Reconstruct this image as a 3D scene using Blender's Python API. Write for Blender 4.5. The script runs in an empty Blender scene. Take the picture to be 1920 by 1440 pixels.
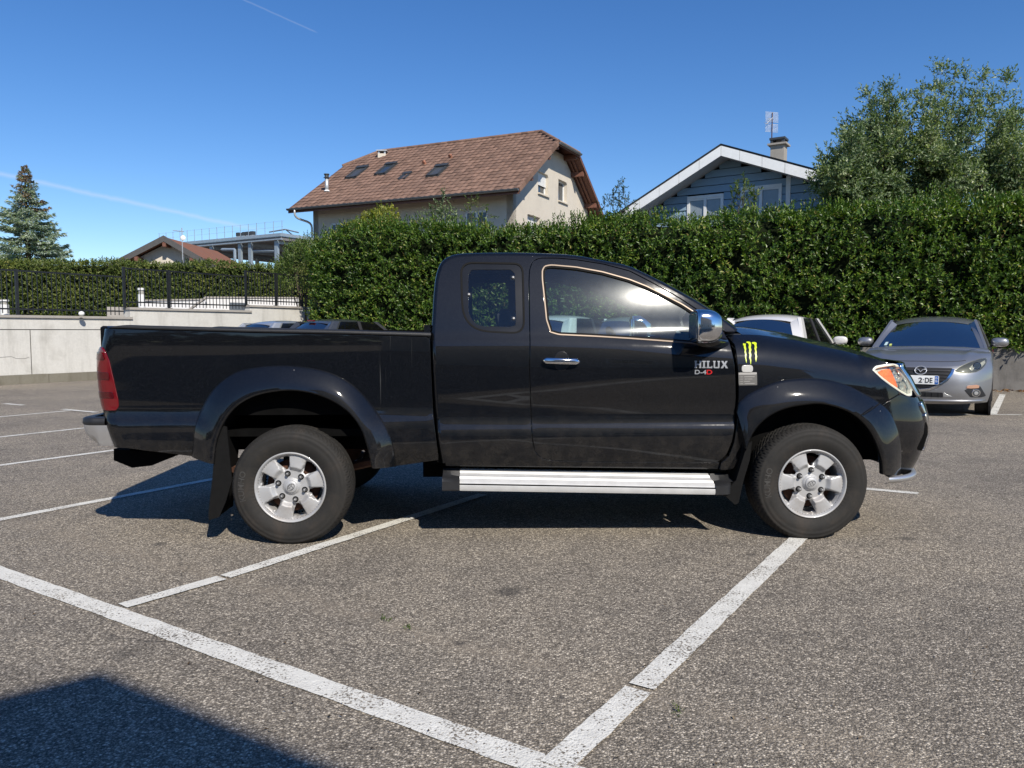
import bpy, math, random
import numpy as np
from mathutils import Vector, Matrix, geometry
from mathutils.bvhtree import BVHTree

random.seed(7)
RNG = np.random.default_rng(7)
SC = bpy.context.scene
COL = SC.collection
R = math.radians

# ------------------------------------------------------------------ camera
F = 1443.0                       # focal length in pixels of a 1920 wide frame
CAMH = 1.25
PITCH = math.atan(100.0 / F)
CP, SP = math.cos(PITCH), math.sin(PITCH)
cam_data = bpy.data.cameras.new('camera')
cam_data.sensor_width = 36.0
cam_data.lens = F / 1920.0 * 36.0
cam_data.clip_start = 0.05
cam_data.clip_end = 6000.0
cam = bpy.data.objects.new('camera', cam_data)
COL.objects.link(cam)
cam.location = (0, 0, CAMH)
cam.rotation_euler = (math.pi / 2 - PITCH, 0, 0)
SC.camera = cam

# ------------------------------------------------------------------ light
SUN = np.array([0.50, -1.05, 1.0]); SUN = SUN / np.linalg.norm(SUN)   # towards the sun
ELEV = math.asin(SUN[2])
AZ = math.atan2(SUN[0], SUN[1])           # clockwise from +Y
SC.view_settings.view_transform = 'Standard'
SC.view_settings.look = 'None'
SC.view_settings.exposure = 0.22
SC.view_settings.gamma = 1.0
SC.view_settings.use_curve_mapping = False

sun_data = bpy.data.lights.new('sun', 'SUN')
sun_data.energy = 5.0
sun_data.angle = R(0.53)
sun_data.color = (1.0, 0.93, 0.825)
sun = bpy.data.objects.new('sun', sun_data)
COL.objects.link(sun)
sun.location = (10, -20, 40)
sun.rotation_euler = Vector(tuple(-SUN)).to_track_quat('-Z', 'Y').to_euler()

world = bpy.data.worlds.new('World')
SC.world = world
world.use_nodes = True
wt = world.node_tree
wt.nodes.clear()
w_out = wt.nodes.new('ShaderNodeOutputWorld')
w_bg = wt.nodes.new('ShaderNodeBackground')
w_sky = wt.nodes.new('ShaderNodeTexSky')
w_sky.sky_type = 'NISHITA'
w_sky.sun_disc = False
w_sky.sun_elevation = ELEV
w_sky.sun_rotation = AZ
w_sky.altitude = 400.0
w_sky.air_density = 1.0
w_sky.dust_density = 0.0
w_sky.ozone_density = 4.0
w_bg.inputs['Strength'].default_value = 0.115
wt.links.new(w_bg.outputs[0], w_out.inputs[0])


def ray(px, py):
    v = (py - 720.0) / F
    return np.array([(px - 960.0) / F, CP - v * SP, -(SP + v * CP)])


def contrail(color_socket, a, b, width, strength, fade):
    """a vapour trail far up in the sky: a soft band along the great circle from direction a to direction b"""
    N, L = wt.nodes, wt.links
    da, db = ray(*a), ray(*b)
    da /= np.linalg.norm(da); db /= np.linalg.norm(db)
    n = np.cross(da, db); n /= np.linalg.norm(n)
    t = np.cross(n, da)
    span = math.atan2(np.dot(db, t), np.dot(db, da))
    tc = N.new('ShaderNodeTexCoord')
    nz = N.new('ShaderNodeTexNoise'); nz.inputs['Scale'].default_value = 60; nz.inputs['Detail'].default_value = 4
    L.new(tc.outputs['Generated'], nz.inputs['Vector'])

    def dot(vec):
        d = N.new('ShaderNodeVectorMath'); d.operation = 'DOT_PRODUCT'
        L.new(tc.outputs['Generated'], d.inputs[0]); d.inputs[1].default_value = tuple(vec)
        return d.outputs['Value']

    def m(op, x, y=None, z=None):
        q = N.new('ShaderNodeMath'); q.operation = op
        for i, s in enumerate((x, y, z)):
            if s is None:
                continue
            if isinstance(s, (int, float)):
                q.inputs[i].default_value = s
            else:
                L.new(s, q.inputs[i])
        return q.outputs[0]
    off = m('MULTIPLY', m('SUBTRACT', nz.outputs['Fac'], 0.5), width * 1.1)
    d = m('ABSOLUTE', m('ADD', dot(n), off))
    band = m('SUBTRACT', 1.0, m('SMOOTH_MIN', m('DIVIDE', d, width), 1.0, 0.3))
    band = m('MAXIMUM', band, 0.0)
    ang = m('ARCTAN2', dot(t), dot(da))
    mr = N.new('ShaderNodeMapRange'); mr.interpolation_type = 'SMOOTHSTEP'
    L.new(ang, mr.inputs['Value'])
    mr.inputs['From Min'].default_value = span + fade; mr.inputs['From Max'].default_value = span - fade
    mr2 = N.new('ShaderNodeMapRange'); mr2.interpolation_type = 'SMOOTHSTEP'
    L.new(ang, mr2.inputs['Value'])
    mr2.inputs['From Min'].default_value = -0.5 - fade; mr2.inputs['From Max'].default_value = -0.5 + fade
    fac = m('MULTIPLY', m('MULTIPLY', m('MULTIPLY', band, mr.outputs[0]), mr2.outputs[0]), strength)
    mx = N.new('ShaderNodeMixRGB')
    L.new(fac, mx.inputs['Fac']); L.new(color_socket, mx.inputs['Color1'])
    mx.inputs['Color2'].default_value = (5.6, 6.0, 6.6, 1)
    return mx.outputs[0]


hs = wt.nodes.new('ShaderNodeHueSaturation')
hs.inputs['Saturation'].default_value = 1.24
hs.inputs['Hue'].default_value = 0.508
wt.links.new(w_sky.outputs[0], hs.inputs['Color'])
sk = contrail(hs.outputs[0], (0, 326), (470, 428), 0.0036, 0.30, 0.03)
sk = contrail(sk, (440, -8), (592, 60), 0.0013, 0.13, 0.004)
wt.links.new(sk, w_bg.inputs['Color'])


# ------------------------------------------------------------------ helpers: pixels to places
def ground(px, py, z=0.0):
    d = ray(px, py)
    t = (z - CAMH) / d[2]
    return np.array([0, 0, CAMH]) + t * d


def at(px, py, Y):
    d = ray(px, py)
    return np.array([0, 0, CAMH]) + d * (Y / d[1])


def proj(P):
    P = np.asarray(P, float)
    x, y, z = P[..., 0], P[..., 1], P[..., 2] - CAMH
    dep = y * CP - z * SP
    up = y * SP + z * CP
    return np.stack([960 + F * x / dep, 720 - F * up / dep], -1)


# ------------------------------------------------------------------ helpers: materials
class NT:
    def __init__(s, name):
        s.mat = bpy.data.materials.new(name); s.mat.use_nodes = True
        s.t = s.mat.node_tree; s.t.nodes.clear()
        s.out = s.t.nodes.new('ShaderNodeOutputMaterial')

    def n(s, typ, **kw):
        q = s.t.nodes.new(typ)
        for k, v in kw.items():
            if k.startswith('_'):
                setattr(q, k[1:], v)
            else:
                key = k.replace('__', ' ')
                if key.isdigit():
                    key = int(key)
                s.set(q.inputs[key], v)
        return q

    def set(s, inp, v):
        if hasattr(v, 'is_output') or isinstance(v, bpy.types.NodeSocket):
            s.t.links.new(v, inp)
        else:
            inp.default_value = v

    def math(s, op, a, b=0.0, clamp=False):
        q = s.t.nodes.new('ShaderNodeMath'); q.operation = op; q.use_clamp = clamp
        s.set(q.inputs[0], a); s.set(q.inputs[1], b)
        return q.outputs[0]

    def ramp(s, fac, stops, interp='LINEAR'):
        q = s.t.nodes.new('ShaderNodeValToRGB'); q.color_ramp.interpolation = interp
        e = q.color_ramp.elements
        while len(e) < len(stops):
            e.new(0.5)
        for i, (p, c) in enumerate(stops):
            e[i].position = p
            e[i].color = c if len(c) == 4 else (*c, 1)
        s.set(q.inputs[0], fac)
        return q.outputs[0]

    def mix(s, fac, a, b, blend='MIX'):
        q = s.t.nodes.new('ShaderNodeMixRGB'); q.blend_type = blend
        s.set(q.inputs[0], fac)
        s.set(q.inputs[1], a if not isinstance(a, tuple) else (*a[:3], 1)); s.set(q.inputs[2], b if not isinstance(b, tuple) else (*b[:3], 1))
        return q.outputs[0]

    def obj(s):
        return s.n('ShaderNodeTexCoord').outputs['Object']

    def noise(s, scale, detail=4, rough=0.55, vec=None, out='Fac', dist=0.0):
        q = s.n('ShaderNodeTexNoise', Scale=scale, Detail=detail, Roughness=rough, Distortion=dist)
        s.set(q.inputs['Vector'], vec if vec is not None else s.obj())
        return q.outputs[out]

    def scaled(s, sx, sy, sz, vec=None):
        q = s.n('ShaderNodeMapping'); q.inputs['Scale'].default_value = (sx, sy, sz)
        s.set(q.inputs['Vector'], vec if vec is not None else s.obj())
        return q.outputs[0]

    def bump(s, h, strength=0.3, dist=0.01):
        return s.n('ShaderNodeBump', Height=h, Strength=strength, Distance=dist).outputs[0]

    def surf(s, sh):
        s.t.links.new(sh, s.out.inputs['Surface']); return s.mat

    def pbsdf(s, **kw):
        q = s.n('ShaderNodeBsdfPrincipled')
        for k, v in kw.items():
            s.set(q.inputs[k.replace('__', ' ')], v if not (isinstance(v, tuple) and len(v) == 3) else (*v, 1))
        return q.outputs[0]


MATS = {}


def mat(name, col, rough=0.5, metal=0.0, var=0.12, vscale=6.0, bump=0.0, bscale=40.0, coat=0.0, spec=0.5, dirt=None, dscale=2.5):
    if name in MATS:
        return MATS[name]
    t = NT(name)
    c = tuple(col)
    n = t.noise(vscale, 5, 0.6)
    lo = tuple(x * (1 - var) for x in c); hi = tuple(min(1, x * (1 + var)) for x in c)
    cc = t.ramp(n, [(0.3, lo), (0.7, hi)])
    if dirt:
        d = t.noise(dscale, 6, 0.65)
        cc = t.mix(t.ramp(d, [(0.48, (0, 0, 0)), (0.72, (1, 1, 1))]), cc, dirt)
    kw = dict(Base__Color=cc, Roughness=t.math('ADD', rough - 0.05, t.math('MULTIPLY', n, 0.1), True), Metallic=metal,
              Coat__Weight=coat, Coat__Roughness=0.06, Specular__IOR__Level=spec)
    if bump:
        kw['Normal'] = t.bump(t.noise(bscale, 4, 0.6), bump, 0.01)
    MATS[name] = t.surf(t.pbsdf(**kw))
    return MATS[name]


# ------------------------------------------------------------------ helpers: meshes
def mesh(name, V, Fc, material=None, parent=None, smooth=False, normals=None, mats=None, fmat=None, loc=None):
    me = bpy.data.meshes.new(name)
    V = np.asarray(V, float).reshape(-1, 3)
    me.from_pydata(V.tolist(), [], [list(map(int, f)) for f in Fc])
    if mats:
        for m_ in mats:
            me.materials.append(m_)
        if fmat is not None:
            me.polygons.foreach_set('material_index', np.asarray(fmat, np.int32))
    elif material:
        me.materials.append(material)
    if smooth or normals is not None:
        me.polygons.foreach_set('use_smooth', np.ones(len(me.polygons), bool))
    me.update()
    if normals is not None:
        me.normals_split_custom_set_from_vertices(np.asarray(normals, float).tolist())
    o = bpy.data.objects.new(name, me)
    COL.objects.link(o)
    if parent is not None:
        o.parent = parent
    if loc is not None:
        o.location = loc
    return o


def mesh_np(name, V, faces4, material=None, parent=None, smooth=False, mats=None, fmat=None):
    """fast mesh from numpy arrays: V (n,3), faces (m,k) with one k"""
    me = bpy.data.meshes.new(name)
    V = np.asarray(V, np.float32); faces4 = np.asarray(faces4, np.int32)
    m_, k = faces4.shape
    me.vertices.add(len(V)); me.vertices.foreach_set('co', V.ravel())
    me.loops.add(m_ * k); me.loops.foreach_set('vertex_index', faces4.ravel())
    me.polygons.add(m_)
    me.polygons.foreach_set('loop_start', np.arange(0, m_ * k, k, dtype=np.int32))
    if mats:
        for q in mats:
            me.materials.append(q)
        me.polygons.foreach_set('material_index', np.asarray(fmat, np.int32))
    elif material:
        me.materials.append(material)
    if smooth:
        me.polygons.foreach_set('use_smooth', np.ones(m_, bool))
    me.update(calc_edges=True)
    o = bpy.data.objects.new(name, me)
    COL.objects.link(o)
    if parent is not None:
        o.parent = parent
    return o


def tag(o, label=None, cat=None, group=None, kind=None):
    if label: o['label'] = label
    if cat: o['category'] = cat
    if group: o['group'] = group
    if kind: o['kind'] = kind
    return o


def empty(name, loc=(0, 0, 0), rz=0.0, parent=None):
    o = bpy.data.objects.new(name, None)
    o.empty_display_size = 0.2
    COL.objects.link(o)
    o.location = tuple(loc); o.rotation_euler = (0, 0, rz)
    if parent is not None:
        o.parent = parent
    return o


class MB:
    """collects shapes that end up as ONE mesh object"""
    def __init__(s):
        s.V = []; s.F = []; s.n = 0

    def add(s, V, Fc):
        V = [tuple(map(float, v)) for v in V]
        s.V += V
        s.F += [tuple(int(i) + s.n for i in f) for f in Fc]
        s.n += len(V)
        return s

    def box(s, a, b, M=None, bevel=0.0):
        x0, y0, z0 = a; x1, y1, z1 = b
        if bevel <= 0:
            V = [(x0, y0, z0), (x1, y0, z0), (x1, y1, z0), (x0, y1, z0), (x0, y0, z1), (x1, y0, z1), (x1, y1, z1), (x0, y1, z1)]
            Fc = [(0, 3, 2, 1), (4, 5, 6, 7), (0, 1, 5, 4), (1, 2, 6, 5), (2, 3, 7, 6), (3, 0, 4, 7)]
        else:
            e = bevel
            V = []
            for z, i in ((z0, e), (z0 + e, 0), (z1 - e, 0), (z1, e)):
                V += [(x0 + i + e * (i == 0) * 0, y0 + i, z), (x1 - i, y0 + i, z), (x1 - i, y1 - i, z), (x0 + i, y1 - i, z)]
            Fc = [(3, 2, 1, 0), (12, 13, 14, 15)]
            for k in range(3):
                for j in range(4):
                    Fc.append((k * 4 + j, k * 4 + (j + 1) % 4, k * 4 + 4 + (j + 1) % 4, k * 4 + 4 + j))
        if M is not None:
            V = [tuple(M @ Vector(v)) for v in V]
        return s.add(V, Fc)

    def hexa(s, P):
        """8 corners: bottom 4 then top 4, same winding"""
        return s.add(P, [(0, 3, 2, 1), (4, 5, 6, 7), (0, 1, 5, 4), (1, 2, 6, 5), (2, 3, 7, 6), (3, 0, 4, 7)])

    def tube(s, pts, r, n=8, caps=True):
        pts = [np.asarray(p, float) for p in pts]
        rr = r if hasattr(r, '__len__') else [r] * len(pts)
        rings = []
        prev = None
        for i, p in enumerate(pts):
            d = pts[min(i + 1, len(pts) - 1)] - pts[max(i - 1, 0)]
            d = d / (np.linalg.norm(d) + 1e-12)
            a = np.array([0, 0, 1.0]) if abs(d[2]) < 0.95 else np.array([1.0, 0, 0])
            if prev is not None:
                a = prev
            u = a - d * np.dot(a, d); u /= (np.linalg.norm(u) + 1e-12)
            prev = u
            w = np.cross(d, u)
            rings.append([p + rr[i] * (math.cos(2 * math.pi * k / n) * u + math.sin(2 * math.pi * k / n) * w) for k in range(n)])
        V = [v for ring in rings for v in ring]
        Fc = []
        for i in range(len(pts) - 1):
            for k in range(n):
                Fc.append((i * n + k, i * n + (k + 1) % n, (i + 1) * n + (k + 1) % n, (i + 1) * n + k))
        if caps:
            Fc.append(tuple(range(n - 1, -1, -1))); Fc.append(tuple((len(pts) - 1) * n + k for k in range(n)))
        return s.add(V, Fc)

    def grid(s, G, close_u=False, close_v=False, flip=False):
        """G (nu,nv,3)"""
        G = np.asarray(G, float); nu, nv = G.shape[:2]
        Fc = []
        for i in range(nu if close_u else nu - 1):
            for j in range(nv if close_v else nv - 1):
                a, b, c, d = i * nv + j, ((i + 1) % nu) * nv + j, ((i + 1) % nu) * nv + (j + 1) % nv, i * nv + (j + 1) % nv
                Fc.append((a, d, c, b) if flip else (a, b, c, d))
        return s.add(G.reshape(-1, 3), Fc)

    def prism(s, poly, h0, h1, frame=None):
        """polygon (x,y) list extruded from h0 to h1 along local z; frame(x,y,z)->3D"""
        f = frame or (lambda x, y, z: (x, y, z))
        n = len(poly)
        V = [f(x, y, h0) for x, y in poly] + [f(x, y, h1) for x, y in poly]
        Fc = [tuple(range(n - 1, -1, -1)), tuple(range(n, 2 * n))] + [(i, (i + 1) % n, n + (i + 1) % n, n + i) for i in range(n)]
        return s.add(V, Fc)

    def build(s, name, material, parent=None, smooth=False, loc=None, auto=None):
        o = mesh(name, s.V, s.F, material, parent, smooth, loc=loc)
        if auto is not None:
            o.data.polygons.foreach_set('use_smooth', np.ones(len(o.data.polygons), bool))
            o.data.set_sharp_from_angle(angle=R(auto))
        return o


def lathe(profile, n, axis='y'):
    """profile of (y, r) around the y axis -> grid n x len"""
    G = np.zeros((n, len(profile), 3))
    for i in range(n):
        a = 2 * math.pi * i / n
        for j, (y, r) in enumerate(profile):
            G[i, j] = (r * math.cos(a), y, r * math.sin(a))
    return G


def spline(xs, ys):
    """smooth monotone-ish cubic through the points"""
    xs = np.asarray(xs, float); ys = np.asarray(ys, float)
    h = np.diff(xs); dl = np.diff(ys) / h
    m_ = np.zeros(len(xs))
    m_[0], m_[-1] = dl[0], dl[-1]
    for i in range(1, len(xs) - 1):
        m_[i] = (dl[i - 1] * h[i] + dl[i] * h[i - 1]) / (h[i] + h[i - 1])

    def f(x):
        x = np.asarray(x, float)
        i = np.clip(np.searchsorted(xs, x) - 1, 0, len(xs) - 2)
        t = np.clip((x - xs[i]) / h[i], -0.5, 1.5)
        t2, t3 = t * t, t * t * t
        return (2 * t3 - 3 * t2 + 1) * ys[i] + (t3 - 2 * t2 + t) * h[i] * m_[i] + (-2 * t3 + 3 * t2) * ys[i + 1] + (t3 - t2) * h[i] * m_[i + 1]
    return f


def resample(P, n=None, step=None, closed=False):
    P = np.asarray(P, float)
    if closed:
        P = np.vstack([P, P[:1]])
    s_ = np.concatenate([[0], np.cumsum(np.linalg.norm(np.diff(P, axis=0), axis=1))])
    if n is None:
        n = max(2, int(round(s_[-1] / step)) + 1)
    t = np.linspace(0, s_[-1], n)
    out = np.stack([np.interp(t, s_, P[:, k]) for k in range(P.shape[1])], 1)
    return out[:-1] if closed else out


def smooth_curve(P, n, it=None):
    """Catmull-Rom through traced points, resampled to n"""
    P = np.asarray(P, float)
    s_ = np.concatenate([[0], np.cumsum(np.linalg.norm(np.diff(P, axis=0), axis=1))])
    t = np.linspace(0, s_[-1], n)
    return np.stack([spline(s_, P[:, k])(t) for k in range(P.shape[1])], 1)


def round_poly(P, r, n=5):
    """rounds each corner of a closed polygon by radius r (number or list)"""
    P = [np.asarray(p, float) for p in P]
    out = []
    for i, p in enumerate(P):
        rr = r[i] if hasattr(r, '__len__') else r
        a, b = P[i - 1] - p, P[(i + 1) % len(P)] - p
        la, lb = np.linalg.norm(a), np.linalg.norm(b)
        k = min(rr, la * 0.48, lb * 0.48)
        if k < 1e-6:
            out.append(p); continue
        q0, q1 = p + a / la * k, p + b / lb * k
        for t in np.linspace(0, 1, n):
            out.append((1 - t) ** 2 * q0 + 2 * t * (1 - t) * p + t * t * q1)
    return np.array(out)


def in_poly(P, poly):
    x, y = P[:, 0], P[:, 1]
    ins = np.zeros(len(P), bool)
    q = np.asarray(poly)
    j = len(q) - 1
    for i in range(len(q)):
        xi, yi, xj, yj = q[i, 0], q[i, 1], q[j, 0], q[j, 1]
        c = ((yi > y) != (yj > y)) & (x < (xj - xi) * (y - yi) / (yj - yi + 1e-15) + xi)
        ins ^= c
        j = i
    return ins


def seg_dist(P, poly):
    q = np.asarray(poly); d = np.full(len(P), 1e9)
    for i in range(len(q)):
        a, b = q[i - 1], q[i]
        ab = b - a; L2 = (ab ** 2).sum() + 1e-15
        t = np.clip(((P - a) @ ab) / L2, 0, 1)
        d = np.minimum(d, np.linalg.norm(P - (a + t[:, None] * ab), axis=1))
    return d


def fill2d(outer, holes=(), res=0.03, step=None):
    """triangulates a polygon with holes, with a grid of inner points. returns pts (n,2), tris, boundary loops (index lists)"""
    step = step or res
    _o = np.asarray(outer, float)
    step = min(step, np.linalg.norm(np.roll(_o, -1, 0) - _o, axis=1).sum() / 24)
    loops = [resample(outer, step=step, closed=True)] + [resample(h, step=step, closed=True) for h in holes]
    a = loops[0]
    if np.sum(a[:, 0] * np.roll(a[:, 1], -1) - np.roll(a[:, 0], -1) * a[:, 1]) < 0:
        loops[0] = a[::-1].copy()
    for k in range(1, len(loops)):
        a = loops[k]
        if np.sum(a[:, 0] * np.roll(a[:, 1], -1) - np.roll(a[:, 0], -1) * a[:, 1]) > 0:
            loops[k] = a[::-1].copy()
    mn, mx = loops[0].min(0), loops[0].max(0)
    gx = np.arange(mn[0] + res * 0.5, mx[0], res); gy = np.arange(mn[1] + res * 0.43, mx[1], res)
    if len(gx) and len(gy):
        g = np.stack(np.meshgrid(gx, gy), -1).reshape(-1, 2)
        k = in_poly(g, loops[0])
        for h in loops[1:]:
            k &= ~in_poly(g, h)
        g = g[k]
        for h in loops:
            if len(g):
                g = g[seg_dist(g, h) > res * 0.5]
    else:
        g = np.zeros((0, 2))
    pts = np.vstack(loops + [g])
    edges, idx, o = [], [], 0
    for L in loops:
        n = len(L)
        idx.append(list(range(o, o + n)))
        edges += [(o + i, o + (i + 1) % n) for i in range(n)]
        o += n
    r = geometry.delaunay_2d_cdt([Vector(p) for p in pts], edges, [], 0, 1e-7)
    v = np.array([tuple(q) for q in r[0]]); tris = [f for f in r[2] if len(f) == 3]
    T3 = np.array(tris)
    c = v[T3].mean(1)
    k = in_poly(c, loops[0])
    for h in loops[1:]:
        k &= ~in_poly(c, h)
    T3 = T3[k]
    A = v[T3]
    cr = (A[:, 1, 0] - A[:, 0, 0]) * (A[:, 2, 1] - A[:, 0, 1]) - (A[:, 1, 1] - A[:, 0, 1]) * (A[:, 2, 0] - A[:, 0, 0])
    T3[cr < 0] = T3[cr < 0][:, ::-1]
    if len(v) != len(pts):          # merged points: map the loops again
        mp = {}
        for new, olds in enumerate(r[3]):
            for q in olds:
                mp[q] = new
        idx = [[mp.get(i, i) for i in L] for L in idx]
    return v, T3, idx


def nrm(S, u, v, e=1e-4):
    du = S(u + e, v) - S(u - e, v); dv = S(u, v + e) - S(u, v - e)
    n = np.cross(du, dv)
    return n / (np.linalg.norm(n, axis=-1, keepdims=True) + 1e-15)


def panel(name, S, outer, holes=(), material=None, parent=None, res=0.035, step=None, off=0.0, thick=0.012, bev=0.003, mirror=None, crown=0.0, crown_w=0.02):
    """a sheet panel on the surface S(u,v): skin with exact normals, a small rounded edge and a turned-in rim. mirror = plane position (y -> mirror-y)"""
    uv, tri, loops = fill2d(outer, holes, res, step)
    u, v = uv[:, 0], uv[:, 1]
    n = nrm(S, u, v)
    o_ = np.full(len(uv), off)
    if crown:
        d = np.full(len(uv), 1e9)
        for L in loops:
            d = np.minimum(d, seg_dist(uv, uv[L]))
        o_ = o_ + crown * (1 - np.exp(-d / crown_w))
    P = S(u, v) + n * o_[:, None]
    V = [P]; N = [n]; Fc = [tuple(t) for t in tri]; base = len(P)
    for L in loops:
        L = np.array(L); m_ = len(L)
        p, nn = P[L], n[L]
        t = np.roll(p, -1, 0) - np.roll(p, 1, 0)
        t /= (np.linalg.norm(t, axis=1, keepdims=True) + 1e-12)
        out = np.cross(t, nn); out /= (np.linalg.norm(out, axis=1, keepdims=True) + 1e-12)
        rings = [(p, nn), (p + out * bev * 0.7 - nn * bev * 0.3, (nn + out)), (p + out * bev - nn * bev, out), (p + out * bev - nn * (thick + bev), out)]
        for q, w in rings:
            w = w / (np.linalg.norm(w, axis=1, keepdims=True) + 1e-12)
            V.append(q); N.append(w)
        for k in range(3):
            a, b = base + k * m_, base + (k + 1) * m_
            for i in range(m_):
                j = (i + 1) % m_
                Fc.append((a + i, b + i, b + j, a + j))
        base += 4 * m_
    V = np.vstack(V); N = np.vstack(N)
    o = mesh(name, V, Fc, material, parent, normals=N)
    if mirror is not None:
        V2 = V.copy(); V2[:, 1] = mirror - V2[:, 1]
        N2 = N.copy(); N2[:, 1] *= -1
        o2 = mesh(name, V2, [f[::-1] for f in Fc], material, parent, normals=N2)
        return o, o2
    return o


_text_cache = {}


def text_geo(body, bold=False):
    """letters as 2D geometry: (verts (n,2), faces), height of capitals = 1, left at 0"""
    if body in _text_cache:
        return _text_cache[body]
    cu = bpy.data.curves.new('lettering', 'FONT')
    cu.body = body
    cu.fill_mode = 'FRONT'
    if bold:
        cu.offset = 0.02
    ob = bpy.data.objects.new('lettering', cu)
    me = bpy.data.meshes.new_from_object(ob)
    V = np.array([v.co[:2] for v in me.vertices]); Fc = [tuple(p.vertices) for p in me.polygons]
    bpy.data.objects.remove(ob); bpy.data.curves.remove(cu); bpy.data.meshes.remove(me)
    V[:, 0] -= V[:, 0].min(); V[:, 1] -= V[:, 1].min(); V /= V[:, 1].max()
    _text_cache[body] = (V, Fc)
    return V, Fc


def copy_tree(o, parent=None):
    c = o.copy(); COL.objects.link(c); c.parent = parent
    for ch in o.children:
        copy_tree(ch, c)
    return c

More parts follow.
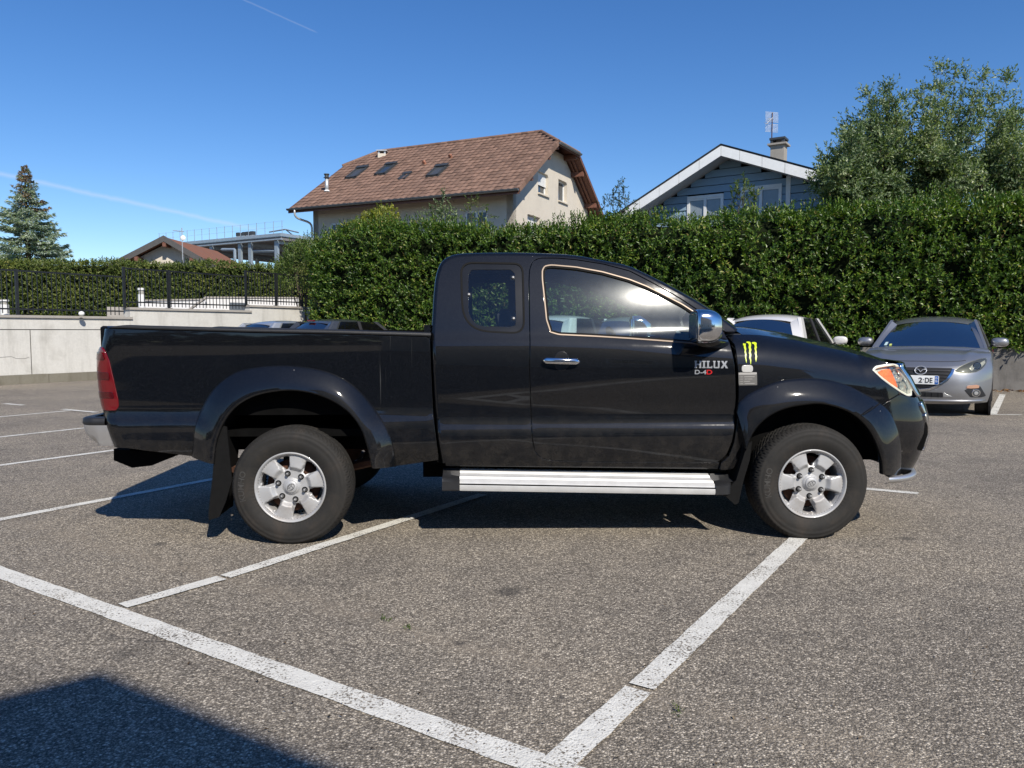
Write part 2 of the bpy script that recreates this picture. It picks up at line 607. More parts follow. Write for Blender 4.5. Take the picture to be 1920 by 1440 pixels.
# ------------------------------------------------------------------ materials of the place
def make_asphalt(name='asphalt', paint=False):
    t = NT(name)
    o = t.obj()
    flat = t.scaled(1, 1, 0.0, o)
    v1 = t.n('ShaderNodeTexVoronoi', Scale=125.0, Randomness=1.0); t.set(v1.inputs['Vector'], flat)
    v2 = t.n('ShaderNodeTexVoronoi', Scale=310.0, Randomness=1.0); t.set(v2.inputs['Vector'], flat)
    sep = t.n('ShaderNodeSeparateColor'); t.set(sep.inputs[0], v1.outputs['Color'])
    sep2 = t.n('ShaderNodeSeparateColor'); t.set(sep2.inputs[0], v2.outputs['Color'])
    chips = t.ramp(sep.outputs[0], [(0.0, (0.035, 0.032, 0.029)), (0.32, (0.082, 0.075, 0.067)), (0.62, (0.150, 0.135, 0.118)), (0.86, (0.245, 0.222, 0.192)), (1.0, (0.42, 0.385, 0.34))])
    fine = t.ramp(sep2.outputs[1], [(0.0, (0.04, 0.036, 0.033)), (0.6, (0.12, 0.108, 0.096)), (1.0, (0.29, 0.262, 0.23))])
    base = t.mix(1.0, t.mix(0.38, chips, fine), (2.55, 2.52, 2.38, 1), 'MULTIPLY')
    base = t.mix(1.0, base, t.ramp(v1.outputs['Distance'], [(0.10, (1.12, 1.12, 1.12)), (0.62, (0.50, 0.49, 0.48))]), 'MULTIPLY')
    big = t.noise(0.55, 5, 0.6, flat)
    med = t.noise(3.2, 5, 0.65, flat)
    tint = t.ramp(t.math('ADD', t.math('MULTIPLY', big, 0.6), t.math('MULTIPLY', med, 0.4)), [(0.32, (0.70, 0.70, 0.71)), (0.5, (1.0, 0.99, 0.97)), (0.68, (1.24, 1.21, 1.15))])
    base = t.mix(1.0, base, tint, 'MULTIPLY')
    # sandy strip along the old paving joint, and a few drips
    ox = t.n('ShaderNodeSeparateXYZ'); t.set(ox.inputs[0], o)
    jn = np.array([-SEAM_D[1], SEAM_D[0]]); jc = float(np.dot(jn, SEAM_P))
    wob = t.math('MULTIPLY', t.math('SUBTRACT', t.noise(2.2, 3, 0.6, flat), 0.5), 0.16)
    dj = t.math('ABSOLUTE', t.math('ADD', t.math('SUBTRACT', t.math('ADD', t.math('MULTIPLY', ox.outputs[0], float(jn[0])), t.math('MULTIPLY', ox.outputs[1], float(jn[1]))), jc), wob))
    band = t.math('MULTIPLY', t.ramp(dj, [(0.0, (1, 1, 1)), (0.10, (0, 0, 0))]), t.ramp(t.noise(9.0, 4, 0.7, flat), [(0.35, (0, 0, 0)), (0.65, (1, 1, 1))]))
    base = t.mix(t.math('MULTIPLY', band, 0.5), base, (0.28, 0.235, 0.18))
    dv = t.n('ShaderNodeTexVoronoi', Scale=3.1, Randomness=1.0); t.set(dv.inputs['Vector'], flat)
    ds = t.n('ShaderNodeSeparateColor'); t.set(ds.inputs[0], dv.outputs['Color'])
    drip = t.math('MULTIPLY', t.ramp(t.math('ADD', dv.outputs['Distance'], t.math('MULTIPLY', t.noise(26.0, 3, 0.6, flat), 0.10)), [(0.10, (1, 1, 1)), (0.16, (0, 0, 0))]), t.ramp(ds.outputs[0], [(0.86, (0, 0, 0)), (0.90, (1, 1, 1))]))
    base = t.mix(t.math('MULTIPLY', drip, 0.5), base, (0.05, 0.047, 0.045))
    cv = t.n('ShaderNodeTexVoronoi', Scale=0.42, Randomness=1.0, _feature='DISTANCE_TO_EDGE')
    wv = t.n('ShaderNodeVectorMath', _operation='ADD'); t.set(wv.inputs[0], flat)
    nz_ = t.n('ShaderNodeTexNoise', Scale=2.6, Detail=6.0); t.set(nz_.inputs['Vector'], flat)
    sc_ = t.n('ShaderNodeVectorMath', _operation='SCALE'); t.set(sc_.inputs[0], nz_.outputs['Color']); sc_.inputs['Scale'].default_value = 0.55
    t.set(wv.inputs[1], sc_.outputs[0]); t.set(cv.inputs['Vector'], wv.outputs[0])
    crack = t.math('MULTIPLY', t.ramp(cv.outputs['Distance'], [(0.0008, (1, 1, 1)), (0.0034, (0, 0, 0))]), t.ramp(t.noise(0.8, 3, 0.6, flat), [(0.50, (0, 0, 0)), (0.58, (1, 1, 1))]))
    base = t.mix(t.math('MULTIPLY', crack, 0.62), base, (0.05, 0.046, 0.042))
    for (sx_, sy_, sr_) in ((955, 1110, 0.085), (1052, 1308, 0.018), (862, 1206, 0.03), (300, 1020, 0.05), (1700, 1010, 0.05), (1410, 1040, 0.04)):
        sp_ = ground(sx_, sy_)
        dd = t.n('ShaderNodeVectorMath', _operation='DISTANCE'); t.set(dd.inputs[0], flat); dd.inputs[1].default_value = (float(sp_[0]), float(sp_[1]), 0.0)
        k_ = t.math('ADD', dd.outputs['Value'], t.math('MULTIPLY', t.math('SUBTRACT', t.noise(30.0, 4, 0.7, flat), 0.5), sr_ * 1.6))
        base = t.mix(t.math('MULTIPLY', t.ramp(t.math('DIVIDE', k_, sr_), [(0.45, (1, 1, 1)), (1.0, (0, 0, 0))]), 0.62), base, (0.045, 0.042, 0.040))
    # old oil drips and dull dark patches
    st = t.noise(1.1, 3, 0.5, t.scaled(1, 1, 0, o), dist=0.6)
    st2 = t.noise(7.0, 4, 0.6, flat)
    stain = t.math('MULTIPLY', t.ramp(st, [(0.60, (0, 0, 0)), (0.72, (1, 1, 1))]), t.ramp(st2, [(0.52, (0, 0, 0)), (0.66, (1, 1, 1))]))
    base = t.mix(t.math('MULTIPLY', stain, 0.45), base, (0.035, 0.033, 0.032))
    h = t.math('ADD', t.math('MULTIPLY', v1.outputs['Distance'], -1.0), t.math('MULTIPLY', v2.outputs['Distance'], -0.5))
    if paint:
        w1 = t.noise(95.0, 3, 0.6, flat)
        w2 = t.noise(5.0, 5, 0.7, flat)
        wear = t.math('ADD', t.math('MULTIPLY', w1, 0.62), t.math('MULTIPLY', w2, 0.38))
        wear = t.math('ADD', wear, t.math('MULTIPLY', sep.outputs[0], 0.09))
        worn = t.ramp(wear, [(0.462, (1, 1, 1)), (0.500, (0, 0, 0))])
        pc = t.ramp(t.noise(14.0, 5, 0.7, flat), [(0.3, (0.60, 0.59, 0.545)), (0.7, (0.76, 0.75, 0.69))])
        pc = t.mix(0.10, pc, chips, 'MULTIPLY')
        base = t.mix(worn, pc, base)
    return t.surf(t.pbsdf(Base__Color=base, Roughness=0.9, Specular__IOR__Level=0.25, Normal=t.bump(h, 0.4 if paint else 0.75, 0.006)))


SEAM_P = ground(417, 1085)[:2]; SEAM_D = ground(1197, 1296)[:2] - SEAM_P; SEAM_D = SEAM_D / np.linalg.norm(SEAM_D)
M_ASPH = make_asphalt()
M_LINE = make_asphalt('worn_white_paint', True)

# ground: one sheet to the horizon
mesh('ground', [(-1500, -1500, 0), (1500, -1500, 0), (1500, 1500, 0), (-1500, 1500, 0)], [(0, 1, 2, 3)], M_ASPH)
tag(bpy.data.objects['ground'], kind='structure')


def line(p, q, w=0.10, z=0.004, name='parking_line', n=40):
    """painted stripe between two ground points with slightly ragged edges"""
    p, q = np.array(p[:2]), np.array(q[:2])
    d = q - p; L = np.linalg.norm(d); d /= L
    s = np.array([-d[1], d[0]])
    n = max(8, int(L / 0.06))
    V = []
    for i in range(n + 1):
        a = p + d * L * i / n
        for sg in (-1, 1):
            e = a + s * sg * (w / 2 + random.uniform(-0.003, 0.003))
            V.append((e[0], e[1], z))
    Fc = [(2 * i, 2 * i + 1, 2 * i + 3, 2 * i + 2)[::-1] for i in range(n)]
    o = mesh(name, V, Fc, M_LINE)
    if o.data.polygons[0].normal.z < 0:
        o.data.flip_normals()
    return tag(o, kind='structure')


G2 = lambda x, y: ground(x, y)[:2]
DIRB = np.array([0.535, 0.845])          # along a bay
DIRA = np.array([-0.843, 0.538])         # along a row of bays
a0, a1 = G2(0, 1074), G2(960, 1416)
da = (a1 - a0) / np.linalg.norm(a1 - a0)
line(a0 - da * 3, a1 + da * 3.2, 0.105)
c0, c1 = G2(226, 1139), G2(416, 1085)
line(c0 + (c1 - c0) * 0.02, c1, 0.085, 0.0065)
c2 = G2(905, 928)
line(c1 + (c2 - c1) * 0.009, c2, 0.085, 0.0065)
b0, b1, b2 = G2(1040, 1440), G2(1197, 1296), G2(1490, 1017)
line(b0, b1, 0.10, 0.0065); line(b1 + (b2 - b1) * 0.013, b2 + (b2 - b1) / np.linalg.norm(b2 - b1) * 0.9, 0.10, 0.0065)
line(G2(0, 975) - DIRB * 1.5, G2(392, 900) + DIRB * 1.0, 0.085)
line(G2(0, 872) - DIRB * 2, G2(214, 845) + DIRB * 1.2, 0.085)
line(G2(0, 820) - DIRB * 2, G2(155, 803) + DIRB * 1.5, 0.085)
line(G2(0, 783) - DIRB * 2, G2(132, 770), 0.085)
line(G2(118, 768), G2(181, 774), 0.09, 0.008)
line(G2(8, 757), G2(44, 760), 0.09)
line(G2(1560, 911), G2(1722, 926), 0.085)
line(G2(1500, 774.5), G2(1916, 778), 0.075)
line(G2(1862, 777), G2(1880, 740), 0.10, 0.0065)

# ------------------------------------------------------------------ vehicle materials
def make_paint(name, col, flake=0.0, dust=(0.30, 0.27, 0.23), dust_amt=0.04, metallic=0.0, rough=0.38, specks=0.0, scr=0.0, coat=1.0, spec=0.4, grime=0.0):
    t = NT(name)
    o = t.obj()
    base = t.mix(0.0, col, col)
    dn = t.noise(3.5, 6, 0.7, o)
    df = t.noise(140.0, 2, 0.5, o)
    d = t.math('MULTIPLY', t.math('MULTIPLY', t.ramp(dn, [(0.30, (0.25, 0.25, 0.25)), (0.75, (1, 1, 1))]), t.ramp(df, [(0.35, (0.55, 0.55, 0.55)), (0.7, (1, 1, 1))])), dust_amt)
    base = t.mix(d, base, dust)
    if flake:
        fl = t.n('ShaderNodeTexVoronoi', Scale=900.0); t.set(fl.inputs['Vector'], o)
        sc = t.n('ShaderNodeSeparateColor'); t.set(sc.inputs[0], fl.outputs['Color'])
        base = t.mix(t.math('MULTIPLY', t.ramp(sc.outputs[0], [(0.86, (0, 0, 0)), (1.0, (1, 1, 1))]), flake), base, (0.5, 0.55, 0.62))
    if grime:
        sx_ = t.n('ShaderNodeSeparateXYZ'); t.set(sx_.inputs[0], o)
        low = t.ramp(sx_.outputs[2], [(0.42, (1, 1, 1)), (0.85, (0, 0, 0))])
        sp_ = t.noise(11.0, 6, 0.75, o)
        base = t.mix(t.math('MULTIPLY', t.math('MULTIPLY', low, t.ramp(sp_, [(0.42, (0, 0, 0)), (0.72, (1, 1, 1))])), grime), base, (0.20, 0.17, 0.135))
        # dried water runs on the bed side behind the cab
        run = t.ramp(t.noise(1.0, 4, 0.7, t.scaled(46.0, 2, 0.9), dist=0.3), [(0.60, (0, 0, 0)), (0.68, (1, 1, 1))])
        gx = t.math('MULTIPLY', t.ramp(sx_.outputs[0], [(0.46, (0, 0, 0)), (0.50, (1, 1, 1)), (0.68, (1, 1, 1)), (0.72, (0, 0, 0))]), t.ramp(sx_.outputs[2], [(0.80, (0, 0, 0)), (1.0, (1, 1, 1)), (0.99, (1, 1, 1))]))
        gx = t.math('MULTIPLY', gx, t.math('LESS_THAN', sx_.outputs[2], 1.235))
        base = t.mix(t.math('MULTIPLY', t.math('MULTIPLY', run, gx), 0.16), base, (0.42, 0.42, 0.40))
    rg = t.math('ADD', rough, t.math('MULTIPLY', dn, 0.12))
    cr = t.ramp(t.noise(6.0, 5, 0.7, o), [(0.3, (0.02, 0.02, 0.02)), (0.75, (0.07, 0.07, 0.07))])
    if specks:
        sv = t.n('ShaderNodeTexVoronoi', Scale=17.0, Randomness=1.0); t.set(sv.inputs['Vector'], o)
        s2 = t.n('ShaderNodeSeparateColor'); t.set(s2.inputs[0], sv.outputs['Color'])
        near = t.ramp(sv.outputs['Distance'], [(0.028, (1, 1, 1)), (0.045, (0, 0, 0))])
        k = t.math('MULTIPLY', t.math('MULTIPLY', near, t.ramp(s2.outputs[1], [(0.86, (0, 0, 0)), (0.9, (1, 1, 1))])), specks)
        base = t.mix(k, base, (0.55, 0.52, 0.48))
    if scr:
        for sx, sz, thr, amt in ((9, 120, 0.72, 0.30), (70, 9.0, 0.74, 0.25)):
            q = t.noise(1.0, 6, 0.8, t.scaled(sx, 3, sz, o), dist=0.4)
            gate = t.noise(1.7, 3, 0.5, o)
            k = t.math('MULTIPLY', t.ramp(q, [(thr, (0, 0, 0)), (thr + 0.03, (1, 1, 1))]), t.ramp(gate, [(0.5, (0, 0, 0)), (0.62, (1, 1, 1))]))
            base = t.mix(t.math('MULTIPLY', k, amt * scr), base, (0.35, 0.35, 0.35))
    return t.surf(t.pbsdf(Base__Color=base, Roughness=rg, Metallic=metallic, Coat__Weight=coat, Coat__Roughness=cr, Specular__IOR__Level=spec))


M_BLACK = make_paint('black_paint', (0.0022, 0.0027, 0.0040), flake=0.04, dust_amt=0.006, specks=0.6, scr=0.9, rough=0.40, spec=0.06, grime=0.10)
M_RUBBER = mat('black_rubber', (0.007, 0.007, 0.007), 0.7, var=0.2, vscale=30, spec=0.12)
M_PLASTIC = mat('black_plastic', (0.014, 0.0145, 0.016), 0.5, var=0.15, vscale=20, bump=0.15, bscale=300)
M_DARK = mat('dark_underside', (0.005, 0.005, 0.005), 0.9, var=0.3, vscale=8, spec=0.03)
M_CHROME = mat('chrome', (0.70, 0.71, 0.73), 0.12, 1.0, var=0.05)
M_SATIN = mat('satin_chrome', (0.60, 0.60, 0.60), 0.32, 0.8, var=0.06)
M_BRONZE = mat('aged_chrome_trim', (0.15, 0.12, 0.095), 0.45, 0.7, var=0.15)
M_ALU = mat('brushed_aluminium', (0.56, 0.56, 0.55), 0.5, 0.3, var=0.08, vscale=14)
M_RIM = mat('silver_rim_paint', (0.42, 0.425, 0.43), 0.52, 0.30, var=0.06, vscale=9, coat=0.4, dirt=(0.33, 0.31, 0.29), dscale=5)
M_RUST = mat('rusty_steel', (0.075, 0.032, 0.018), 0.85, var=0.35, vscale=20)
M_STEEL = mat('dull_steel', (0.22, 0.22, 0.22), 0.5, 0.8, var=0.2, vscale=15)
M_RED = mat('red_lens', (0.125, 0.003, 0.006), 0.12, coat=1.0, var=0.1, vscale=10)
M_REDDARK = mat('dark_red_lens', (0.06, 0.0015, 0.003), 0.12, coat=1.0, var=0.1, vscale=10)
M_AMBER = mat('amber_reflector', (0.90, 0.165, 0.0), 0.3, coat=0.8, var=0.25, vscale=40, bump=0.5, bscale=120)
M_REFLECT = mat('lamp_reflector', (0.46, 0.47, 0.47), 0.22, 0.5, var=0.12, vscale=18)
M_WHITE_PL = mat('white_plastic', (0.72, 0.72, 0.70), 0.4, var=0.05)
M_SEAT = mat('dark_grey_cloth', (0.030, 0.031, 0.034), 0.9, var=0.2, vscale=60)
M_TRIM_IN = mat('grey_cabin_plastic', (0.065, 0.066, 0.068), 0.75, var=0.15)


def make_glass(name, tint, refl=1.0, dust=0.03, rough=0.0):
    """thin pane: see-through with a fresnel reflection and a film of dust"""
    t = NT(name)
    tr = t.n('ShaderNodeBsdfTransparent', Color=(*tint, 1)).outputs[0]
    gl = t.n('ShaderNodeBsdfGlossy', Color=(1, 1, 1, 1), Roughness=rough).outputs[0]
    fr = t.n('ShaderNodeFresnel', IOR=1.5).outputs[0]
    m1 = t.n('ShaderNodeMixShader'); t.set(m1.inputs[0], t.math('MULTIPLY', fr, 1.7 * refl, True)); t.set(m1.inputs[1], tr); t.set(m1.inputs[2], gl)
    # dust: a weak broad gloss plus a little white
    n = t.noise(9.0, 6, 0.7)
    df = t.n('ShaderNodeBsdfDiffuse', Color=(0.62, 0.62, 0.60, 1)).outputs[0]
    hz = t.n('ShaderNodeBsdfGlossy', Color=(0.85, 0.97, 1.0, 1), Roughness=0.23).outputs[0]
    hz2 = t.n('ShaderNodeBsdfGlossy', Color=(1, 1, 1, 1), Roughness=0.125).outputs[0]
    m2a = t.n('ShaderNodeMixShader'); t.set(m2a.inputs[0], 0.72); t.set(m2a.inputs[1], hz); t.set(m2a.inputs[2], hz2)
    m2 = t.n('ShaderNodeMixShader'); t.set(m2.inputs[0], 0.5); t.set(m2.inputs[1], df); t.set(m2.inputs[2], m2a.outputs[0])
    m3 = t.n('ShaderNodeMixShader'); t.set(m3.inputs[0], t.math('MULTIPLY', t.ramp(n, [(0.3, (0.7, 0.7, 0.7)), (0.7, (1, 1, 1))]), dust))
    t.set(m3.inputs[1], m1.outputs[0]); t.set(m3.inputs[2], m2.outputs[0])
    return t.surf(m3.outputs[0])


M_GLASS = make_glass('side_window_glass', (0.66, 0.80, 0.79), 1.0, 0.022, 0.006)
M_GLASS_T = make_glass('tinted_window_glass', (0.74, 0.80, 0.80), 0.8, 0.012)
M_LENS = make_glass('clear_lamp_lens', (0.93, 0.93, 0.84), 0.8, 0.006)
M_CARGLASS = make_glass('dark_car_glass', (0.10, 0.11, 0.115), 1.0, 0.02)

# ------------------------------------------------------------------ the pickup truck
YAW = R(2.0)
R0 = np.array([-1.293, 4.42, 0.0])
cY, sY = math.cos(YAW), math.sin(YAW)
WID = 1.80                         # outer width over the tyres
WB = 3.09
truck = empty('pickup_truck', R0, YAW)
tag(truck, 'black extended cab pickup truck with silver wheels parked side on across the bays', 'pickup truck')


def T(P):
    P = np.asarray(P, float)
    return np.stack([R0[0] + P[..., 0] * cY - P[..., 1] * sY, R0[1] + P[..., 0] * sY + P[..., 1] * cY, P[..., 2]], -1)


def tproj(P):
    return proj(T(P))


def lray(px, py):
    d = ray(px, py)
    return np.array([d[0] * cY + d[1] * sY, -d[0] * sY + d[1] * cY, d[2]])


_c = np.array([0, 0, CAMH]) - R0
LCAM = np.array([_c[0] * cY + _c[1] * sY, -_c[0] * sY + _c[1] * cY, CAMH])


def pl(px, py, y):
    """pixel -> truck coordinates on the plane at depth y"""
    d = lray(px, py)
    return LCAM + d * ((y - LCAM[1]) / d[1])


def pls(pts, y):
    return np.array([pl(a, b, y) for a, b in pts])


def inv(S, pts, y0=0.07, it=25):
    """(u,v) on surface S that the camera sees at the given pixels"""
    P = pls(pts, y0)
    uv = np.stack([P[:, 0], P[:, 2]], 1)
    tgt = np.asarray(pts, float)
    e = 1e-4
    for _ in range(it):
        p0 = tproj(S(uv[:, 0], uv[:, 1])); r = tgt - p0
        ju = (tproj(S(uv[:, 0] + e, uv[:, 1])) - p0) / e
        jv = (tproj(S(uv[:, 0], uv[:, 1] + e)) - p0) / e
        det = ju[:, 0] * jv[:, 1] - ju[:, 1] * jv[:, 0]
        det = np.where(np.abs(det) < 1e-6, 1e-6, det)
        du = (r[:, 0] * jv[:, 1] - r[:, 1] * jv[:, 0]) / det
        dv = (ju[:, 0] * r[:, 1] - ju[:, 1] * r[:, 0]) / det
        uv += np.clip(np.stack([du, dv], 1), -0.06, 0.06)
    return uv


# side section (height -> distance inwards)
ybody = spline([0.30, 0.40, 0.45, 0.52, 0.60, 0.66, 0.70, 0.78, 0.90, 1.02, 1.12, 1.175, 1.205, 1.235],
               [0.145, 0.118, 0.098, 0.082, 0.074, 0.076, 0.096, 0.098, 0.084, 0.073, 0.074, 0.084, 0.098, 0.112])


def tilt(z):
    return np.interp(z, [1.20, 1.30, 1.456, 1.62, 1.75], [R(13), R(16.5), R(19.8), R(23.5), R(28)])


_zs = np.linspace(1.235, 1.80, 80)
_ys = 0.112 + np.concatenate([[0], np.cumsum(np.tan(tilt((_zs[1:] + _zs[:-1]) / 2)) * np.diff(_zs))])


def ycab(z):
    z = np.asarray(z, float)
    return np.where(z < 1.235, ybody(np.minimum(z, 1.235)), np.interp(z, _zs, _ys))


# smooth the joint of the two laws
_zz = np.linspace(0.28, 1.80, 500)
_yy = ycab(_zz)
_k = np.ones(17) / 17
_yy2 = np.convolve(np.pad(_yy, 8, mode='edge'), _k, 'valid')
_yy2[:20] = _yy[:20]; _yy2[-20:] = _yy[-20:]
YCAB = spline(_zz[::4], _yy2[::4])


def S_cab(u, v):
    u, v = np.broadcast_arrays(np.asarray(u, float), np.asarray(v, float))
    w = np.clip((v - 1.03) / 0.27, 0, 1); w = w * w * (3 - 2 * w)
    pc = 0.0215 * np.maximum(u - 1.0, 0) ** 2          # the glasshouse narrows towards the windscreen
    return np.stack([u, YCAB(v) + w * pc, v], -1)


ybed = spline([0.40, 0.50, 0.545, 0.60, 0.66, 0.72, 0.76, 0.86, 1.0, 1.12, 1.22, 1.27, 1.30],
              [0.13, 0.098, 0.084, 0.078, 0.078, 0.084, 0.100, 0.098, 0.086, 0.078, 0.078, 0.082, 0.088])
BR = 0.075
UB = -1.085
_rear = np.array([(198, 618), (194, 640), (190, 657), (188, 707), (191, 750), (194, 775), (204, 805), (216, 836)], float)
_rz = np.array([pl(a, b, 0.16)[2] for a, b in _rear]); _rx = np.array([pl(a, b, 0.16)[0] for a, b in _rear])
_o = np.argsort(_rz)
rear_x = spline(_rz[_o], _rx[_o])


def S_bed(u, v):
    u, v = np.broadcast_arrays(np.asarray(u, float), np.asarray(v, float))
    a = np.clip((UB - u) / BR, 0, math.pi / 2)
    ex = np.maximum(0, UB - BR * math.pi / 2 - u)
    x = np.where(u > UB, u, UB - BR * np.sin(a))
    y = np.where(u > UB, 0, BR * (1 - np.cos(a)) + ex)
    s = np.clip((-0.80 - u) / 0.285, 0, 1); s = s * s * (3 - 2 * s)
    x = x + s * (rear_x(v) - (UB - BR) + 0.004)
    return np.stack([x, y + ybed(v), v], -1)


U_REAR = UB - BR * math.pi / 2

# ---- front: plan curve, rake of the nose and the fender's rounded shoulder
NP = 3.1
NX0, NLEN = 3.36, 0.55
_ph = np.linspace(0, math.pi / 2, 400)
_px_ = NX0 + NLEN * np.sin(_ph) ** (2 / NP); _py_ = (WID / 2 - 0.0) * (1 - np.cos(_ph) ** (2 / NP))
_s = np.concatenate([[0], np.cumsum(np.hypot(np.diff(_px_), np.diff(_py_)))])
U_MID = NX0 + _s[-1]
_uu = np.linspace(NX0, U_MID, 160)
_plx = np.interp(_uu - NX0, _s, _px_); _ply = np.interp(_uu - NX0, _s, _py_)


def plan(u):
    u = np.asarray(u, float)
    x = np.where(u < NX0, u, np.interp(u - NX0, _s, _px_)); y = np.where(u < NX0, 0.0, np.interp(u - NX0, _s, _py_))
    return x, y


_nose_z = [0.36, 1.15]; _nose_k = [1.0, 1.0]
_hood_px = [(1372, 627), (1395, 627), (1427, 628), (1470, 634), (1507, 640), (1540, 648), (1573, 655), (1600, 661), (1623, 667), (1645, 672), (1664, 678), (1684, 685)]
_hp = pls(_hood_px, 0.20)
_zx = np.concatenate([_hp[:, 0], [_hp[-1, 0] + 0.3]]); _zz2 = np.concatenate([_hp[:, 2], [_hp[-1, 2] - 0.09]])
ztop = spline(_zx, _zz2)
yfr = spline([0.30, 0.40, 0.50, 0.60, 0.70, 0.80, 0.95, 1.05, 1.15, 1.25], [0.125, 0.10, 0.078, 0.066, 0.066, 0.072, 0.068, 0.070, 0.078, 0.088])


def S_front(u, v):
    u, v = np.broadcast_arrays(np.asarray(u, float), np.asarray(v, float))
    x, y = plan(u)
    y = y + 0.018 * np.clip(u - 2.45, 0, 0.9)
    e = 2e-3
    xa, ya = plan(u - e); xb, yb = plan(u + e)
    tx, ty = xb - xa, yb - ya
    L = np.hypot(tx, ty) + 1e-9
    nx, ny = -ty / L, tx / L                      # inwards
    kk = np.interp(v, _nose_z, _nose_k)
    x = np.where(x > NX0, NX0 + (x - NX0) * kk, x)
    zt = ztop(np.clip(u, 2.4, 3.66))
    d = np.maximum(zt - v, -0.02)
    sh = 0.135 * np.exp(-np.maximum(d, -0.02) / 0.075) * np.clip(1 - (u - 3.45) / 0.25, 0, 1)
    p = yfr(v) + sh
    return np.stack([x + nx * p, y + ny * p, v], -1)


# find how far the nose reaches at each height so that its outline is the photograph's
_sil = [(1690, 689), (1704, 708), (1714, 728), (1723, 745), (1731, 762), (1737, 785), (1740, 806), (1733, 829), (1720, 861), (1706, 884), (1688, 897)]
_res = []
for (sx, sy) in _sil:
    zc = pl(sx, sy, 0.25)[2]
    for _ in range(8):
        lo, hi = 0.3, 1.6
        for _b in range(30):
            kx = (lo + hi) / 2
            _nose_z, _nose_k = [0.0, 2.0], [kx, kx]
            q = tproj(S_front(_uu, np.full_like(_uu, zc)))
            i = q[:, 0].argmax()
            if q[i, 0] > sx: hi = kx
            else: lo = kx
        zc -= (sy - q[i, 1]) / 310.0
    _res.append((zc, kx))
_res.sort()
_nose_z = [a for a, b in _res]; _nose_k = [b for a, b in _res]
print('nose', [(round(a, 3), round(b, 3)) for a, b in _res], 'u_mid', U_MID)

P = {}      # parts of the truck


def part(name, *a, **k):
    return panel(name, *a, parent=truck, **k)


# ---- bed
flo = smooth_curve([(360, 856), (366, 800), (380, 760), (407, 722), (440, 699), (490, 687), (523, 685), (573, 688), (623, 700), (660, 720), (693, 753), (720, 793), (735, 827), (744, 874)], 64)
fli = smooth_curve([(400, 870), (405, 830), (417, 797), (440, 765), (473, 745), (507, 736), (540, 733), (583, 738), (623, 753), (657, 778), (677, 807), (689, 843), (697, 878)], 64)
fuv = inv(S_bed, flo)
bed_top = inv(S_bed, [(206, 617), (340, 621), (480, 625), (640, 628), (780, 632), (805, 633)])
bed_front = inv(S_bed, [(806, 660), (811, 776), (817, 824), (822, 862)])
bed_bot1 = inv(S_bed, [(745, 869)])
bed_bot2 = inv(S_bed, [(360, 855), (290, 846), (232, 839)])
mid_arch = inv(S_bed, (flo * 0.6 + fli * 0.4))
outer = np.vstack([[(U_REAR - 0.10, bed_top[0, 1])], bed_top, bed_front, [mid_arch[-1]], mid_arch[::-1][1:-1], [mid_arch[0]], bed_bot2, [(U_REAR - 0.10, bed_bot2[-1, 1] - 0.004)]])
part('bed_side', S_bed, outer, (), M_BLACK, res=0.045, step=0.03, thick=0.03, mirror=WID)

# top rail of the bed
rail_lo = inv(S_bed, [(203, 616), (340, 620), (480, 624), (640, 627), (780, 631), (808, 632)])
rl = S_bed(*resample(rail_lo, 60).T)
mb_n = []
G = []
hh = np.interp(np.linspace(0, 1, 60), [0, 0.02, 0.06, 1], [0.004, 0.016, 0.024, 0.026])
for i in range(60):
    x, y, z = rl[i]; h = hh[i]
    G.append([(x, y + 0.012, z + 0.001), (x, y - 0.003, z + 0.003), (x, y - 0.006, z + 0.006), (x, y - 0.005, z + h * 0.75), (x, y + 0.006, z + h), (x, y + 0.05, z + h + 0.001), (x, y + 0.062, z + h - 0.006), (x, y + 0.064, z - 0.03)])
G = np.array(G)
for far in (0, 1):
    g = G.copy()
    if far: g[..., 1] = WID - g[..., 1]
    o = MB().grid(g, flip=not far).build('bed_rail', M_PLASTIC, truck, smooth=True)
# tailgate, inside of the bed
xg = rear_x(0.9)
ty0 = 0.16
zt_ = float(rl[0][2]) + 0.012
m = MB().box((xg + 0.012, 0.155, 0.66), (xg + 0.055, WID - 0.155, zt_ + 0.004), bevel=0.01)
m.build('tailgate', M_BLACK, truck)
MB().box((xg - 0.02, WID / 2 - 0.1, 1.08), (xg + 0.016, WID / 2 + 0.1, 1.13), bevel=0.008).build('tailgate_handle', M_PLASTIC, truck)
xf = float(S_bed(bed_front[1, 0], 1.0)[0])
MB().box((xg + 0.06, 0.15, 0.62), (xf - 0.03, WID - 0.15, 0.66)).build('bed_floor', M_DARK, truck)
MB().box((xf - 0.05, 0.13, 0.60), (xf - 0.012, WID - 0.13, zt_ + 0.01)).build('bed_front_wall', M_BLACK, truck)
for y0 in (0.135, WID - 0.150):
    MB().box((xg + 0.06, y0, 0.75), (xf - 0.05, y0 + 0.015, zt_ - 0.02)).build('bed_inner_wall', M_DARK, truck)


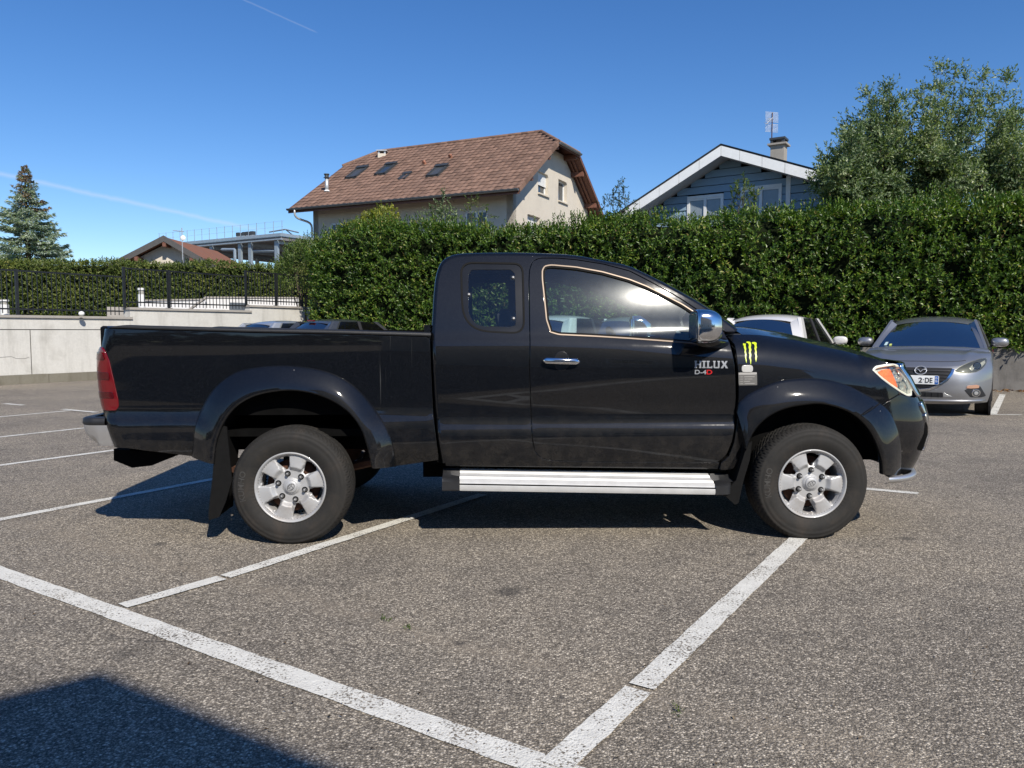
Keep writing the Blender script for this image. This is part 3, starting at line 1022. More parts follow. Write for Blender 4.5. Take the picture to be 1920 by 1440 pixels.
# ---- wheel arch flares
def flare(name, O, I, body_off=0.010, yi=0.004, lip=0.05, n=64):
    """O: (n,3) on the body, I: (n,3) at the arch opening"""
    prof = [0.0, 0.0, 0.03, 0.10, 0.2, 0.34, 0.5, 0.66, 0.82, 0.93, 0.985, 1.0, 1.0]
    G = []
    for i in range(len(O)):
        row = []
        for k, t_ in enumerate(prof):
            p = O[i] + (I[i] - O[i]) * t_
            f = 1 - (1 - t_) ** 1.6
            y = O[i][1] * (1 - f) + yi * f - body_off * min(1, 1 - t_ * 0.4)
            if k == 0: y = O[i][1] + 0.012
            if k == 1: y = O[i][1] - body_off * 0.35
            if t_ > 0.9: y += 0.010 * ((t_ - 0.9) / 0.1) ** 2
            row.append((p[0], y, p[2]))
        dirn = (I[i] - O[i]); dirn[1] = 0; dirn = dirn / (np.linalg.norm(dirn) + 1e-9)
        e = np.array(row[-1])
        row[-1] = tuple(e + dirn * 0.003 + np.array([0, 0.012, 0]))
        row.append(tuple(e - dirn * 0.004 + np.array([0, lip, 0])))
        G.append(row)
    G = np.array(G)
    outs = []
    for far in (0, 1):
        g = G.copy()
        if far: g[..., 1] = WID - g[..., 1]
        mb = MB().grid(g, flip=bool(far))
        nn = g.shape[1]
        mb.F.append(tuple(range(nn)) if far else tuple(range(nn - 1, -1, -1)))
        mb.F.append(tuple((len(g) - 1) * nn + k for k in (range(nn - 1, -1, -1) if far else range(nn))))
        outs.append(mb.build(name, M_BLACK, truck, auto=42))
    return outs


flare('wheel_arch_flare', S_bed(fuv[:, 0], fuv[:, 1]), pls(fli, 0.012), body_off=0.008, yi=0.011)

# ---- cab
roof_px = [(836, 868), (829, 830), (822, 757), (819, 700), (817, 660), (816, 627), (818, 590), (821, 545), (826, 512), (834, 494), (846, 486), (864, 482), (882, 481), (930, 480), (1013, 481), (1080, 485), (1130, 494), (1180, 505), (1213, 520), (1247, 537), (1280, 555), (1313, 574), (1347, 597), (1380, 621)]
roof_uv = inv(S_cab, roof_px, 0.2)
roof_s = smooth_curve(roof_uv, 130)
door_px = [(1016, 858), (1004, 846), (999, 820), (997, 773), (994, 690), (995, 640), (994, 580), (993, 530), (994, 505), (1000, 490), (1012, 485), (1045, 485), (1080, 488), (1130, 496), (1180, 509), (1213, 526), (1247, 544), (1280, 564), (1313, 586), (1340, 604), (1356, 622), (1366, 640), (1374, 670), (1378, 705), (1379, 745), (1377, 790), (1371, 830), (1361, 853), (1346, 866), (1262, 866), (1180, 865), (1100, 864), (1033, 862)]
door_uv = inv(S_cab, door_px, 0.1)
win_px = [(1031, 624), (1023, 600), (1019, 560), (1015, 523), (1015, 505), (1021, 497), (1034, 495), (1080, 499), (1130, 508), (1180, 522), (1213, 535), (1247, 552), (1280, 569), (1303, 584), (1330, 606), (1345, 622), (1350, 636), (1340, 646), (1310, 646), (1263, 642), (1180, 636), (1113, 632), (1047, 629)]
win_uv = inv(S_cab, win_px, 0.2)


def shrink(poly, d):
    """offsets a closed polygon inwards by d"""
    P_ = resample(poly, step=0.02, closed=True)
    a = np.sum(P_[:, 0] * np.roll(P_[:, 1], -1) - np.roll(P_[:, 0], -1) * P_[:, 1])
    t = np.roll(P_, -1, 0) - np.roll(P_, 1, 0)
    t /= np.linalg.norm(t, axis=1, keepdims=True) + 1e-12
    n = np.stack([-t[:, 1], t[:, 0]], 1) * (1 if a > 0 else -1)
    Q = P_ + n * d
    return Q[::2] if d > 0.02 else Q


GAP = 0.0085
door_hole = shrink(door_uv, -GAP)
qwin_px = round_poly([(864, 492), (980, 494), (983, 625), (868, 620)], [22, 16, 22, 52], 7)
qwin_uv = inv(S_cab, qwin_px, 0.2)
# side of the cab: rear quarter, roof rail, A pillar and rocker in one pressing around the door
_rock = inv(S_cab, [(1345, 879), (1180, 877), (1000, 875), (836, 873)])
_ap = inv(S_cab, [(1366, 628), (1352, 615)])
# cut: the outline runs along the door opening between A pillar foot and rocker front
dl = resample(door_hole, step=0.02, closed=True)
ia = np.argmin(np.linalg.norm(dl - inv(S_cab, [(1356, 622)])[0], axis=1))
ib = np.argmin(np.linalg.norm(dl - inv(S_cab, [(1346, 867)])[0], axis=1))
n_ = len(dl)
path = [dl[(ia + k) % n_] for k in range((ib - ia) % n_ + 1)]
alt = [dl[(ia - k) % n_] for k in range((ia - ib) % n_ + 1)]
cen = inv(S_cab, [(1000, 700)])[0]
path = path if min(np.linalg.norm(np.array(path) - cen, axis=1)) < min(np.linalg.norm(np.array(alt) - cen, axis=1)) else alt
outer = np.vstack([roof_s, path, _rock])
cs = part('cab_side', S_cab, outer, (qwin_uv,), M_BLACK, res=0.035, step=0.02, thick=0.035, mirror=WID)

# rounded edges running into the roof, windscreen, back wall
rs = S_cab(roof_s[:, 0], roof_s[:, 1])
tg = np.gradient(roof_s, axis=0); tg /= np.linalg.norm(tg, axis=1, keepdims=True)
e2 = np.stack([-tg[:, 1], tg[:, 0]], 1)                   # points out of the outline (up / back)
rr = np.interp(np.arange(130) / 129.0, [0, 0.2, 0.33, 0.62, 1.0], [0.024, 0.024, 0.024, 0.022, 0.018])
nS = nrm(S_cab, roof_s[:, 0], roof_s[:, 1])
arc = []
for a_ in np.linspace(0, math.pi / 2, 8):
    out3 = np.stack([e2[:, 0], np.zeros(130), e2[:, 1]], 1)
    # start tangentially to the side skin
    side_t = np.stack([e2[:, 0], (S_cab(roof_s[:, 0] + e2[:, 0] * 1e-3, roof_s[:, 1] + e2[:, 1] * 1e-3)[:, 1] - rs[:, 1]) / 1e-3, e2[:, 1]], 1)
    arc.append(rs + side_t * (rr * math.sin(a_))[:, None] + np.array([0, 1, 0]) * (rr * (1 - math.cos(a_)))[:, None])
arc = np.array(arc)                                        # 8,130,3
edge = arc[-1]
is_back = np.arange(130) < int(np.argmin(np.abs(roof_s[:, 0] - inv(S_cab, [(834, 494)])[0, 0]) + 10 * (roof_s[:, 1] < 1.5)))
iroof = int(np.argmax(is_back == False))
iws = int(np.argmin(np.abs(roof_s[:, 0] - inv(S_cab, [(1168, 502)])[0, 0]) + 10 * (np.arange(130) < iroof)))
ibelt = int(np.argmin(np.abs(roof_s[:, 1] - 1.24) + 10 * (np.arange(130) > iroof)))
for far in (0, 1):
    g = arc.copy()
    if far: g[..., 1] = WID - g[..., 1]
    MB().grid(g, flip=bool(far)).build('cab_edge', M_BLACK, truck, smooth=True)


def across(i0, i1, crown, name, material, n=24, p=2.2, glass=None, push=None):
    E = edge[i0:i1 + 1]; W = np.array([0, WID, 0]) + E * np.array([1, -1, 1])
    t_ = np.linspace(0, 1, n)
    G = []
    for j, (a, b) in enumerate(zip(E, W)):
        o3 = np.array([e2[i0 + j, 0], 0, e2[i0 + j, 1]])
        cr = crown[j] if hasattr(crown, '__len__') else crown
        G.append([a + (b - a) * q + o3 * cr * (1 - abs(2 * q - 1) ** p) for q in t_])
    return MB().grid(np.array(G)).build(name, material, truck, smooth=True)


NB = 130
cr_all = np.interp(np.arange(NB), [0, ibelt, iroof, iws, NB - 1], [0.02, 0.035, 0.03, 0.04, 0.10])
across(iroof, iws, cr_all[iroof:iws + 1], 'roof', M_BLACK)
across(iws, NB - 1, cr_all[iws:], 'windscreen', M_GLASS)
across(0, ibelt - 6, cr_all[0:ibelt - 5], 'cab_back_wall', M_BLACK)
itop = iroof - 10
across(ibelt - 6, itop, cr_all[ibelt - 6:itop + 1], 'rear_window', M_GLASS_T)
across(itop, iroof, cr_all[itop:iroof + 1], 'cab_back_header', M_BLACK)

# quarter window: black printed border, clear centre, latches
qin_px = round_poly([(878, 505), (965, 505), (968, 613), (893, 611), (878, 590)], [10, 8, 8, 14, 10], 5)
qin = inv(S_cab, qin_px, 0.2)
_, = [0]
qw = part('quarter_window', S_cab, shrink(qwin_uv, 0.003), (), M_GLASS_T, res=0.04, off=-0.006, thick=0.004, mirror=WID)
M_FRIT = mat('black_glass_border', (0.006, 0.007, 0.009), 0.3, coat=0.6, spec=0.1)
for k, o in enumerate(panel('window_border', S_cab, shrink(qwin_uv, 0.004), (qin,), M_FRIT, qw[0], res=0.04, off=-0.0035, thick=0.001, bev=0.0005, mirror=WID)):
    o.parent = qw[k]
panel('window_seal', S_cab, shrink(qwin_uv, -0.004), (shrink(qwin_uv, 0.004),), M_RUBBER, truck, res=0.02, off=0.001, thick=0.004, bev=0.002, mirror=WID)
for (a, b) in ((962, 520), (879, 552), (963, 597)):
    q = inv(S_cab, [(a, b)], 0.2)[0]
    c3 = S_cab(*q); nn = nrm(S_cab, *q)
    G = lathe([(0.0, 0.0), (-0.002, 0.006), (0.004, 0.010), (0.012, 0.011)], 16)
    m3 = Vector(tuple(-nn)).to_track_quat('Y', 'Z').to_matrix()
    o = MB().grid(np.array([[tuple(m3 @ Vector(tuple(q_))) for q_ in row] for row in G]) + c3 + nn * 0.004, close_u=True).build('window_latch', M_STEEL, qw[0], smooth=True)
    g = MB().box((-0.016, -0.003, -0.018), (0.016, 0.003, 0.018), bevel=0.003)
    V = np.array([tuple(m3 @ Vector(v)) for v in g.V]) + c3 - nn * 0.010
    mesh('latch_plate', V, g.F, M_RUBBER, qw[0])

# ---- door
dr = part('door', S_cab, door_uv, (win_uv,), M_BLACK, res=0.035, step=0.02, thick=0.03, mirror=WID)
wtr = panel('window_trim', S_cab, shrink(win_uv, 0.003), (shrink(win_uv, 0.0085),), M_BRONZE, dr[0], res=0.02, step=0.015, off=0.002, thick=0.010, bev=0.003, mirror=WID)
wtr[1].parent = dr[1]
wsl = panel('window_seal', S_cab, shrink(win_uv, 0.0095), (shrink(win_uv, 0.020),), M_RUBBER, dr[0], res=0.02, step=0.015, off=-0.001, thick=0.012, bev=0.002, mirror=WID)
wsl[1].parent = dr[1]
dg = panel('window_glass', S_cab, shrink(win_uv, 0.016), (), M_GLASS, dr[0], res=0.04, off=-0.010, thick=0.004, mirror=WID)
dg[1].parent = dr[1]


def slab_on(S, pts_uv, h0, h1, name, material, parent, res=0.01, bev=0.002):
    return panel(name, S, pts_uv, (), material, parent, res=res, step=res, off=h1, thick=h1 - h0, bev=bev)


# handle
hc = inv(S_cab, [(1053, 677)])[0]
cup = hc + np.stack([np.cos(np.linspace(0, 2 * math.pi, 33)[:-1]) * 0.044, np.sin(np.linspace(0, 2 * math.pi, 33)[:-1]) * 0.056], 1)
M_CUP = mat('handle_recess', (0.004, 0.004, 0.005), 0.3, coat=0.8)
slab_on(S_cab, cup, -0.004, 0.0015, 'handle_recess', M_CUP, dr[0])
hx0, hx1 = inv(S_cab, [(1018, 676)])[0], inv(S_cab, [(1086, 678)])[0]
G = []
for i in range(25):
    t_ = i / 24
    c = hx0 + (hx1 - hx0) * t_
    base = S_cab(*c); nn = nrm(S_cab, *c)
    rz = 0.0185 * min(1, (math.sin(math.pi * min(max(t_, 0.0), 1.0)) * 3.0) ** 0.5 + 0.12)
    ry = 0.011
    lift = 0.020 + 0.016 * math.sin(math.pi * t_)
    G.append([base + nn * (lift + ry * math.cos(a_)) + np.array([0, 0, 1]) * rz * math.sin(a_) for a_ in np.linspace(0, 2 * math.pi, 15)[:-1]])
hb = MB().grid(np.array(G), close_v=True, flip=True)
hb.F += [tuple(range(14)), tuple(24 * 14 + k for k in range(13, -1, -1))]
hb.build('door_handle', M_CHROME, dr[0], smooth=True)
for q in (hx0 + (hx1 - hx0) * 0.08, hx0 + (hx1 - hx0) * 0.92):
    b_ = S_cab(*q)
    MB().box((b_[0] - 0.012, b_[1] - 0.022, b_[2] - 0.012), (b_[0] + 0.012, b_[1] + 0.004, b_[2] + 0.012), bevel=0.004).build('handle_foot', M_CHROME, dr[0])


def letters(name, S, body, q0, q1, h, material, parent, h0=0.0005, thick=0.002, slant=0.0, bold=True):
    """lettering raised on the surface between pixel positions q0 (lower left) and q1 (lower right)"""
    V, Fc = text_geo(body, bold)
    a, b = inv(S, [q0, q1])
    w = V[:, 0].max()
    d = b - a
    up = np.array([-d[1], d[0]]) / np.linalg.norm(d)
    uv = a + np.outer((V[:, 0] + slant * V[:, 1]) / w, d) + np.outer(V[:, 1] * h, up)
    p = S(uv[:, 0], uv[:, 1]); n = nrm(S, uv[:, 0], uv[:, 1])
    top = p + n * (h0 + thick)
    nV = len(V)
    edges = {}
    for f in Fc:
        for i in range(len(f)):
            e_ = (f[i], f[(i + 1) % len(f)])
            edges[e_] = 1
    side = [(e_[0], e_[0] + nV, e_[1] + nV, e_[1]) for e_ in edges if (e_[1], e_[0]) not in edges]
    fc = [tuple(f) for f in Fc] + side
    return mesh(name, np.vstack([top, p - n * 0.001]), fc, material, parent)


M_BADGE = mat('badge_chrome', (0.42, 0.435, 0.46), 0.3, 0.4)
M_BADGE_RED = mat('badge_red', (0.55, 0.02, 0.02), 0.25, coat=0.6)
# model name: heavy slab letters with wide serifs
def bar_letters(name, word, S, q0, q1, h, material, parent):
    shapes = {
        'H': [[(0, 0), (.34, 0), (.34, .16), (.28, .16), (.28, .42), (.72, .42), (.72, .16), (.66, .16), (.66, 0), (1, 0), (1, .16), (.94, .16), (.94, .84), (1, .84), (1, 1), (.66, 1), (.66, .84), (.72, .84), (.72, .60), (.28, .60), (.28, .84), (.34, .84), (.34, 1), (0, 1), (0, .84), (.06, .84), (.06, .16), (0, .16)]],
        'I': [[(0, 0), (.5, 0), (.5, .16), (.38, .16), (.38, .84), (.5, .84), (.5, 1), (0, 1), (0, .84), (.12, .84), (.12, .16), (0, .16)]],
        'L': [[(0, 0), (.85, 0), (.85, .30), (.72, .30), (.72, .18), (.34, .18), (.34, .84), (.44, .84), (.44, 1), (0, 1), (0, .84), (.1, .84), (.1, .16), (0, .16)]],
        'U': [[(.08, .1), (.18, 0), (.84, 0), (.94, .1), (.94, .84), (1, .84), (1, 1), (.64, 1), (.64, .84), (.72, .84), (.72, .18), (.30, .18), (.30, .84), (.36, .84), (.36, 1), (0, 1), (0, .84), (.08, .84)]],
        'X': [[(0, 0), (.34, 0), (.54, .36), (.74, 0), (1.08, 0), (.72, .55), (1.0, 1), (.70, 1), (.54, .70), (.38, 1), (.06, 1), (.36, .53)]],
    }
    adv = {'H': 1.12, 'I': 0.62, 'L': 0.95, 'U': 1.12, 'X': 1.1}
    tot = sum(adv[c] for c in word)
    a, b = inv(S, [q0, q1]); d = (b - a); up = np.array([-d[1], d[0]]) / np.linalg.norm(d)
    x = 0
    V_, F_ = [], []
    for c in word:
        for sh in shapes[c]:
            s2 = np.array(sh) + [x, 0]
            uv = a + np.outer(s2[:, 0] / tot, d) + np.outer(s2[:, 1] * h, up)
            # keep the exact outline
            tri = geometry.tessellate_polygon([[Vector((q[0], q[1], 0)) for q in uv]])
            p = S(uv[:, 0], uv[:, 1]); n = nrm(S, uv[:, 0], uv[:, 1])
            base = len(V_)
            V_ += list(p + n * 0.0035) + list(p - n * 0.001)
            m_ = len(uv)
            for t3 in tri:
                t3 = list(t3)
                A_ = uv[t3]
                if np.cross(A_[1] - A_[0], A_[2] - A_[0]) < 0: t3 = t3[::-1]
                F_.append(tuple(base + q for q in t3))
            F_ += [(base + i, base + m_ + i, base + m_ + (i + 1) % m_, base + (i + 1) % m_) for i in range(m_)]
        x += adv[c]
    return mesh(name, V_, F_, material, parent)


bar_letters('model_badge', 'HILUX', S_cab, (1302, 690), (1365, 690.5), 0.043, M_BADGE, dr[0])
letters('engine_badge', S_cab, 'D-4', (1302.5, 701.5), (1324, 701.8), 0.026, M_BADGE, dr[0])
letters('engine_badge', S_cab, 'D', (1324.5, 701.8), (1335, 702), 0.027, M_BADGE_RED, dr[0])

# mirror
mc = pl(1326, 612, -0.05)
G = []
nu, nv = 26, 20
for i in range(nu):
    row = []
    th = math.pi * i / (nu - 1) - math.pi / 2           # -x (glass side) .. +x
    for j in range(nv):
        ph = 2 * math.pi * j / nv
        ex = 0.55
        sg = lambda q: math.copysign(abs(q) ** ex, q)
        cx = math.sin(th)
        rx = (0.052 if cx < 0 else 0.112) * (math.copysign(abs(cx) ** (0.35 if cx < 0 else 0.9), cx))
        rad = abs(math.cos(th)) ** (0.22 if cx < 0 else 0.62)
        row.append((mc[0] + rx - 0.03, mc[1] + 0.005 + 0.105 * rad * sg(math.cos(ph)), mc[2] + 0.098 * rad * sg(math.sin(ph)) - 0.10 * max(0, rx) ** 1.3))
    G.append(row)
mb = MB().grid(np.array(G), close_v=True)
mr_ = empty('mirror', (0, 0, 0), parent=truck)
mo = mb.build('mirror_cap', M_CHROME, mr_, smooth=True)
o2 = MB().box((mc[0] - 0.084, mc[1] - 0.070, mc[2] - 0.070), (mc[0] - 0.079, mc[1] + 0.085, mc[2] + 0.070), bevel=0.003).build('mirror_glass', M_CHROME, mr_)
# black foot reaching to the door corner
foot_px = pl(1352, 640, 0.06)
G = []
for i in range(9):
    t_ = i / 8
    c = np.array([mc[0] + 0.01, mc[1] + 0.04, mc[2] - 0.085]) * (1 - t_) + np.array([foot_px[0] - 0.02, 0.112, foot_px[2] - 0.012]) * t_
    w, h = 0.075 * (1 - t_) + 0.085 * t_, 0.034 * (1 - t_) + 0.040 * t_
    G.append([c + np.array([w * math.cos(a_), 0.012 * math.sin(a_ * 2) * 0, h * math.sin(a_)]) for a_ in np.linspace(0, 2 * math.pi, 17)[:-1]])
fm = MB().grid(np.array(G), close_v=True)
fm.F.append(tuple(range(16)))
fm.build('mirror_foot', M_BLACK, mr_, smooth=True)
# far mirror, simply turned over
mr2 = empty('mirror', (0, 0, 0), parent=truck)
for ch in list(mr_.children):
    V = np.array([v.co[:] for v in ch.data.vertices]); V[:, 1] = WID - V[:, 1]
    mesh(ch.name.split('.')[0], V, [tuple(p.vertices)[::-1] for p in ch.data.polygons], ch.data.materials[0], mr2, True)

# ---- fender, bumper, lamps
ffo = smooth_curve([(1381, 772), (1386, 752), (1397, 742), (1427, 726), (1453, 716), (1490, 710), (1523, 709), (1557, 713), (1590, 723), (1618, 737), (1644, 752), (1665, 769), (1681, 800), (1690, 840), (1689, 889)], 64)
ffi = smooth_curve([(1400, 845), (1407, 824), (1420, 802), (1440, 783), (1467, 769), (1507, 760), (1540, 758), (1573, 765), (1600, 777), (1623, 797), (1640, 822), (1650, 848), (1655, 868), (1656, 890)], 64)
fo_uv = inv(S_front, ffo)
# fender skin
fx = np.linspace(pl(1374, 640, 0.08)[0], pl(1682, 690, 0.1)[0], 40)
top = np.stack([fx, ztop(fx) - 0.002], 1)[::-1]
fr_rear = inv(S_front, [(1378, 645), (1383, 675), (1386, 705), (1386, 745), (1384, 790), (1377, 832), (1368, 856), (1353, 869), (1351, 881), (1372, 880), (1392, 862)])
fmid = inv(S_front, ffo * 0.55 + ffi * 0.45)
iseam = int(np.argmin(np.abs((ffo * 0.55 + ffi * 0.45)[:, 0] - 1622) + 1000 * (np.arange(64) < 32)))
seam = inv(S_front, [(1625, 775), (1650, 759), (1672, 746), (1684, 739)])
lampcut = inv(S_front, [(1686, 736), (1668, 722), (1652, 710), (1636, 695), (1641, 687), (1660, 684), (1676, 682.5)])
outer = np.vstack([fr_rear, fmid[:iseam], seam, lampcut, top[1:]])
part('fender', S_front, outer, (), M_BLACK, res=0.035, step=0.02, thick=0.03, mirror=WID)
flare('wheel_arch_flare', S_front(fo_uv[:, 0], fo_uv[:, 1]), pls(ffi, 0.010), body_off=0.008, yi=0.009)

q = inv(S_front, [(1648, 757), (1640, 763), (1630, 770), (1619, 778)])
MB().tube([np.array([p[0], p[1] - 0.004, p[2]]) for p in (pl(1649, 756, 0.045), pl(1640, 763, 0.022), pl(1630, 770, 0.006), pl(1618, 778, 0.001))], 0.0035, 6).build('flare_seam', M_RUBBER, truck)

# hood
ns = 44
hxs = np.linspace(pl(1394, 627, 0.2)[0], top[0, 0] + 0.02, ns)
E = S_front(hxs, ztop(hxs)) + np.array([0, 0.004, -0.001])
G = []
for j in range(ns):
    s_ = j / (ns - 1)
    a = E[j]; b = a * np.array([1, -1, 1]) + np.array([0, WID, 0])
    row = []
    for q in np.linspace(0, 1, 30):
        w = abs(2 * q - 1)
        cr = 0.050 * (1 - w ** 3.2) + 0.010 * math.exp(-((w - 0.62) / 0.16) ** 2)
        fwd = (0.16 * s_ ** 5) * (1 - w ** 2.4)
        bk = -0.10 * (1 - s_) ** 6 * (1 - w ** 2)
        row.append(a + (b - a) * q + np.array([fwd - bk * 0, 0, cr - 0.045 * s_ ** 6 * (1 - w ** 2)]))
    G.append(row)
HG = np.array(G)
MB().grid(HG).build('bonnet', M_BLACK, truck, smooth=True)
# bonnet front lip
lip = HG[-1]
MB().grid(np.array([lip, lip + np.array([0.012, 0, -0.012]), lip + np.array([0.010, 0, -0.05])])).build('bonnet_lip', M_BLACK, truck, smooth=True)
# black cowl in front of the windscreen
a = edge[-1]; 
MB().box((a[0] - 0.16, 0.24, a[2] - 0.08), (a[0] + 0.09, WID - 0.24, a[2] - 0.03), bevel=0.01).build('windscreen_cowl', M_PLASTIC, truck)
for yy in (0.62, 1.18):
    MB().tube([(a[0] + 0.04, yy, a[2] - 0.02), (a[0] + 0.03, yy - 0.2, a[2] - 0.01), (a[0] + 0.02, yy - 0.36, a[2] - 0.005)], 0.008, 6).build('wiper', M_RUBBER, truck)
# mirror-foot sail panel between door top corner and bonnet
sp = inv(S_front, [(1372, 627.5), (1396, 627.5), (1386, 619)], 0.12)

# bumper
U_L = inv(S_front, [(1707, 744)])[0, 0]
btop = inv(S_front, [(1622, 779), (1650, 762), (1673, 748), (1686, 740), (1700, 744)])
zb_top = btop[-1, 1]
bleft = inv(S_front, [(1660, 893), (1662, 850), (1655, 810), (1645, 790)])
zb_bot = bleft[0, 1] + 0.01
outer = np.vstack([btop, [(btop[-1, 0] + 0.06, zb_top - 0.01), (U_MID, zb_top - 0.02), (U_MID, zb_bot)], [(btop[-1, 0], zb_bot)], bleft])
cut0 = btop[-1, 0] + 0.20
intake = round_poly([(cut0, 0.60), (cut0 + 0.1, 0.74), (U_MID - 0.0, 0.74), (U_MID, 0.47), (cut0 + 0.06, 0.47)], [0.02, 0.02, 0, 0, 0.02], 4)
bp = part('front_bumper', S_front, outer, (), M_BLACK, res=0.035, step=0.02, thick=0.03, off=0.004, mirror=WID)
# dark intake and fog lamp recess, chrome guard
ug0 = btop[-1, 0] + 0.115
for (nm, poly, m_, off, th) in (
    ('bumper_intake', round_poly([(ug0 + 0.12, 0.50), (ug0 + 0.16, 0.72), (U_MID, 0.72), (U_MID, 0.50)], [0.03, 0.03, 0, 0], 4), M_DARK, 0.008, 0.006),
    ('fog_lamp_recess', round_poly([(ug0 - 0.05, 0.52), (ug0 + 0.02, 0.68), (ug0 + 0.075, 0.66), (ug0 + 0.065, 0.50)], 0.02, 4), M_DARK, 0.007, 0.006),
    ('chrome_guard', round_poly([(ug0 + 0.02, 0.735), (ug0 - 0.01, 0.80), (U_MID, 0.82), (U_MID, 0.73)], [0.02, 0.03, 0, 0], 4), M_CHROME, 0.016, 0.012),
    ('chrome_guard', round_poly([(ug0 + 0.02, 0.735), (ug0 + 0.09, 0.735), (ug0 + 0.10, 0.50), (ug0 + 0.07, 0.50)], [0.01, 0.01, 0.02, 0.02], 4), M_CHROME, 0.018, 0.012),
):
    for k, o in enumerate(panel(nm, S_front, poly, (), m_, bp[0], res=0.03, step=0.02, off=off, thick=th, bev=0.004, mirror=WID)):
        o.parent = bp[k]
skid = inv(S_front, [(1646, 897), (1664, 892), (1690, 886)])
us = np.linspace(skid[0, 0], U_MID, 60)
G = []
for i, u_ in enumerate(us):
    zc = zb_bot + 0.006 * 0
    p = S_front(u_, zc); n = nrm(S_front, u_, zc)
    n = np.array([n[0], n[1], 0]); n /= np.linalg.norm(n)
    w_ = np.clip(i / 26.0, 0, 1); p = p + n * 0.080 * (1 - w_ * w_ * (3 - 2 * w_)) + np.array([0, 0, -0.010 - 0.008 * (1 - w_)])
    G.append([p + n * dx + np.array([0, 0, dz]) for dx, dz in ((-0.01, 0.022), (0.012, 0.020), (0.019, 0.008), (0.014, -0.008), (-0.004, -0.020), (-0.05, -0.026))])
for far in (0, 1):
    g = np.array(G)
    if far: g[..., 1] = WID - g[..., 1]
    MB().grid(g, flip=not far).build('chrome_lip', M_SATIN, bp[far], smooth=True)

# headlamp
lp = inv(S_front, [(1637, 694), (1642, 688), (1658, 685), (1674, 683.5), (1684, 687), (1692, 698), (1701, 714), (1708, 731), (1708, 741), (1700, 741), (1688, 734), (1669, 721), (1653, 709)])
amb = inv(S_front, [(1648, 697), (1656, 693), (1670, 691.5), (1678, 708), (1685.5, 727), (1672, 720), (1658, 709)])
hl = part('headlight', S_front, lp, (), M_LENS, res=0.02, step=0.012, off=0.004, thick=0.03, bev=0.004, crown=0.012, crown_w=0.03, mirror=WID)
cc = lp.mean(0)
for (nm, poly, m_, off, th) in (('lamp_housing', lp * 1.0, M_REFLECT, -0.022, 0.004), ('lamp_rim', None, None, 0, 0), ('turn_signal', amb, M_AMBER, -0.008, 0.012)):
    if nm == 'lamp_rim':
        oo = panel('lamp_rim', S_front, shrink(lp, -0.004), (shrink(lp, 0.006),), M_WHITE_PL, hl[0], res=0.012, step=0.01, off=0.003, thick=0.02, bev=0.002, mirror=WID)
    else:
        oo = panel(nm, S_front, poly, (), m_, hl[0], res=0.02, step=0.012, off=off, thick=th, mirror=WID)
    for k, o in enumerate(oo):
        o.parent = hl[k]
for (a, b, rad) in ((1686, 703, 0.042), (1696, 724, 0.032)):
    q = inv(S_front, [(a, b)])[0]
    c3 = S_front(*q); nn = nrm(S_front, *q)
    m3 = Vector(tuple(-nn)).to_track_quat('Y', 'Z').to_matrix()
    G = lathe([(-0.004, rad), (0.0, rad * 0.96), (0.012, rad * 0.6), (0.017, 0.3 * rad), (0.010, 0.22 * rad), (0.006, 0.0)], 24)
    G = np.array([[tuple(m3 @ Vector(tuple(v))) for v in row] for row in G])
    MB().grid(G + c3 - nn * 0.016, close_u=True).build('lamp_bowl', M_REFLECT, hl[0], smooth=True)
# ribs of the reflector
for k_ in range(5):
    q = inv(S_front, [(1676 + 4.2 * k_, 694 + 7.0 * k_), (1681 + 4.4 * k_, 691 + 7.4 * k_)])
    pa, pb = S_front(*q[0]) - nrm(S_front, *q[0]) * 0.012, S_front(*q[1]) - nrm(S_front, *q[1]) * 0.012
    MB().tube([pa, pb], 0.0025, 5).build('reflector_rib', M_REFLECT, hl[0])

# grille
ug = lp[:, 0].max() + 0.012
zg0, zg1 = 0.845, 1.04
gr_o = round_poly([(ug + 0.015, zg0), (ug - 0.04, zg1 - 0.07), (ug - 0.05, zg1), (U_MID, zg1 + 0.015), (U_MID, zg0)], [0.03, 0.02, 0.02, 0, 0], 5)
gr_i = round_poly([(ug + 0.075, zg0 + 0.035), (ug + 0.04, zg1 - 0.035), (U_MID - 0.001, zg1 - 0.02), (U_MID - 0.001, zg0 + 0.035)], [0.02, 0.02, 0, 0], 5)
gg = part('grille', S_front, gr_o, (), M_DARK, res=0.03, step=0.02, off=-0.004, thick=0.01, mirror=WID)
for k, o in enumerate(panel('grille_surround', S_front, gr_o, (gr_i,), M_CHROME, gg[0], res=0.02, step=0.015, off=0.020, thick=0.024, bev=0.010, mirror=WID)):
    o.parent = gg[k]
for zz in (0.905, 0.955):
    poly = [(ug + 0.06, zz - 0.011), (U_MID, zz - 0.011), (U_MID, zz + 0.011), (ug + 0.055, zz + 0.011)]
    for k, o in enumerate(panel('grille_bar', S_front, poly, (), M_CHROME, gg[0], res=0.02, step=0.02, off=0.012, thick=0.012, bev=0.004, mirror=WID)):
        o.parent = gg[k]
G = lathe([(-0.012, 0.0), (-0.012, 0.05), (-0.008, 0.062), (0.0, 0.066)], 28)
G = G[..., [1, 0, 2]] * np.array([-1, 1, 1])
nose = S_front(U_MID - 0.001, 0.945)
MB().grid(G * np.array([-1, 1.3, 1]) + np.array([nose[0] + 0.014, WID / 2, 0.945]), close_u=True).build('grille_emblem', M_CHROME, truck, smooth=True)
# inner block so that nothing shows through the nose
MB().box((2.55, 0.20, 0.45), (3.62, WID - 0.20, 0.98)).build('engine_bay', M_DARK, truck)

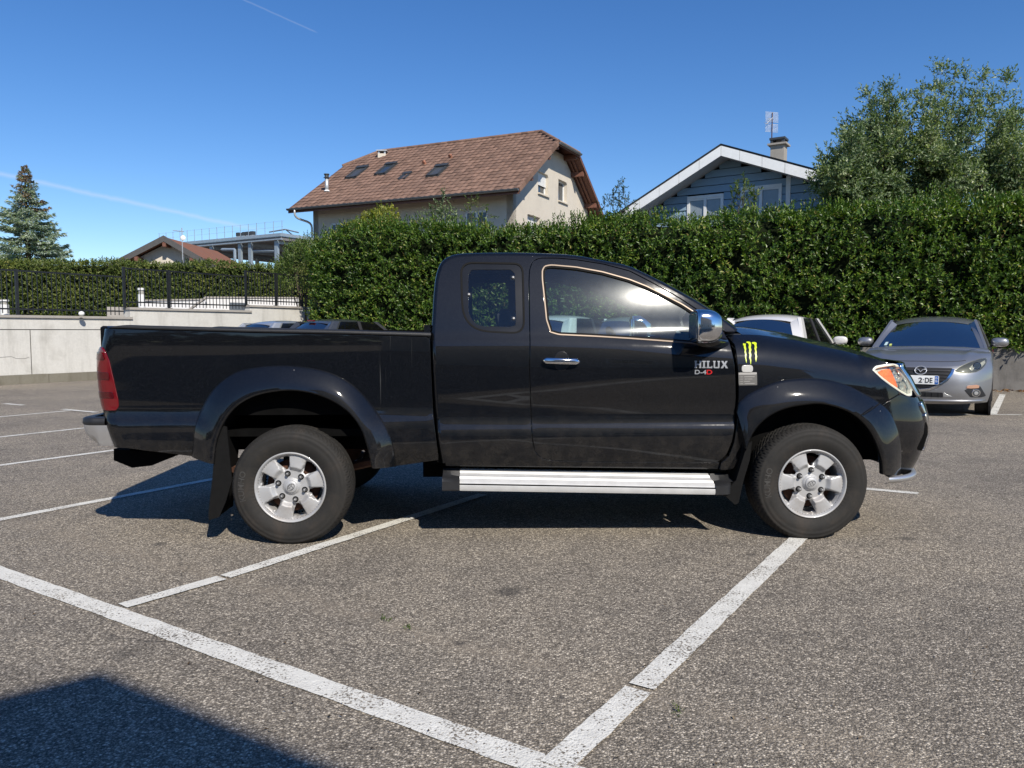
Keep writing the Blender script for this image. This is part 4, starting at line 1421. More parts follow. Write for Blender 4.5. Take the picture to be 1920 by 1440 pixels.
# side marker lamp, data sticker, claw sticker
mk = round_poly(inv(S_front, [(1391, 685.5), (1410.5, 685.5), (1410.5, 697.5), (1391, 697.5)]), 0.014, 5)
slab_on(S_front, mk, -0.002, 0.006, 'side_marker_lamp', mat('frosted_lens', (0.46, 0.455, 0.43), 0.2, coat=0.8), truck, 0.008, 0.003)
stq = inv(S_front, [(1384.5, 698.5), (1419, 698), (1419.5, 722), (1385, 722.5)])
stk = slab_on(S_front, stq, 0.0, 0.0012, 'data_sticker', mat('grey_sticker', (0.13, 0.125, 0.115), 0.4), truck, 0.02, 0.0004)
M_STK2 = mat('sticker_print', (0.34, 0.33, 0.31), 0.5)


def smap(pts01):
    q = np.asarray(pts01, float)
    a, b, c, d = stq[3], stq[2], stq[1], stq[0]
    return (a * ((1 - q[:, :1]) * (1 - q[:, 1:])) + b * (q[:, :1] * (1 - q[:, 1:])) + c * (q[:, :1] * q[:, 1:]) + d * ((1 - q[:, :1]) * q[:, 1:]))


slab_on(S_front, smap([(0.01, 0.82), (0.99, 0.82), (0.99, 0.99), (0.01, 0.99)]), 0.001, 0.0018, 'sticker_header', M_STK2, stk, 0.02, 0.0002)
for r_ in range(4):
    y_ = 0.64 - r_ * 0.175
    for (xa, xb) in ((0.06, 0.10), (0.13, 0.22), (0.28 + 0.04 * (r_ % 2), 0.88 - 0.13 * ((r_ * 7) % 3))):
        slab_on(S_front, smap([(xa, y_), (xb, y_), (xb, y_ + 0.035), (xa, y_ + 0.035)]), 0.001, 0.0018, 'sticker_text_row', M_STK2, stk, 0.02, 0.0002)
M_CLAW = mat('yellow_green_sticker', (0.50, 0.62, 0.015), 0.35, var=0.08, vscale=60)
# three torn claw strokes
claws = [
    [(157.5, 405), (168, 403), (176, 408), (184, 404), (182, 425), (188, 455), (184, 470), (189, 500), (187, 530), (192, 558), (190, 582), (184, 566), (180, 540), (176, 520), (177, 498), (172, 480), (174, 462), (166, 440), (167, 425), (160, 420)],
    [(186, 392), (200, 387), (217, 389), (230, 398), (232, 420), (228, 440), (234, 462), (228, 480), (233, 505), (229, 530), (233, 560), (229, 597), (224, 580), (221, 552), (214, 530), (219, 506), (211, 490), (215, 462), (208, 440), (212, 418), (205, 402), (194, 400)],
    [(236, 396), (256, 391), (272, 394), (282, 402), (279, 422), (284, 440), (277, 455), (282, 480), (279, 500), (285, 520), (281, 545), (276, 572), (271, 555), (268, 535), (272, 515), (264, 495), (268, 472), (261, 450), (265, 428), (257, 410), (244, 408)],
]
cl = None
V_, F_ = [], []
for c in claws:
    px = [(1360 + a * 0.20833, 560 + b * 0.20833) for a, b in c]
    uv = inv(S_front, px)
    p = S_front(uv[:, 0], uv[:, 1]); n = nrm(S_front, uv[:, 0], uv[:, 1])
    tri = geometry.tessellate_polygon([[Vector((q[0], q[1], 0)) for q in uv]])
    b0_ = len(V_); V_ += list(p + n * 0.0016)
    for t3 in tri:
        t3 = list(t3); A_ = uv[t3]
        if np.cross(A_[1] - A_[0], A_[2] - A_[0]) < 0: t3 = t3[::-1]
        F_.append(tuple(b0_ + q for q in t3))
mesh('claw_sticker', V_, F_, M_CLAW, truck)

# ---- tail lamp
tl = inv(S_bed, [(192, 653), (197, 660), (204, 677), (212, 712), (220, 748), (221.5, 762), (217, 768), (200, 768.5)])
tl_poly = np.vstack([tl, [(U_REAR - 0.03, tl[-1, 1]), (U_REAR - 0.03, tl[0, 1] + 0.004)]])
tls = part('tail_light', S_bed, tl_poly, (), M_RED, res=0.02, step=0.015, off=0.006, thick=0.015, bev=0.006, crown=0.008, crown_w=0.02, mirror=WID)
tll = inv(S_bed, [(205, 690), (214, 726)])
for (za, zb) in ((0.5, 0.62), (0.20, 0.30), (0.82, 0.93)):
    z0_, z1_ = tl[-1, 1] + (tl[0, 1] - tl[-1, 1]) * za, tl[-1, 1] + (tl[0, 1] - tl[-1, 1]) * zb
    zt2 = lambda z: np.interp(z, tl[:7, 1][::-1], tl[:7, 0][::-1])
    poly = [(U_REAR - 0.02, z0_), (float(zt2(z0_)) - 0.012, z0_), (float(zt2(z1_)) - 0.012, z1_), (U_REAR - 0.02, z1_)]
    for k, o in enumerate(panel('dark_lens_band', S_bed, poly, (), M_REDDARK, tls[0], res=0.02, step=0.015, off=0.0155, thick=0.004, bev=0.001, mirror=WID)):
        o.parent = tls[k]

# ---- rear bumper
rb = empty('rear_bumper', (0, 0, 0), parent=truck)
prof_c = pls([(166, 784), (160, 794), (161, 806), (168, 822), (182, 834), (205, 838)], 0.16)
for far in (0, 1):
    # chrome corner: wraps from the side towards the middle
    G = []
    zc_top, zc_bot = pl(180, 797, 0.12)[2], pl(190, 836, 0.12)[2]
    xr = pl(160, 800, 0.2)[0]
    xf_ = pl(206, 800, 0.1)[0]; xf2 = pl(228, 838, 0.1)[0]
    for i in range(25):
        t_ = i / 24
        # plan: from the front end along the side, round the corner, along the back
        if t_ < 0.35:
            x_ = xf_ + (xr + 0.10 - xf_) * (t_ / 0.35); y_ = 0.105
            nx, ny = 0, -1
        elif t_ < 0.7:
            a_ = (t_ - 0.35) / 0.35 * math.pi / 2
            x_ = xr + 0.10 - 0.10 * math.sin(a_); y_ = 0.105 + 0.10 * (1 - math.cos(a_)); nx, ny = -math.sin(a_), -math.cos(a_)
        else:
            x_ = xr; y_ = 0.205 + (t_ - 0.7) / 0.3 * 0.34; nx, ny = -1, 0
        row = []
        for j in range(9):
            q = j / 8
            z_ = zc_top + (zc_bot - zc_top) * q
            inw = 0.075 * q ** 2.2
            shift = (xf2 - xf_) * q * max(0, 1 - t_ / 0.35) if t_ < 0.35 else 0
            row.append((x_ - nx * inw + shift, y_ - ny * inw * (0.35 if nx == 0 else 1), z_))
        G.append(row)
    g = np.array(G)
    if far: g[..., 1] = WID - g[..., 1]
    MB().grid(g, flip=bool(far)).build('chrome_corner', M_SATIN, rb, smooth=True)
    # black step pad on top
    zp = pl(175, 783, 0.12)[2]
    G = []
    for (ins, z_) in ((0.0, zc_top + 0.0), (-0.006, zc_top + 0.012), (-0.002, zp - 0.006), (0.012, zp), (0.06, zp + 0.001)):
        row = []
        for i in range(25):
            t_ = i / 24
            if t_ < 0.35:
                x_ = xf_ - 0.03 + (xr + 0.09 - xf_ + 0.03) * (t_ / 0.35); y_ = 0.105; nx, ny = 0, -1
            elif t_ < 0.7:
                a_ = (t_ - 0.35) / 0.35 * math.pi / 2
                x_ = xr + 0.10 - 0.10 * math.sin(a_); y_ = 0.105 + 0.10 * (1 - math.cos(a_)); nx, ny = -math.sin(a_), -math.cos(a_)
            else:
                x_ = xr; y_ = 0.205 + (t_ - 0.7) / 0.3 * 0.34; nx, ny = -1, 0
            row.append((x_ - nx * ins, y_ - ny * ins, z_))
        G.append(row)
    g = np.array(G)
    if far: g[..., 1] = WID - g[..., 1]
    MB().grid(g, flip=not far).build('step_pad', M_PLASTIC, rb, smooth=True)
MB().box((xr + 0.06, 0.50, zc_bot + 0.03), (xr + 0.14, WID - 0.50, zp - 0.004), bevel=0.012).build('bumper_middle', M_PLASTIC, rb)
MB().box((xr + 0.09, 0.20, zc_bot + 0.02), (xr + 0.16, WID - 0.16, zp - 0.012)).build('bumper_core', M_DARK, rb)
# tow bar block under the tail
tb = pls([(216, 841), (326, 850), (322, 858), (300, 862), (287, 872), (250, 876), (216, 862)], 0.42)
MB().prism([(p[0], p[2]) for p in tb], 0.40, WID - 0.40, lambda x, y, z: (x, z, y)).build('tow_bar', M_DARK, truck)

# ---- running board
x0_, x1_ = pl(862, 880, 0.1)[0], pl(1332, 890, 0.1)[0]
x1b = pl(1343, 915, 0.03)[0]
z_in0, z_out0, z_b0 = pl(862, 878, 0.165)[2], pl(862, 906, 0.03)[2], pl(862, 919.5, 0.03)[2]
z_in1, z_out1, z_b1 = pl(1330, 887, 0.165)[2], pl(1340, 914, 0.03)[2], pl(1340, 927, 0.03)[2]
prof = [(0.19, 1.00), (0.150, 1.00), (0.143, 0.92), (0.128, 0.86), (0.122, 0.70), (0.112, 0.62), (0.070, 0.52), (0.064, 0.36), (0.058, 0.30), (0.036, 0.16), (0.028, 0.06), (0.024, 0.0)]
for far in (0, 1):
    sb = empty('side_step', (0, 0, 0), parent=truck)
    G = []
    for i in range(41):
        t_ = i / 40
        zi, zo = z_in0 + (z_in1 - z_in0) * t_, z_out0 + (z_out1 - z_out0) * t_
        G.append([(x0_ + (x1_ + (x1b - x1_) * (1 - f) - x0_) * t_, y_, zo + (zi - zo) * f) for y_, f in prof])
    g = np.array(G)
    if far: g[..., 1] = WID - g[..., 1]
    MB().grid(g, flip=bool(far)).build('tread_plate', M_ALU, sb, auto=25)
    G = []
    G2_ = []
    for i in range(41):
        t_ = i / 40
        zo, zb = z_out0 + (z_out1 - z_out0) * t_, z_b0 + (z_b1 - z_b0) * t_
        x_ = x0_ - 0.008 + (x1b - x0_ + 0.008) * t_
        G.append([(x_, 0.026, zo - 0.004), (x_, 0.019, zo - 0.010), (x_, 0.018, zb + 0.012), (x_, 0.022, zb), (x_, 0.06, zb - 0.004), (x_, 0.17, zb + 0.01)])
        G2_.append([(x_, 0.028, zo + 0.001), (x_, 0.021, zo - 0.001), (x_, 0.021, zo - 0.008), (x_, 0.03, zo - 0.010)])
    for gg_, nm, mm in ((G, 'edge_strip', M_ALU), (G2_, 'rubber_strip', M_RUBBER)):
        g = np.array(gg_)
        if far: g[..., 1] = WID - g[..., 1]
        MB().grid(g, flip=bool(far)).build(nm, mm, sb, auto=25)
    for (xa, xb, za, zb_, sgn) in ((pl(829, 900, 0.03)[0], x0_ + 0.002, z_in0 + 0.004, z_b0 - 0.002, -1), (x1b - 0.006, pl(1378, 905, 0.03)[0], z_in1 + 0.0, z_b1 - 0.004, 1)):
        m = MB()
        n1 = 13
        G = []
        for i in range(n1):
            t_ = i / (n1 - 1)
            x_ = xa + (xb - xa) * t_
            e_ = t_ if sgn > 0 else 1 - t_
            rnd = math.sqrt(max(0.0, 1 - (max(0, e_ - 0.55) / 0.45) ** 2)) if sgn > 0 else 1
            yo = 0.014 + (1 - rnd) * 0.12
            zt2_ = za - (0.050 if sgn > 0 else 0.0) * (1 - e_) * 0
            zm = zb_ + (za - zb_) * 0.55
            G.append([(x_, 0.19, zt2_ + 0.002), (x_, 0.150, zt2_), (x_, 0.120, zm + 0.006 + 0.02 * e_), (x_, 0.060, zm + 0.015 * e_), (x_, yo + 0.015, zm + 0.012 * e_), (x_, yo, zm - 0.004), (x_, yo, zb_ + 0.006), (x_, yo + 0.01, zb_), (x_, 0.19, zb_)])
        g = np.array(G)
        if far: g[..., 1] = WID - g[..., 1]
        m.grid(g, flip=bool(far))
        nn = g.shape[1]
        m.F += [tuple(range(nn)), tuple((n1 - 1) * nn + k for k in range(nn - 1, -1, -1))]
        m.build('end_cap', M_PLASTIC, sb, auto=40)
    # brackets to the frame
    for xx in (x0_ + 0.25, (x0_ + x1_) / 2, x1_ - 0.25):
        ya, yb = (0.16, 0.42) if not far else (WID - 0.42, WID - 0.16)
        MB().box((xx - 0.02, ya, 0.36), (xx + 0.02, yb, 0.40)).build('bracket', M_DARK, sb)

# ---- mud flaps, wheel wells, chassis
def wheel_well(I, y0, y1, name='wheel_well', floor=0.40):
    c = I.mean(0)
    G = [[(p[0], y, p[2]) for p in I] for y in (y0, y1)]
    for far in (0, 1):
        g = np.array(G)
        if far: g[..., 1] = WID - g[..., 1]
        m = MB().grid(g)
        n = len(I)
        m.F.append(tuple(n + i for i in range(n)))
        m.build(name, M_DARK, truck)


I3 = pls(fli, 0.04); wheel_well(I3[6:-6], 0.04, 0.62)
I4 = pls(ffi, 0.04); wheel_well(I4[4:-10], 0.04, 0.55)

for far in (0, 1):
    fl = pls([(418, 797), (427, 800), (432, 850), (437, 900), (425, 940), (413, 968), (394, 974), (393, 960), (400, 900), (404, 850), (410, 812)], 0.05)
    def fr_(x, y, z, far=far):
        return (x, WID - z if far else z, y)
    m = MB().prism([(p[0], p[2]) for p in fl[::-1]], 0.03, 0.045, fr_)
    m.build('mud_flap', M_RUBBER, truck)
    # the flap's broad face runs inwards across the tyre
    fa, fb = pl(413, 810, 0.05), pl(404, 970, 0.05)
    V = [(fa[0], 0.045, fa[2]), (fb[0], 0.045, fb[2]), (fb[0] + 0.01, 0.30, fb[2] + 0.01), (fa[0] + 0.03, 0.30, fa[2])]
    V = V + [(a_ + 0.012, b_, c_) for a_, b_, c_ in V]
    if far: V = [(a_, WID - b_, c_) for a_, b_, c_ in V]
    MB().hexa(V).build('mud_flap', M_RUBBER, truck)
    fl = pls([(1399, 832), (1408, 826), (1404, 860), (1392, 900), (1383, 942), (1376, 945), (1362, 932), (1352, 926), (1378, 900)], 0.05)
    m = MB().prism([(p[0], p[2]) for p in fl[::-1]], 0.03, 0.05, fr_)
    m.build('mud_flap', M_RUBBER, truck)
    fa, fb = pl(1399, 832, 0.05), pl(1380, 943, 0.05)
    V = [(fa[0], 0.05, fa[2]), (fb[0], 0.05, fb[2]), (fb[0], 0.27, fb[2]), (fa[0], 0.27, fa[2])]
    V = V + [(a_ - 0.012, b_, c_) for a_, b_, c_ in V]
    if far: V = [(a_, WID - b_, c_) for a_, b_, c_ in V]
    MB().hexa(V).build('mud_flap', M_RUBBER, truck)

ch = empty('chassis', (0, 0, 0), parent=truck)
for y_ in (0.42, WID - 0.50):
    MB().box((-1.1, y_, 0.50), (0.45, y_ + 0.08, 0.62)).build('frame_rail', M_DARK, ch)
    MB().box((0.45, y_, 0.42), (2.9, y_ + 0.08, 0.55)).build('frame_rail', M_DARK, ch)
    MB().tube([(-0.68, y_ - 0.06, 0.50), (-0.3, y_ - 0.06, 0.40), (0, y_ - 0.06, 0.37), (0.3, y_ - 0.06, 0.40), (0.62, y_ - 0.06, 0.47)], 0.03, 6).build('leaf_spring', M_RUST, ch)
MB().tube([(0, 0.2, 0.345), (0, 0.75, 0.345), (0, 0.8, 0.345), (0, 1.0, 0.345), (0, 1.05, 0.345), (0, 1.6, 0.345)], [0.045, 0.045, 0.13, 0.13, 0.045, 0.045], 12).build('rear_axle', M_RUST, ch)
MB().tube([(WB, 0.2, 0.345), (WB, 1.6, 0.345)], 0.045, 10).build('front_axle', M_DARK, ch)
MB().box((0.75, 0.30, 0.34), (2.5, WID - 0.30, 0.52)).build('floor_pan', M_DARK, ch)
MB().box((0.42, 0.95, 0.36), (0.8, WID - 0.35, 0.58)).build('fuel_tank', M_DARK, ch)
MB().tube([(2.4, 1.1, 0.36), (0.5, 1.1, 0.36), (0.15, 1.2, 0.5), (-0.2, 1.2, 0.52), (-0.6, 1.35, 0.42), (-0.95, 1.45, 0.42)], 0.03, 8).build('exhaust_pipe', M_RUST, ch)
MB().tube([(-0.38, 0.20, 0.41), (-0.33, 0.40, 0.44)], 0.022, 8).build('shackle', M_RUST, ch)
MB().box((pl(824, 700, 0.15)[0] - 0.0, 0.15, 0.45), (pl(824, 700, 0.15)[0] + 0.02, WID - 0.15, 1.15)).build('cab_bulkhead', M_DARK, ch)
MB().box((0.76, 0.14, 0.46), (2.55, WID - 0.14, 0.53)).build('cab_floor', M_DARK, ch)

# ---- cabin
cb = empty('cabin', (0, 0, 0), parent=truck)
for y_ in (0.30, WID - 0.30 - 0.5):
    s1 = MB().box((1.45, y_, 0.72), (1.98, y_ + 0.5, 0.88), bevel=0.05)
    s1.build('seat_cushion', M_SEAT, cb)
    M_ = Matrix.Translation((1.42, y_, 0.86)) @ Matrix.Rotation(R(-18), 4, 'Y')
    MB().box((-0.07, 0.02, 0), (0.07, 0.48, 0.42), M_, bevel=0.05).build('seat_back', M_SEAT, cb)
    M2_ = Matrix.Translation((1.27, y_ + 0.13, 1.29)) @ Matrix.Rotation(R(-10), 4, 'Y')
    MB().box((-0.045, 0, -0.03), (0.045, 0.24, 0.10), M2_, bevel=0.03).build('head_restraint', M_SEAT, cb)
MB().box((2.25, 0.17, 0.70), (2.62, WID - 0.17, 1.13), bevel=0.05).build('dashboard', M_TRIM_IN, cb)
MB().box((2.20, WID - 0.80, 1.08), (2.45, WID - 0.36, 1.19), bevel=0.04).build('instrument_hood', M_TRIM_IN, cb)
# steering wheel (far side)
ang = np.linspace(0, 2 * math.pi, 33)
cw, rw = np.array([2.13, WID - 0.56, 1.10]), 0.185
pts = [cw + rw * (math.cos(a_) * np.array([0, 1, 0]) + math.sin(a_) * np.array([-0.42, 0, 0.907])) for a_ in ang]
MB().tube(pts, 0.015, 8, caps=False).build('steering_wheel', M_RUBBER, cb, smooth=True)
m = MB()
for a_ in (R(200), R(340), R(270)):
    m.tube([cw, cw + rw * (math.cos(a_) * np.array([0, 1, 0]) + math.sin(a_) * np.array([-0.42, 0, 0.907]))], 0.016, 6)
m.tube([cw, cw + np.array([0.3, 0, -0.14])], 0.03, 8)
m.build('steering_column', M_RUBBER, cb)
MB().box((1.72, WID / 2 - 0.1, 1.56), (1.76, WID / 2 + 0.1, 1.62), bevel=0.015).build('rear_view_mirror', M_RUBBER, cb)
# pale headlining under the roof
E_ = edge[iroof + 2:iws + 1]
G = [[(p[0], 0.36 + q * (WID - 0.72), p[2] - 0.045) for q in np.linspace(0, 1, 4)] for p in E_]
MB().grid(np.array(G), flip=True).build('headlining', mat('grey_headlining', (0.30, 0.31, 0.31), 0.9), cb)

# ---- wheels
TR = 0.352
def tyre_geo():
    pr = [(0.030, 0.197), (0.022, 0.206), (0.012, 0.222), (0.003, 0.245), (0.000, 0.262), (0.000, 0.278), (0.0045, 0.292), (0.003, 0.296), (0.008, 0.306), (0.013, 0.316), (0.012, 0.320), (0.018, 0.328), (0.026, 0.335), (0.036, 0.3415), (0.046, 0.3455)]
    tr = [(y, 0.3465 + 0.0055 * (1 - ((y - 0.1275) / 0.08) ** 2)) for y in np.linspace(0.052, 0.203, 31)]
    inn = [(0.255 - y, r) for y, r in pr[::-1]]
    prof = np.array(pr + tr + inn)
    n = 420
    th = np.linspace(0, 2 * math.pi, n, endpoint=False)
    Y = np.repeat(prof[None, :, 0], n, 0); Rr = np.repeat(prof[None, :, 1], n, 0)
    TH = np.repeat(th[:, None], len(prof), 1)
    yc = Y - 0.1275
    # blocks: circumferential grooves and slanted, wavy sipes
    tread = Y.copy(); w = (np.abs(yc) < 0.084)
    circ = (np.abs(np.abs(yc) - 0.032) < 0.0045) & w
    N = 70
    ph = (TH * N / (2 * math.pi) + np.abs(yc) * 26 + 0.12 * np.sin(np.abs(yc) * 260)) % 1.0
    cen = (TH * N / (2 * math.pi) + yc * 30) % 1.0
    lat = (ph < 0.20) & (np.abs(yc) > 0.036) & (np.abs(yc) < 0.104)
    latc = (cen < 0.17) & (np.abs(yc) <= 0.028)
    fine = (((TH * N * 3 / (2 * math.pi)) + np.abs(yc) * 60 + 0.25 * np.sin(yc * 900)) % 1.0 < 0.28) & w
    depth = np.where(circ | lat | latc, 0.011, 0.0) + np.where(fine & ~(circ | lat | latc), 0.0014, 0)
    sh_ = (np.abs(yc) >= 0.084) & (np.abs(yc) < 0.106) & (ph < 0.24)
    depth = np.where(sh_, 0.009, depth)
    Rr = Rr - depth
    X = Rr * np.cos(TH); Z = Rr * np.sin(TH)
    Z = np.maximum(Z, -0.337)                       # flattened by the load
    bulge = np.clip((-Z - 0.26) / 0.08, 0, 1)
    Y = np.where(Y < 0.05, Y - 0.007 * bulge * (Rr < 0.335), Y)
    return np.stack([X, Y, Z], -1)


def make_rubber_tyre():
    t = NT('tyre_rubber')
    o = t.obj()
    n1 = t.noise(4.0, 6, 0.7, o, dist=0.5); n2 = t.noise(60.0, 3, 0.6, o)
    c = t.ramp(n1, [(0.35, (0.010, 0.010, 0.0098)), (0.52, (0.017, 0.016, 0.0145)), (0.68, (0.032, 0.026, 0.021))])
    c = t.mix(t.math('MULTIPLY', n2, 0.16), c, (0.05, 0.045, 0.04))
    return t.surf(t.pbsdf(Base__Color=c, Roughness=0.78, Specular__IOR__Level=0.35, Normal=t.bump(n2, 0.15, 0.002)))


M_TYRE = make_rubber_tyre()
M_TYRE2 = mat('tyre_lettering', (0.040, 0.038, 0.035), 0.7, var=0.2)
tg_ = tyre_geo()
tyre_mb = MB().grid(tg_, close_u=True, flip=True)


def rim_face():
    """spoked face: polar sheet with six windows; height field towards the axle"""
    rout = 0.193
    holes = []
    for k in range(6):
        a0_ = k * math.pi / 3
        pts = []
        for r_, w in ((0.104, 0.10), (0.120, 0.155), (0.150, 0.205), (0.176, 0.235)):
            pts.append((r_, -w))
        for r_, w in ((0.180, 0.10), (0.1805, 0.0), (0.180, -0.10)):
            pts.append((r_, -w))
        for r_, w in ((0.176, 0.235), (0.150, 0.205), (0.120, 0.155), (0.104, 0.10)):
            pts.append((r_, w))
        holes.append(np.array([(r_ * math.cos(a0_ + w), r_ * math.sin(a0_ + w)) for r_, w in pts]))
    th = np.linspace(0, 2 * math.pi, 97)[:-1]
    outer = np.stack([rout * np.cos(th), rout * np.sin(th)], 1)

    def S(u, v):
        r = np.hypot(u, v); a = np.arctan2(v, u)
        ph = np.abs(((a + math.pi / 6) % (math.pi / 3)) - math.pi / 6)      # 0 at window middle, pi/6 at spoke middle
        sp = np.clip((ph - 0.16) / 0.10, 0, 1); sp = sp * sp * (3 - 2 * sp)
        ro = np.clip((r - 0.092) / 0.030, 0, 1); ro = ro * ro * (3 - 2 * ro)
        hub = 0.050
        spoke = 0.026 + 0.004 * np.clip((r - 0.12) / 0.07, 0, 1) + 0.004 * (1 - np.clip((ph - 0.2) / 0.32, 0, 1)) ** 2
        win = 0.064
        y = hub * (1 - ro) + (spoke * sp + win * (1 - sp)) * ro
        ed = np.clip((r - 0.178) / 0.013, 0, 1)
        y = y * (1 - ed) + 0.030 * ed
        cap = np.clip((0.052 - r) / 0.012, 0, 1); cap = cap * cap * (3 - 2 * cap)
        y = y - cap * 0.012
        return np.stack([u, y, v], -1)
    return S, outer, holes


Srim, rout_, rholes = rim_face()


def wheel(x, rot, far, steer=0.0):
    y = WID if far else 0.0
    e = empty('wheel', (x, y, 0.337), 0.0, truck)
    e.rotation_euler = (0, 0, (math.pi if far else 0) + steer)
    if not wheel_src:
        ty = tyre_mb.build('tyre', M_TYRE, e, smooth=True)
        o = panel('rim_face', Srim, rout_, rholes, M_RIM, e, res=0.007, step=0.006, thick=0.022, bev=0.003)
        G = lathe([(0.030, 0.190), (0.018, 0.196), (0.012, 0.201), (0.012, 0.2065), (0.018, 0.2085), (0.034, 0.2035)], 96)
        l_ = MB().grid(G, close_u=True, flip=True).build('rim_lip', M_RIM, e, smooth=True)
        G = lathe([(0.028, 0.192), (0.05, 0.186), (0.16, 0.183), (0.21, 0.195)], 64)
        b_ = MB().grid(G, close_u=True).build('rim_barrel', M_RIM, e, smooth=True)
        G = lathe([(0.105, 0.0), (0.105, 0.10), (0.105, 0.155), (0.12, 0.156)], 48)
        d_ = MB().grid(G, close_u=True, flip=True).build('brake_disc', M_RUST, e, smooth=True)
        G = lathe([(0.030, 0.0), (0.030, 0.030), (0.034, 0.036), (0.040, 0.037)], 40)
        c_ = MB().grid(G, close_u=True, flip=True).build('centre_cap', M_RIM, e, smooth=True)
        # emblem on the cap: three rings
        m = MB()
        def ell(a_, b__, cx=0, cz=0):
            q = np.linspace(0, 2 * math.pi, 25)
            return [(cx + a_ * math.cos(t_), 0.0285, cz + b__ * math.sin(t_)) for t_ in q]
        m.tube(ell(0.024, 0.0165), 0.0018, 5, False); m.tube(ell(0.0085, 0.0155), 0.0015, 5, False); m.tube(ell(0.0175, 0.0062, 0, 0.0085), 0.0015, 5, False)
        em = m.build('cap_emblem', M_STEEL, e, smooth=True)
        nuts = []
        for k in range(6):
            a_ = k * math.pi / 3
            m = MB()
            cx, cz = 0.079 * math.cos(a_), 0.079 * math.sin(a_)
            G = lathe([(0.022, 0.0), (0.022, 0.006), (0.026, 0.0095), (0.052, 0.0105)], 12)
            m.grid(G + np.array([cx, 0, cz]), close_u=True, flip=True)
            nuts.append(m.build('lug_nut', M_STEEL, e, auto=50))
            G = lathe([(0.0488, 0.011), (0.0484, 0.0175), (0.0500, 0.018)], 16)
            nuts.append(MB().grid(G + np.array([cx, 0, cz]), close_u=True, flip=True).build('nut_recess', M_RUBBER, e, smooth=True))
        # maker's name moulded on the sidewall
        V, Fc = text_geo('KUMHO', True)
        w = V[:, 0].max()
        h = 0.036; arcw = 0.64
        ang = math.radians(196) - V[:, 0] / w * arcw - 0
        rad = 0.262 + V[:, 1] * h
        yy = np.interp(rad, [0.245, 0.262, 0.278, 0.296], [0.003, 0.0, 0.0, 0.004]) - 0.0018
        tx = mesh('tyre_lettering', np.stack([rad * np.cos(ang), yy, rad * np.sin(ang)], 1), [f for f in Fc], M_TYRE2, e)
        wheel_src.append((ty, o, l_, b_, d_, c_, em, nuts, tx))
        spin = [o, em] + nuts
        for q in spin:
            q.rotation_euler = (0, -rot, 0)
        return e
    ty, o, l_, b_, d_, c_, em, nuts, tx = wheel_src[0]
    for q in [ty, o, l_, b_, d_, c_, em, tx] + nuts:
        c = q.copy(); COL.objects.link(c); c.parent = e
        if q in [o, em] + nuts:
            c.rotation_euler = (0, -rot, 0)
    return e


wheel_src = []
wheel(0.0, R(45.5), False)
wheel(WB, R(27.5), False, 0.0)
wheel(0.0, R(10), True)
wheel(WB, R(10), True)
# gap filler between bed and cab, dark
MB().box((xf + 0.0, 0.14, 0.45), (xf + 0.015, WID - 0.14, 1.18)).build('gap_shade', M_DARK, ch)

# ================================================================== the setting behind the truck
def V3(a):
    return np.array([a[0], a[1], 0.0])


def ray_plane(px, py, p0, n):
    d = ray(px, py); o = np.array([0, 0, CAMH])
    t = np.dot(np.asarray(p0) - o, n) / np.dot(d, n)
    return o + d * t


def make_concrete(name, col, stain=(0.30, 0.28, 0.25), amt=0.5, streak=0.5, rough=0.9):
    t = NT(name)
    o = t.obj()
    n1 = t.noise(1.3, 6, 0.65, o); n2 = t.noise(22.0, 5, 0.7, o)
    st = t.noise(1.0, 5, 0.7, t.scaled(3.5, 3.5, 0.35, o))
    c = t.ramp(t.math('ADD', t.math('MULTIPLY', n1, 0.6), t.math('MULTIPLY', n2, 0.4)), [(0.3, tuple(x * 0.82 for x in col)), (0.7, tuple(min(1, x * 1.1) for x in col))])
    c = t.mix(t.math('MULTIPLY', t.ramp(st, [(0.5, (0, 0, 0)), (0.75, (1, 1, 1))]), streak), c, stain)
    c = t.mix(t.math('MULTIPLY', t.ramp(n1, [(0.52, (0, 0, 0)), (0.7, (1, 1, 1))]), amt), c, stain)
    return t.surf(t.pbsdf(Base__Color=c, Roughness=rough, Specular__IOR__Level=0.25, Normal=t.bump(n2, 0.25, 0.01)))


M_WALL = make_concrete('pale_render', (0.58, 0.565, 0.52), (0.30, 0.285, 0.25), 0.5, 0.55)
M_COPING = make_concrete('coping_concrete', (0.36, 0.335, 0.30), (0.15, 0.14, 0.125), 0.6, 0.3)
M_KERB = make_concrete('mossy_kerb', (0.20, 0.185, 0.145), (0.085, 0.075, 0.05), 0.8, 0.5)
M_LOWWALL = make_concrete('weathered_concrete', (0.20, 0.19, 0.175), (0.09, 0.085, 0.078), 0.8, 0.8)
M_WHITEWALL = make_concrete('white_render', (0.70, 0.69, 0.67), (0.55, 0.54, 0.52), 0.2, 0.15)
M_BLACKMETAL = mat('black_painted_metal', (0.012, 0.013, 0.015), 0.45, var=0.15)
M_CRACK = mat('joint_shadow', (0.10, 0.095, 0.085), 0.9)  # dark tone of the wall joints and the low wall's crack

# ---- left retaining wall along the bays
WA = np.array([-11.8, 17.7]); WD = np.array([0.535, 0.845]); WN = np.array([0.845, -0.535])     # WN faces the car park


def wpt(t, d, z):
    q = WA + WD * t + WN * d
    return (q[0], q[1], z)


def wbox(t0, t1, d0, d1, z0, z1, z0b=None, z1b=None):
    """box along the wall: t along, d out of the wall"""
    return [wpt(t0, d1, z0), wpt(t1, d1, z0), wpt(t1, d0, z0), wpt(t0, d0, z0), wpt(t0, d1, z1), wpt(t1, d1, z1), wpt(t1, d0, z1), wpt(t0, d0, z1)]


wall = empty('retaining_wall', wpt(0, 0, 0))
tag(wall, 'pale rendered retaining wall stepping up under the black railing', 'wall')
WOFF = np.array(wpt(0, 0, 0))


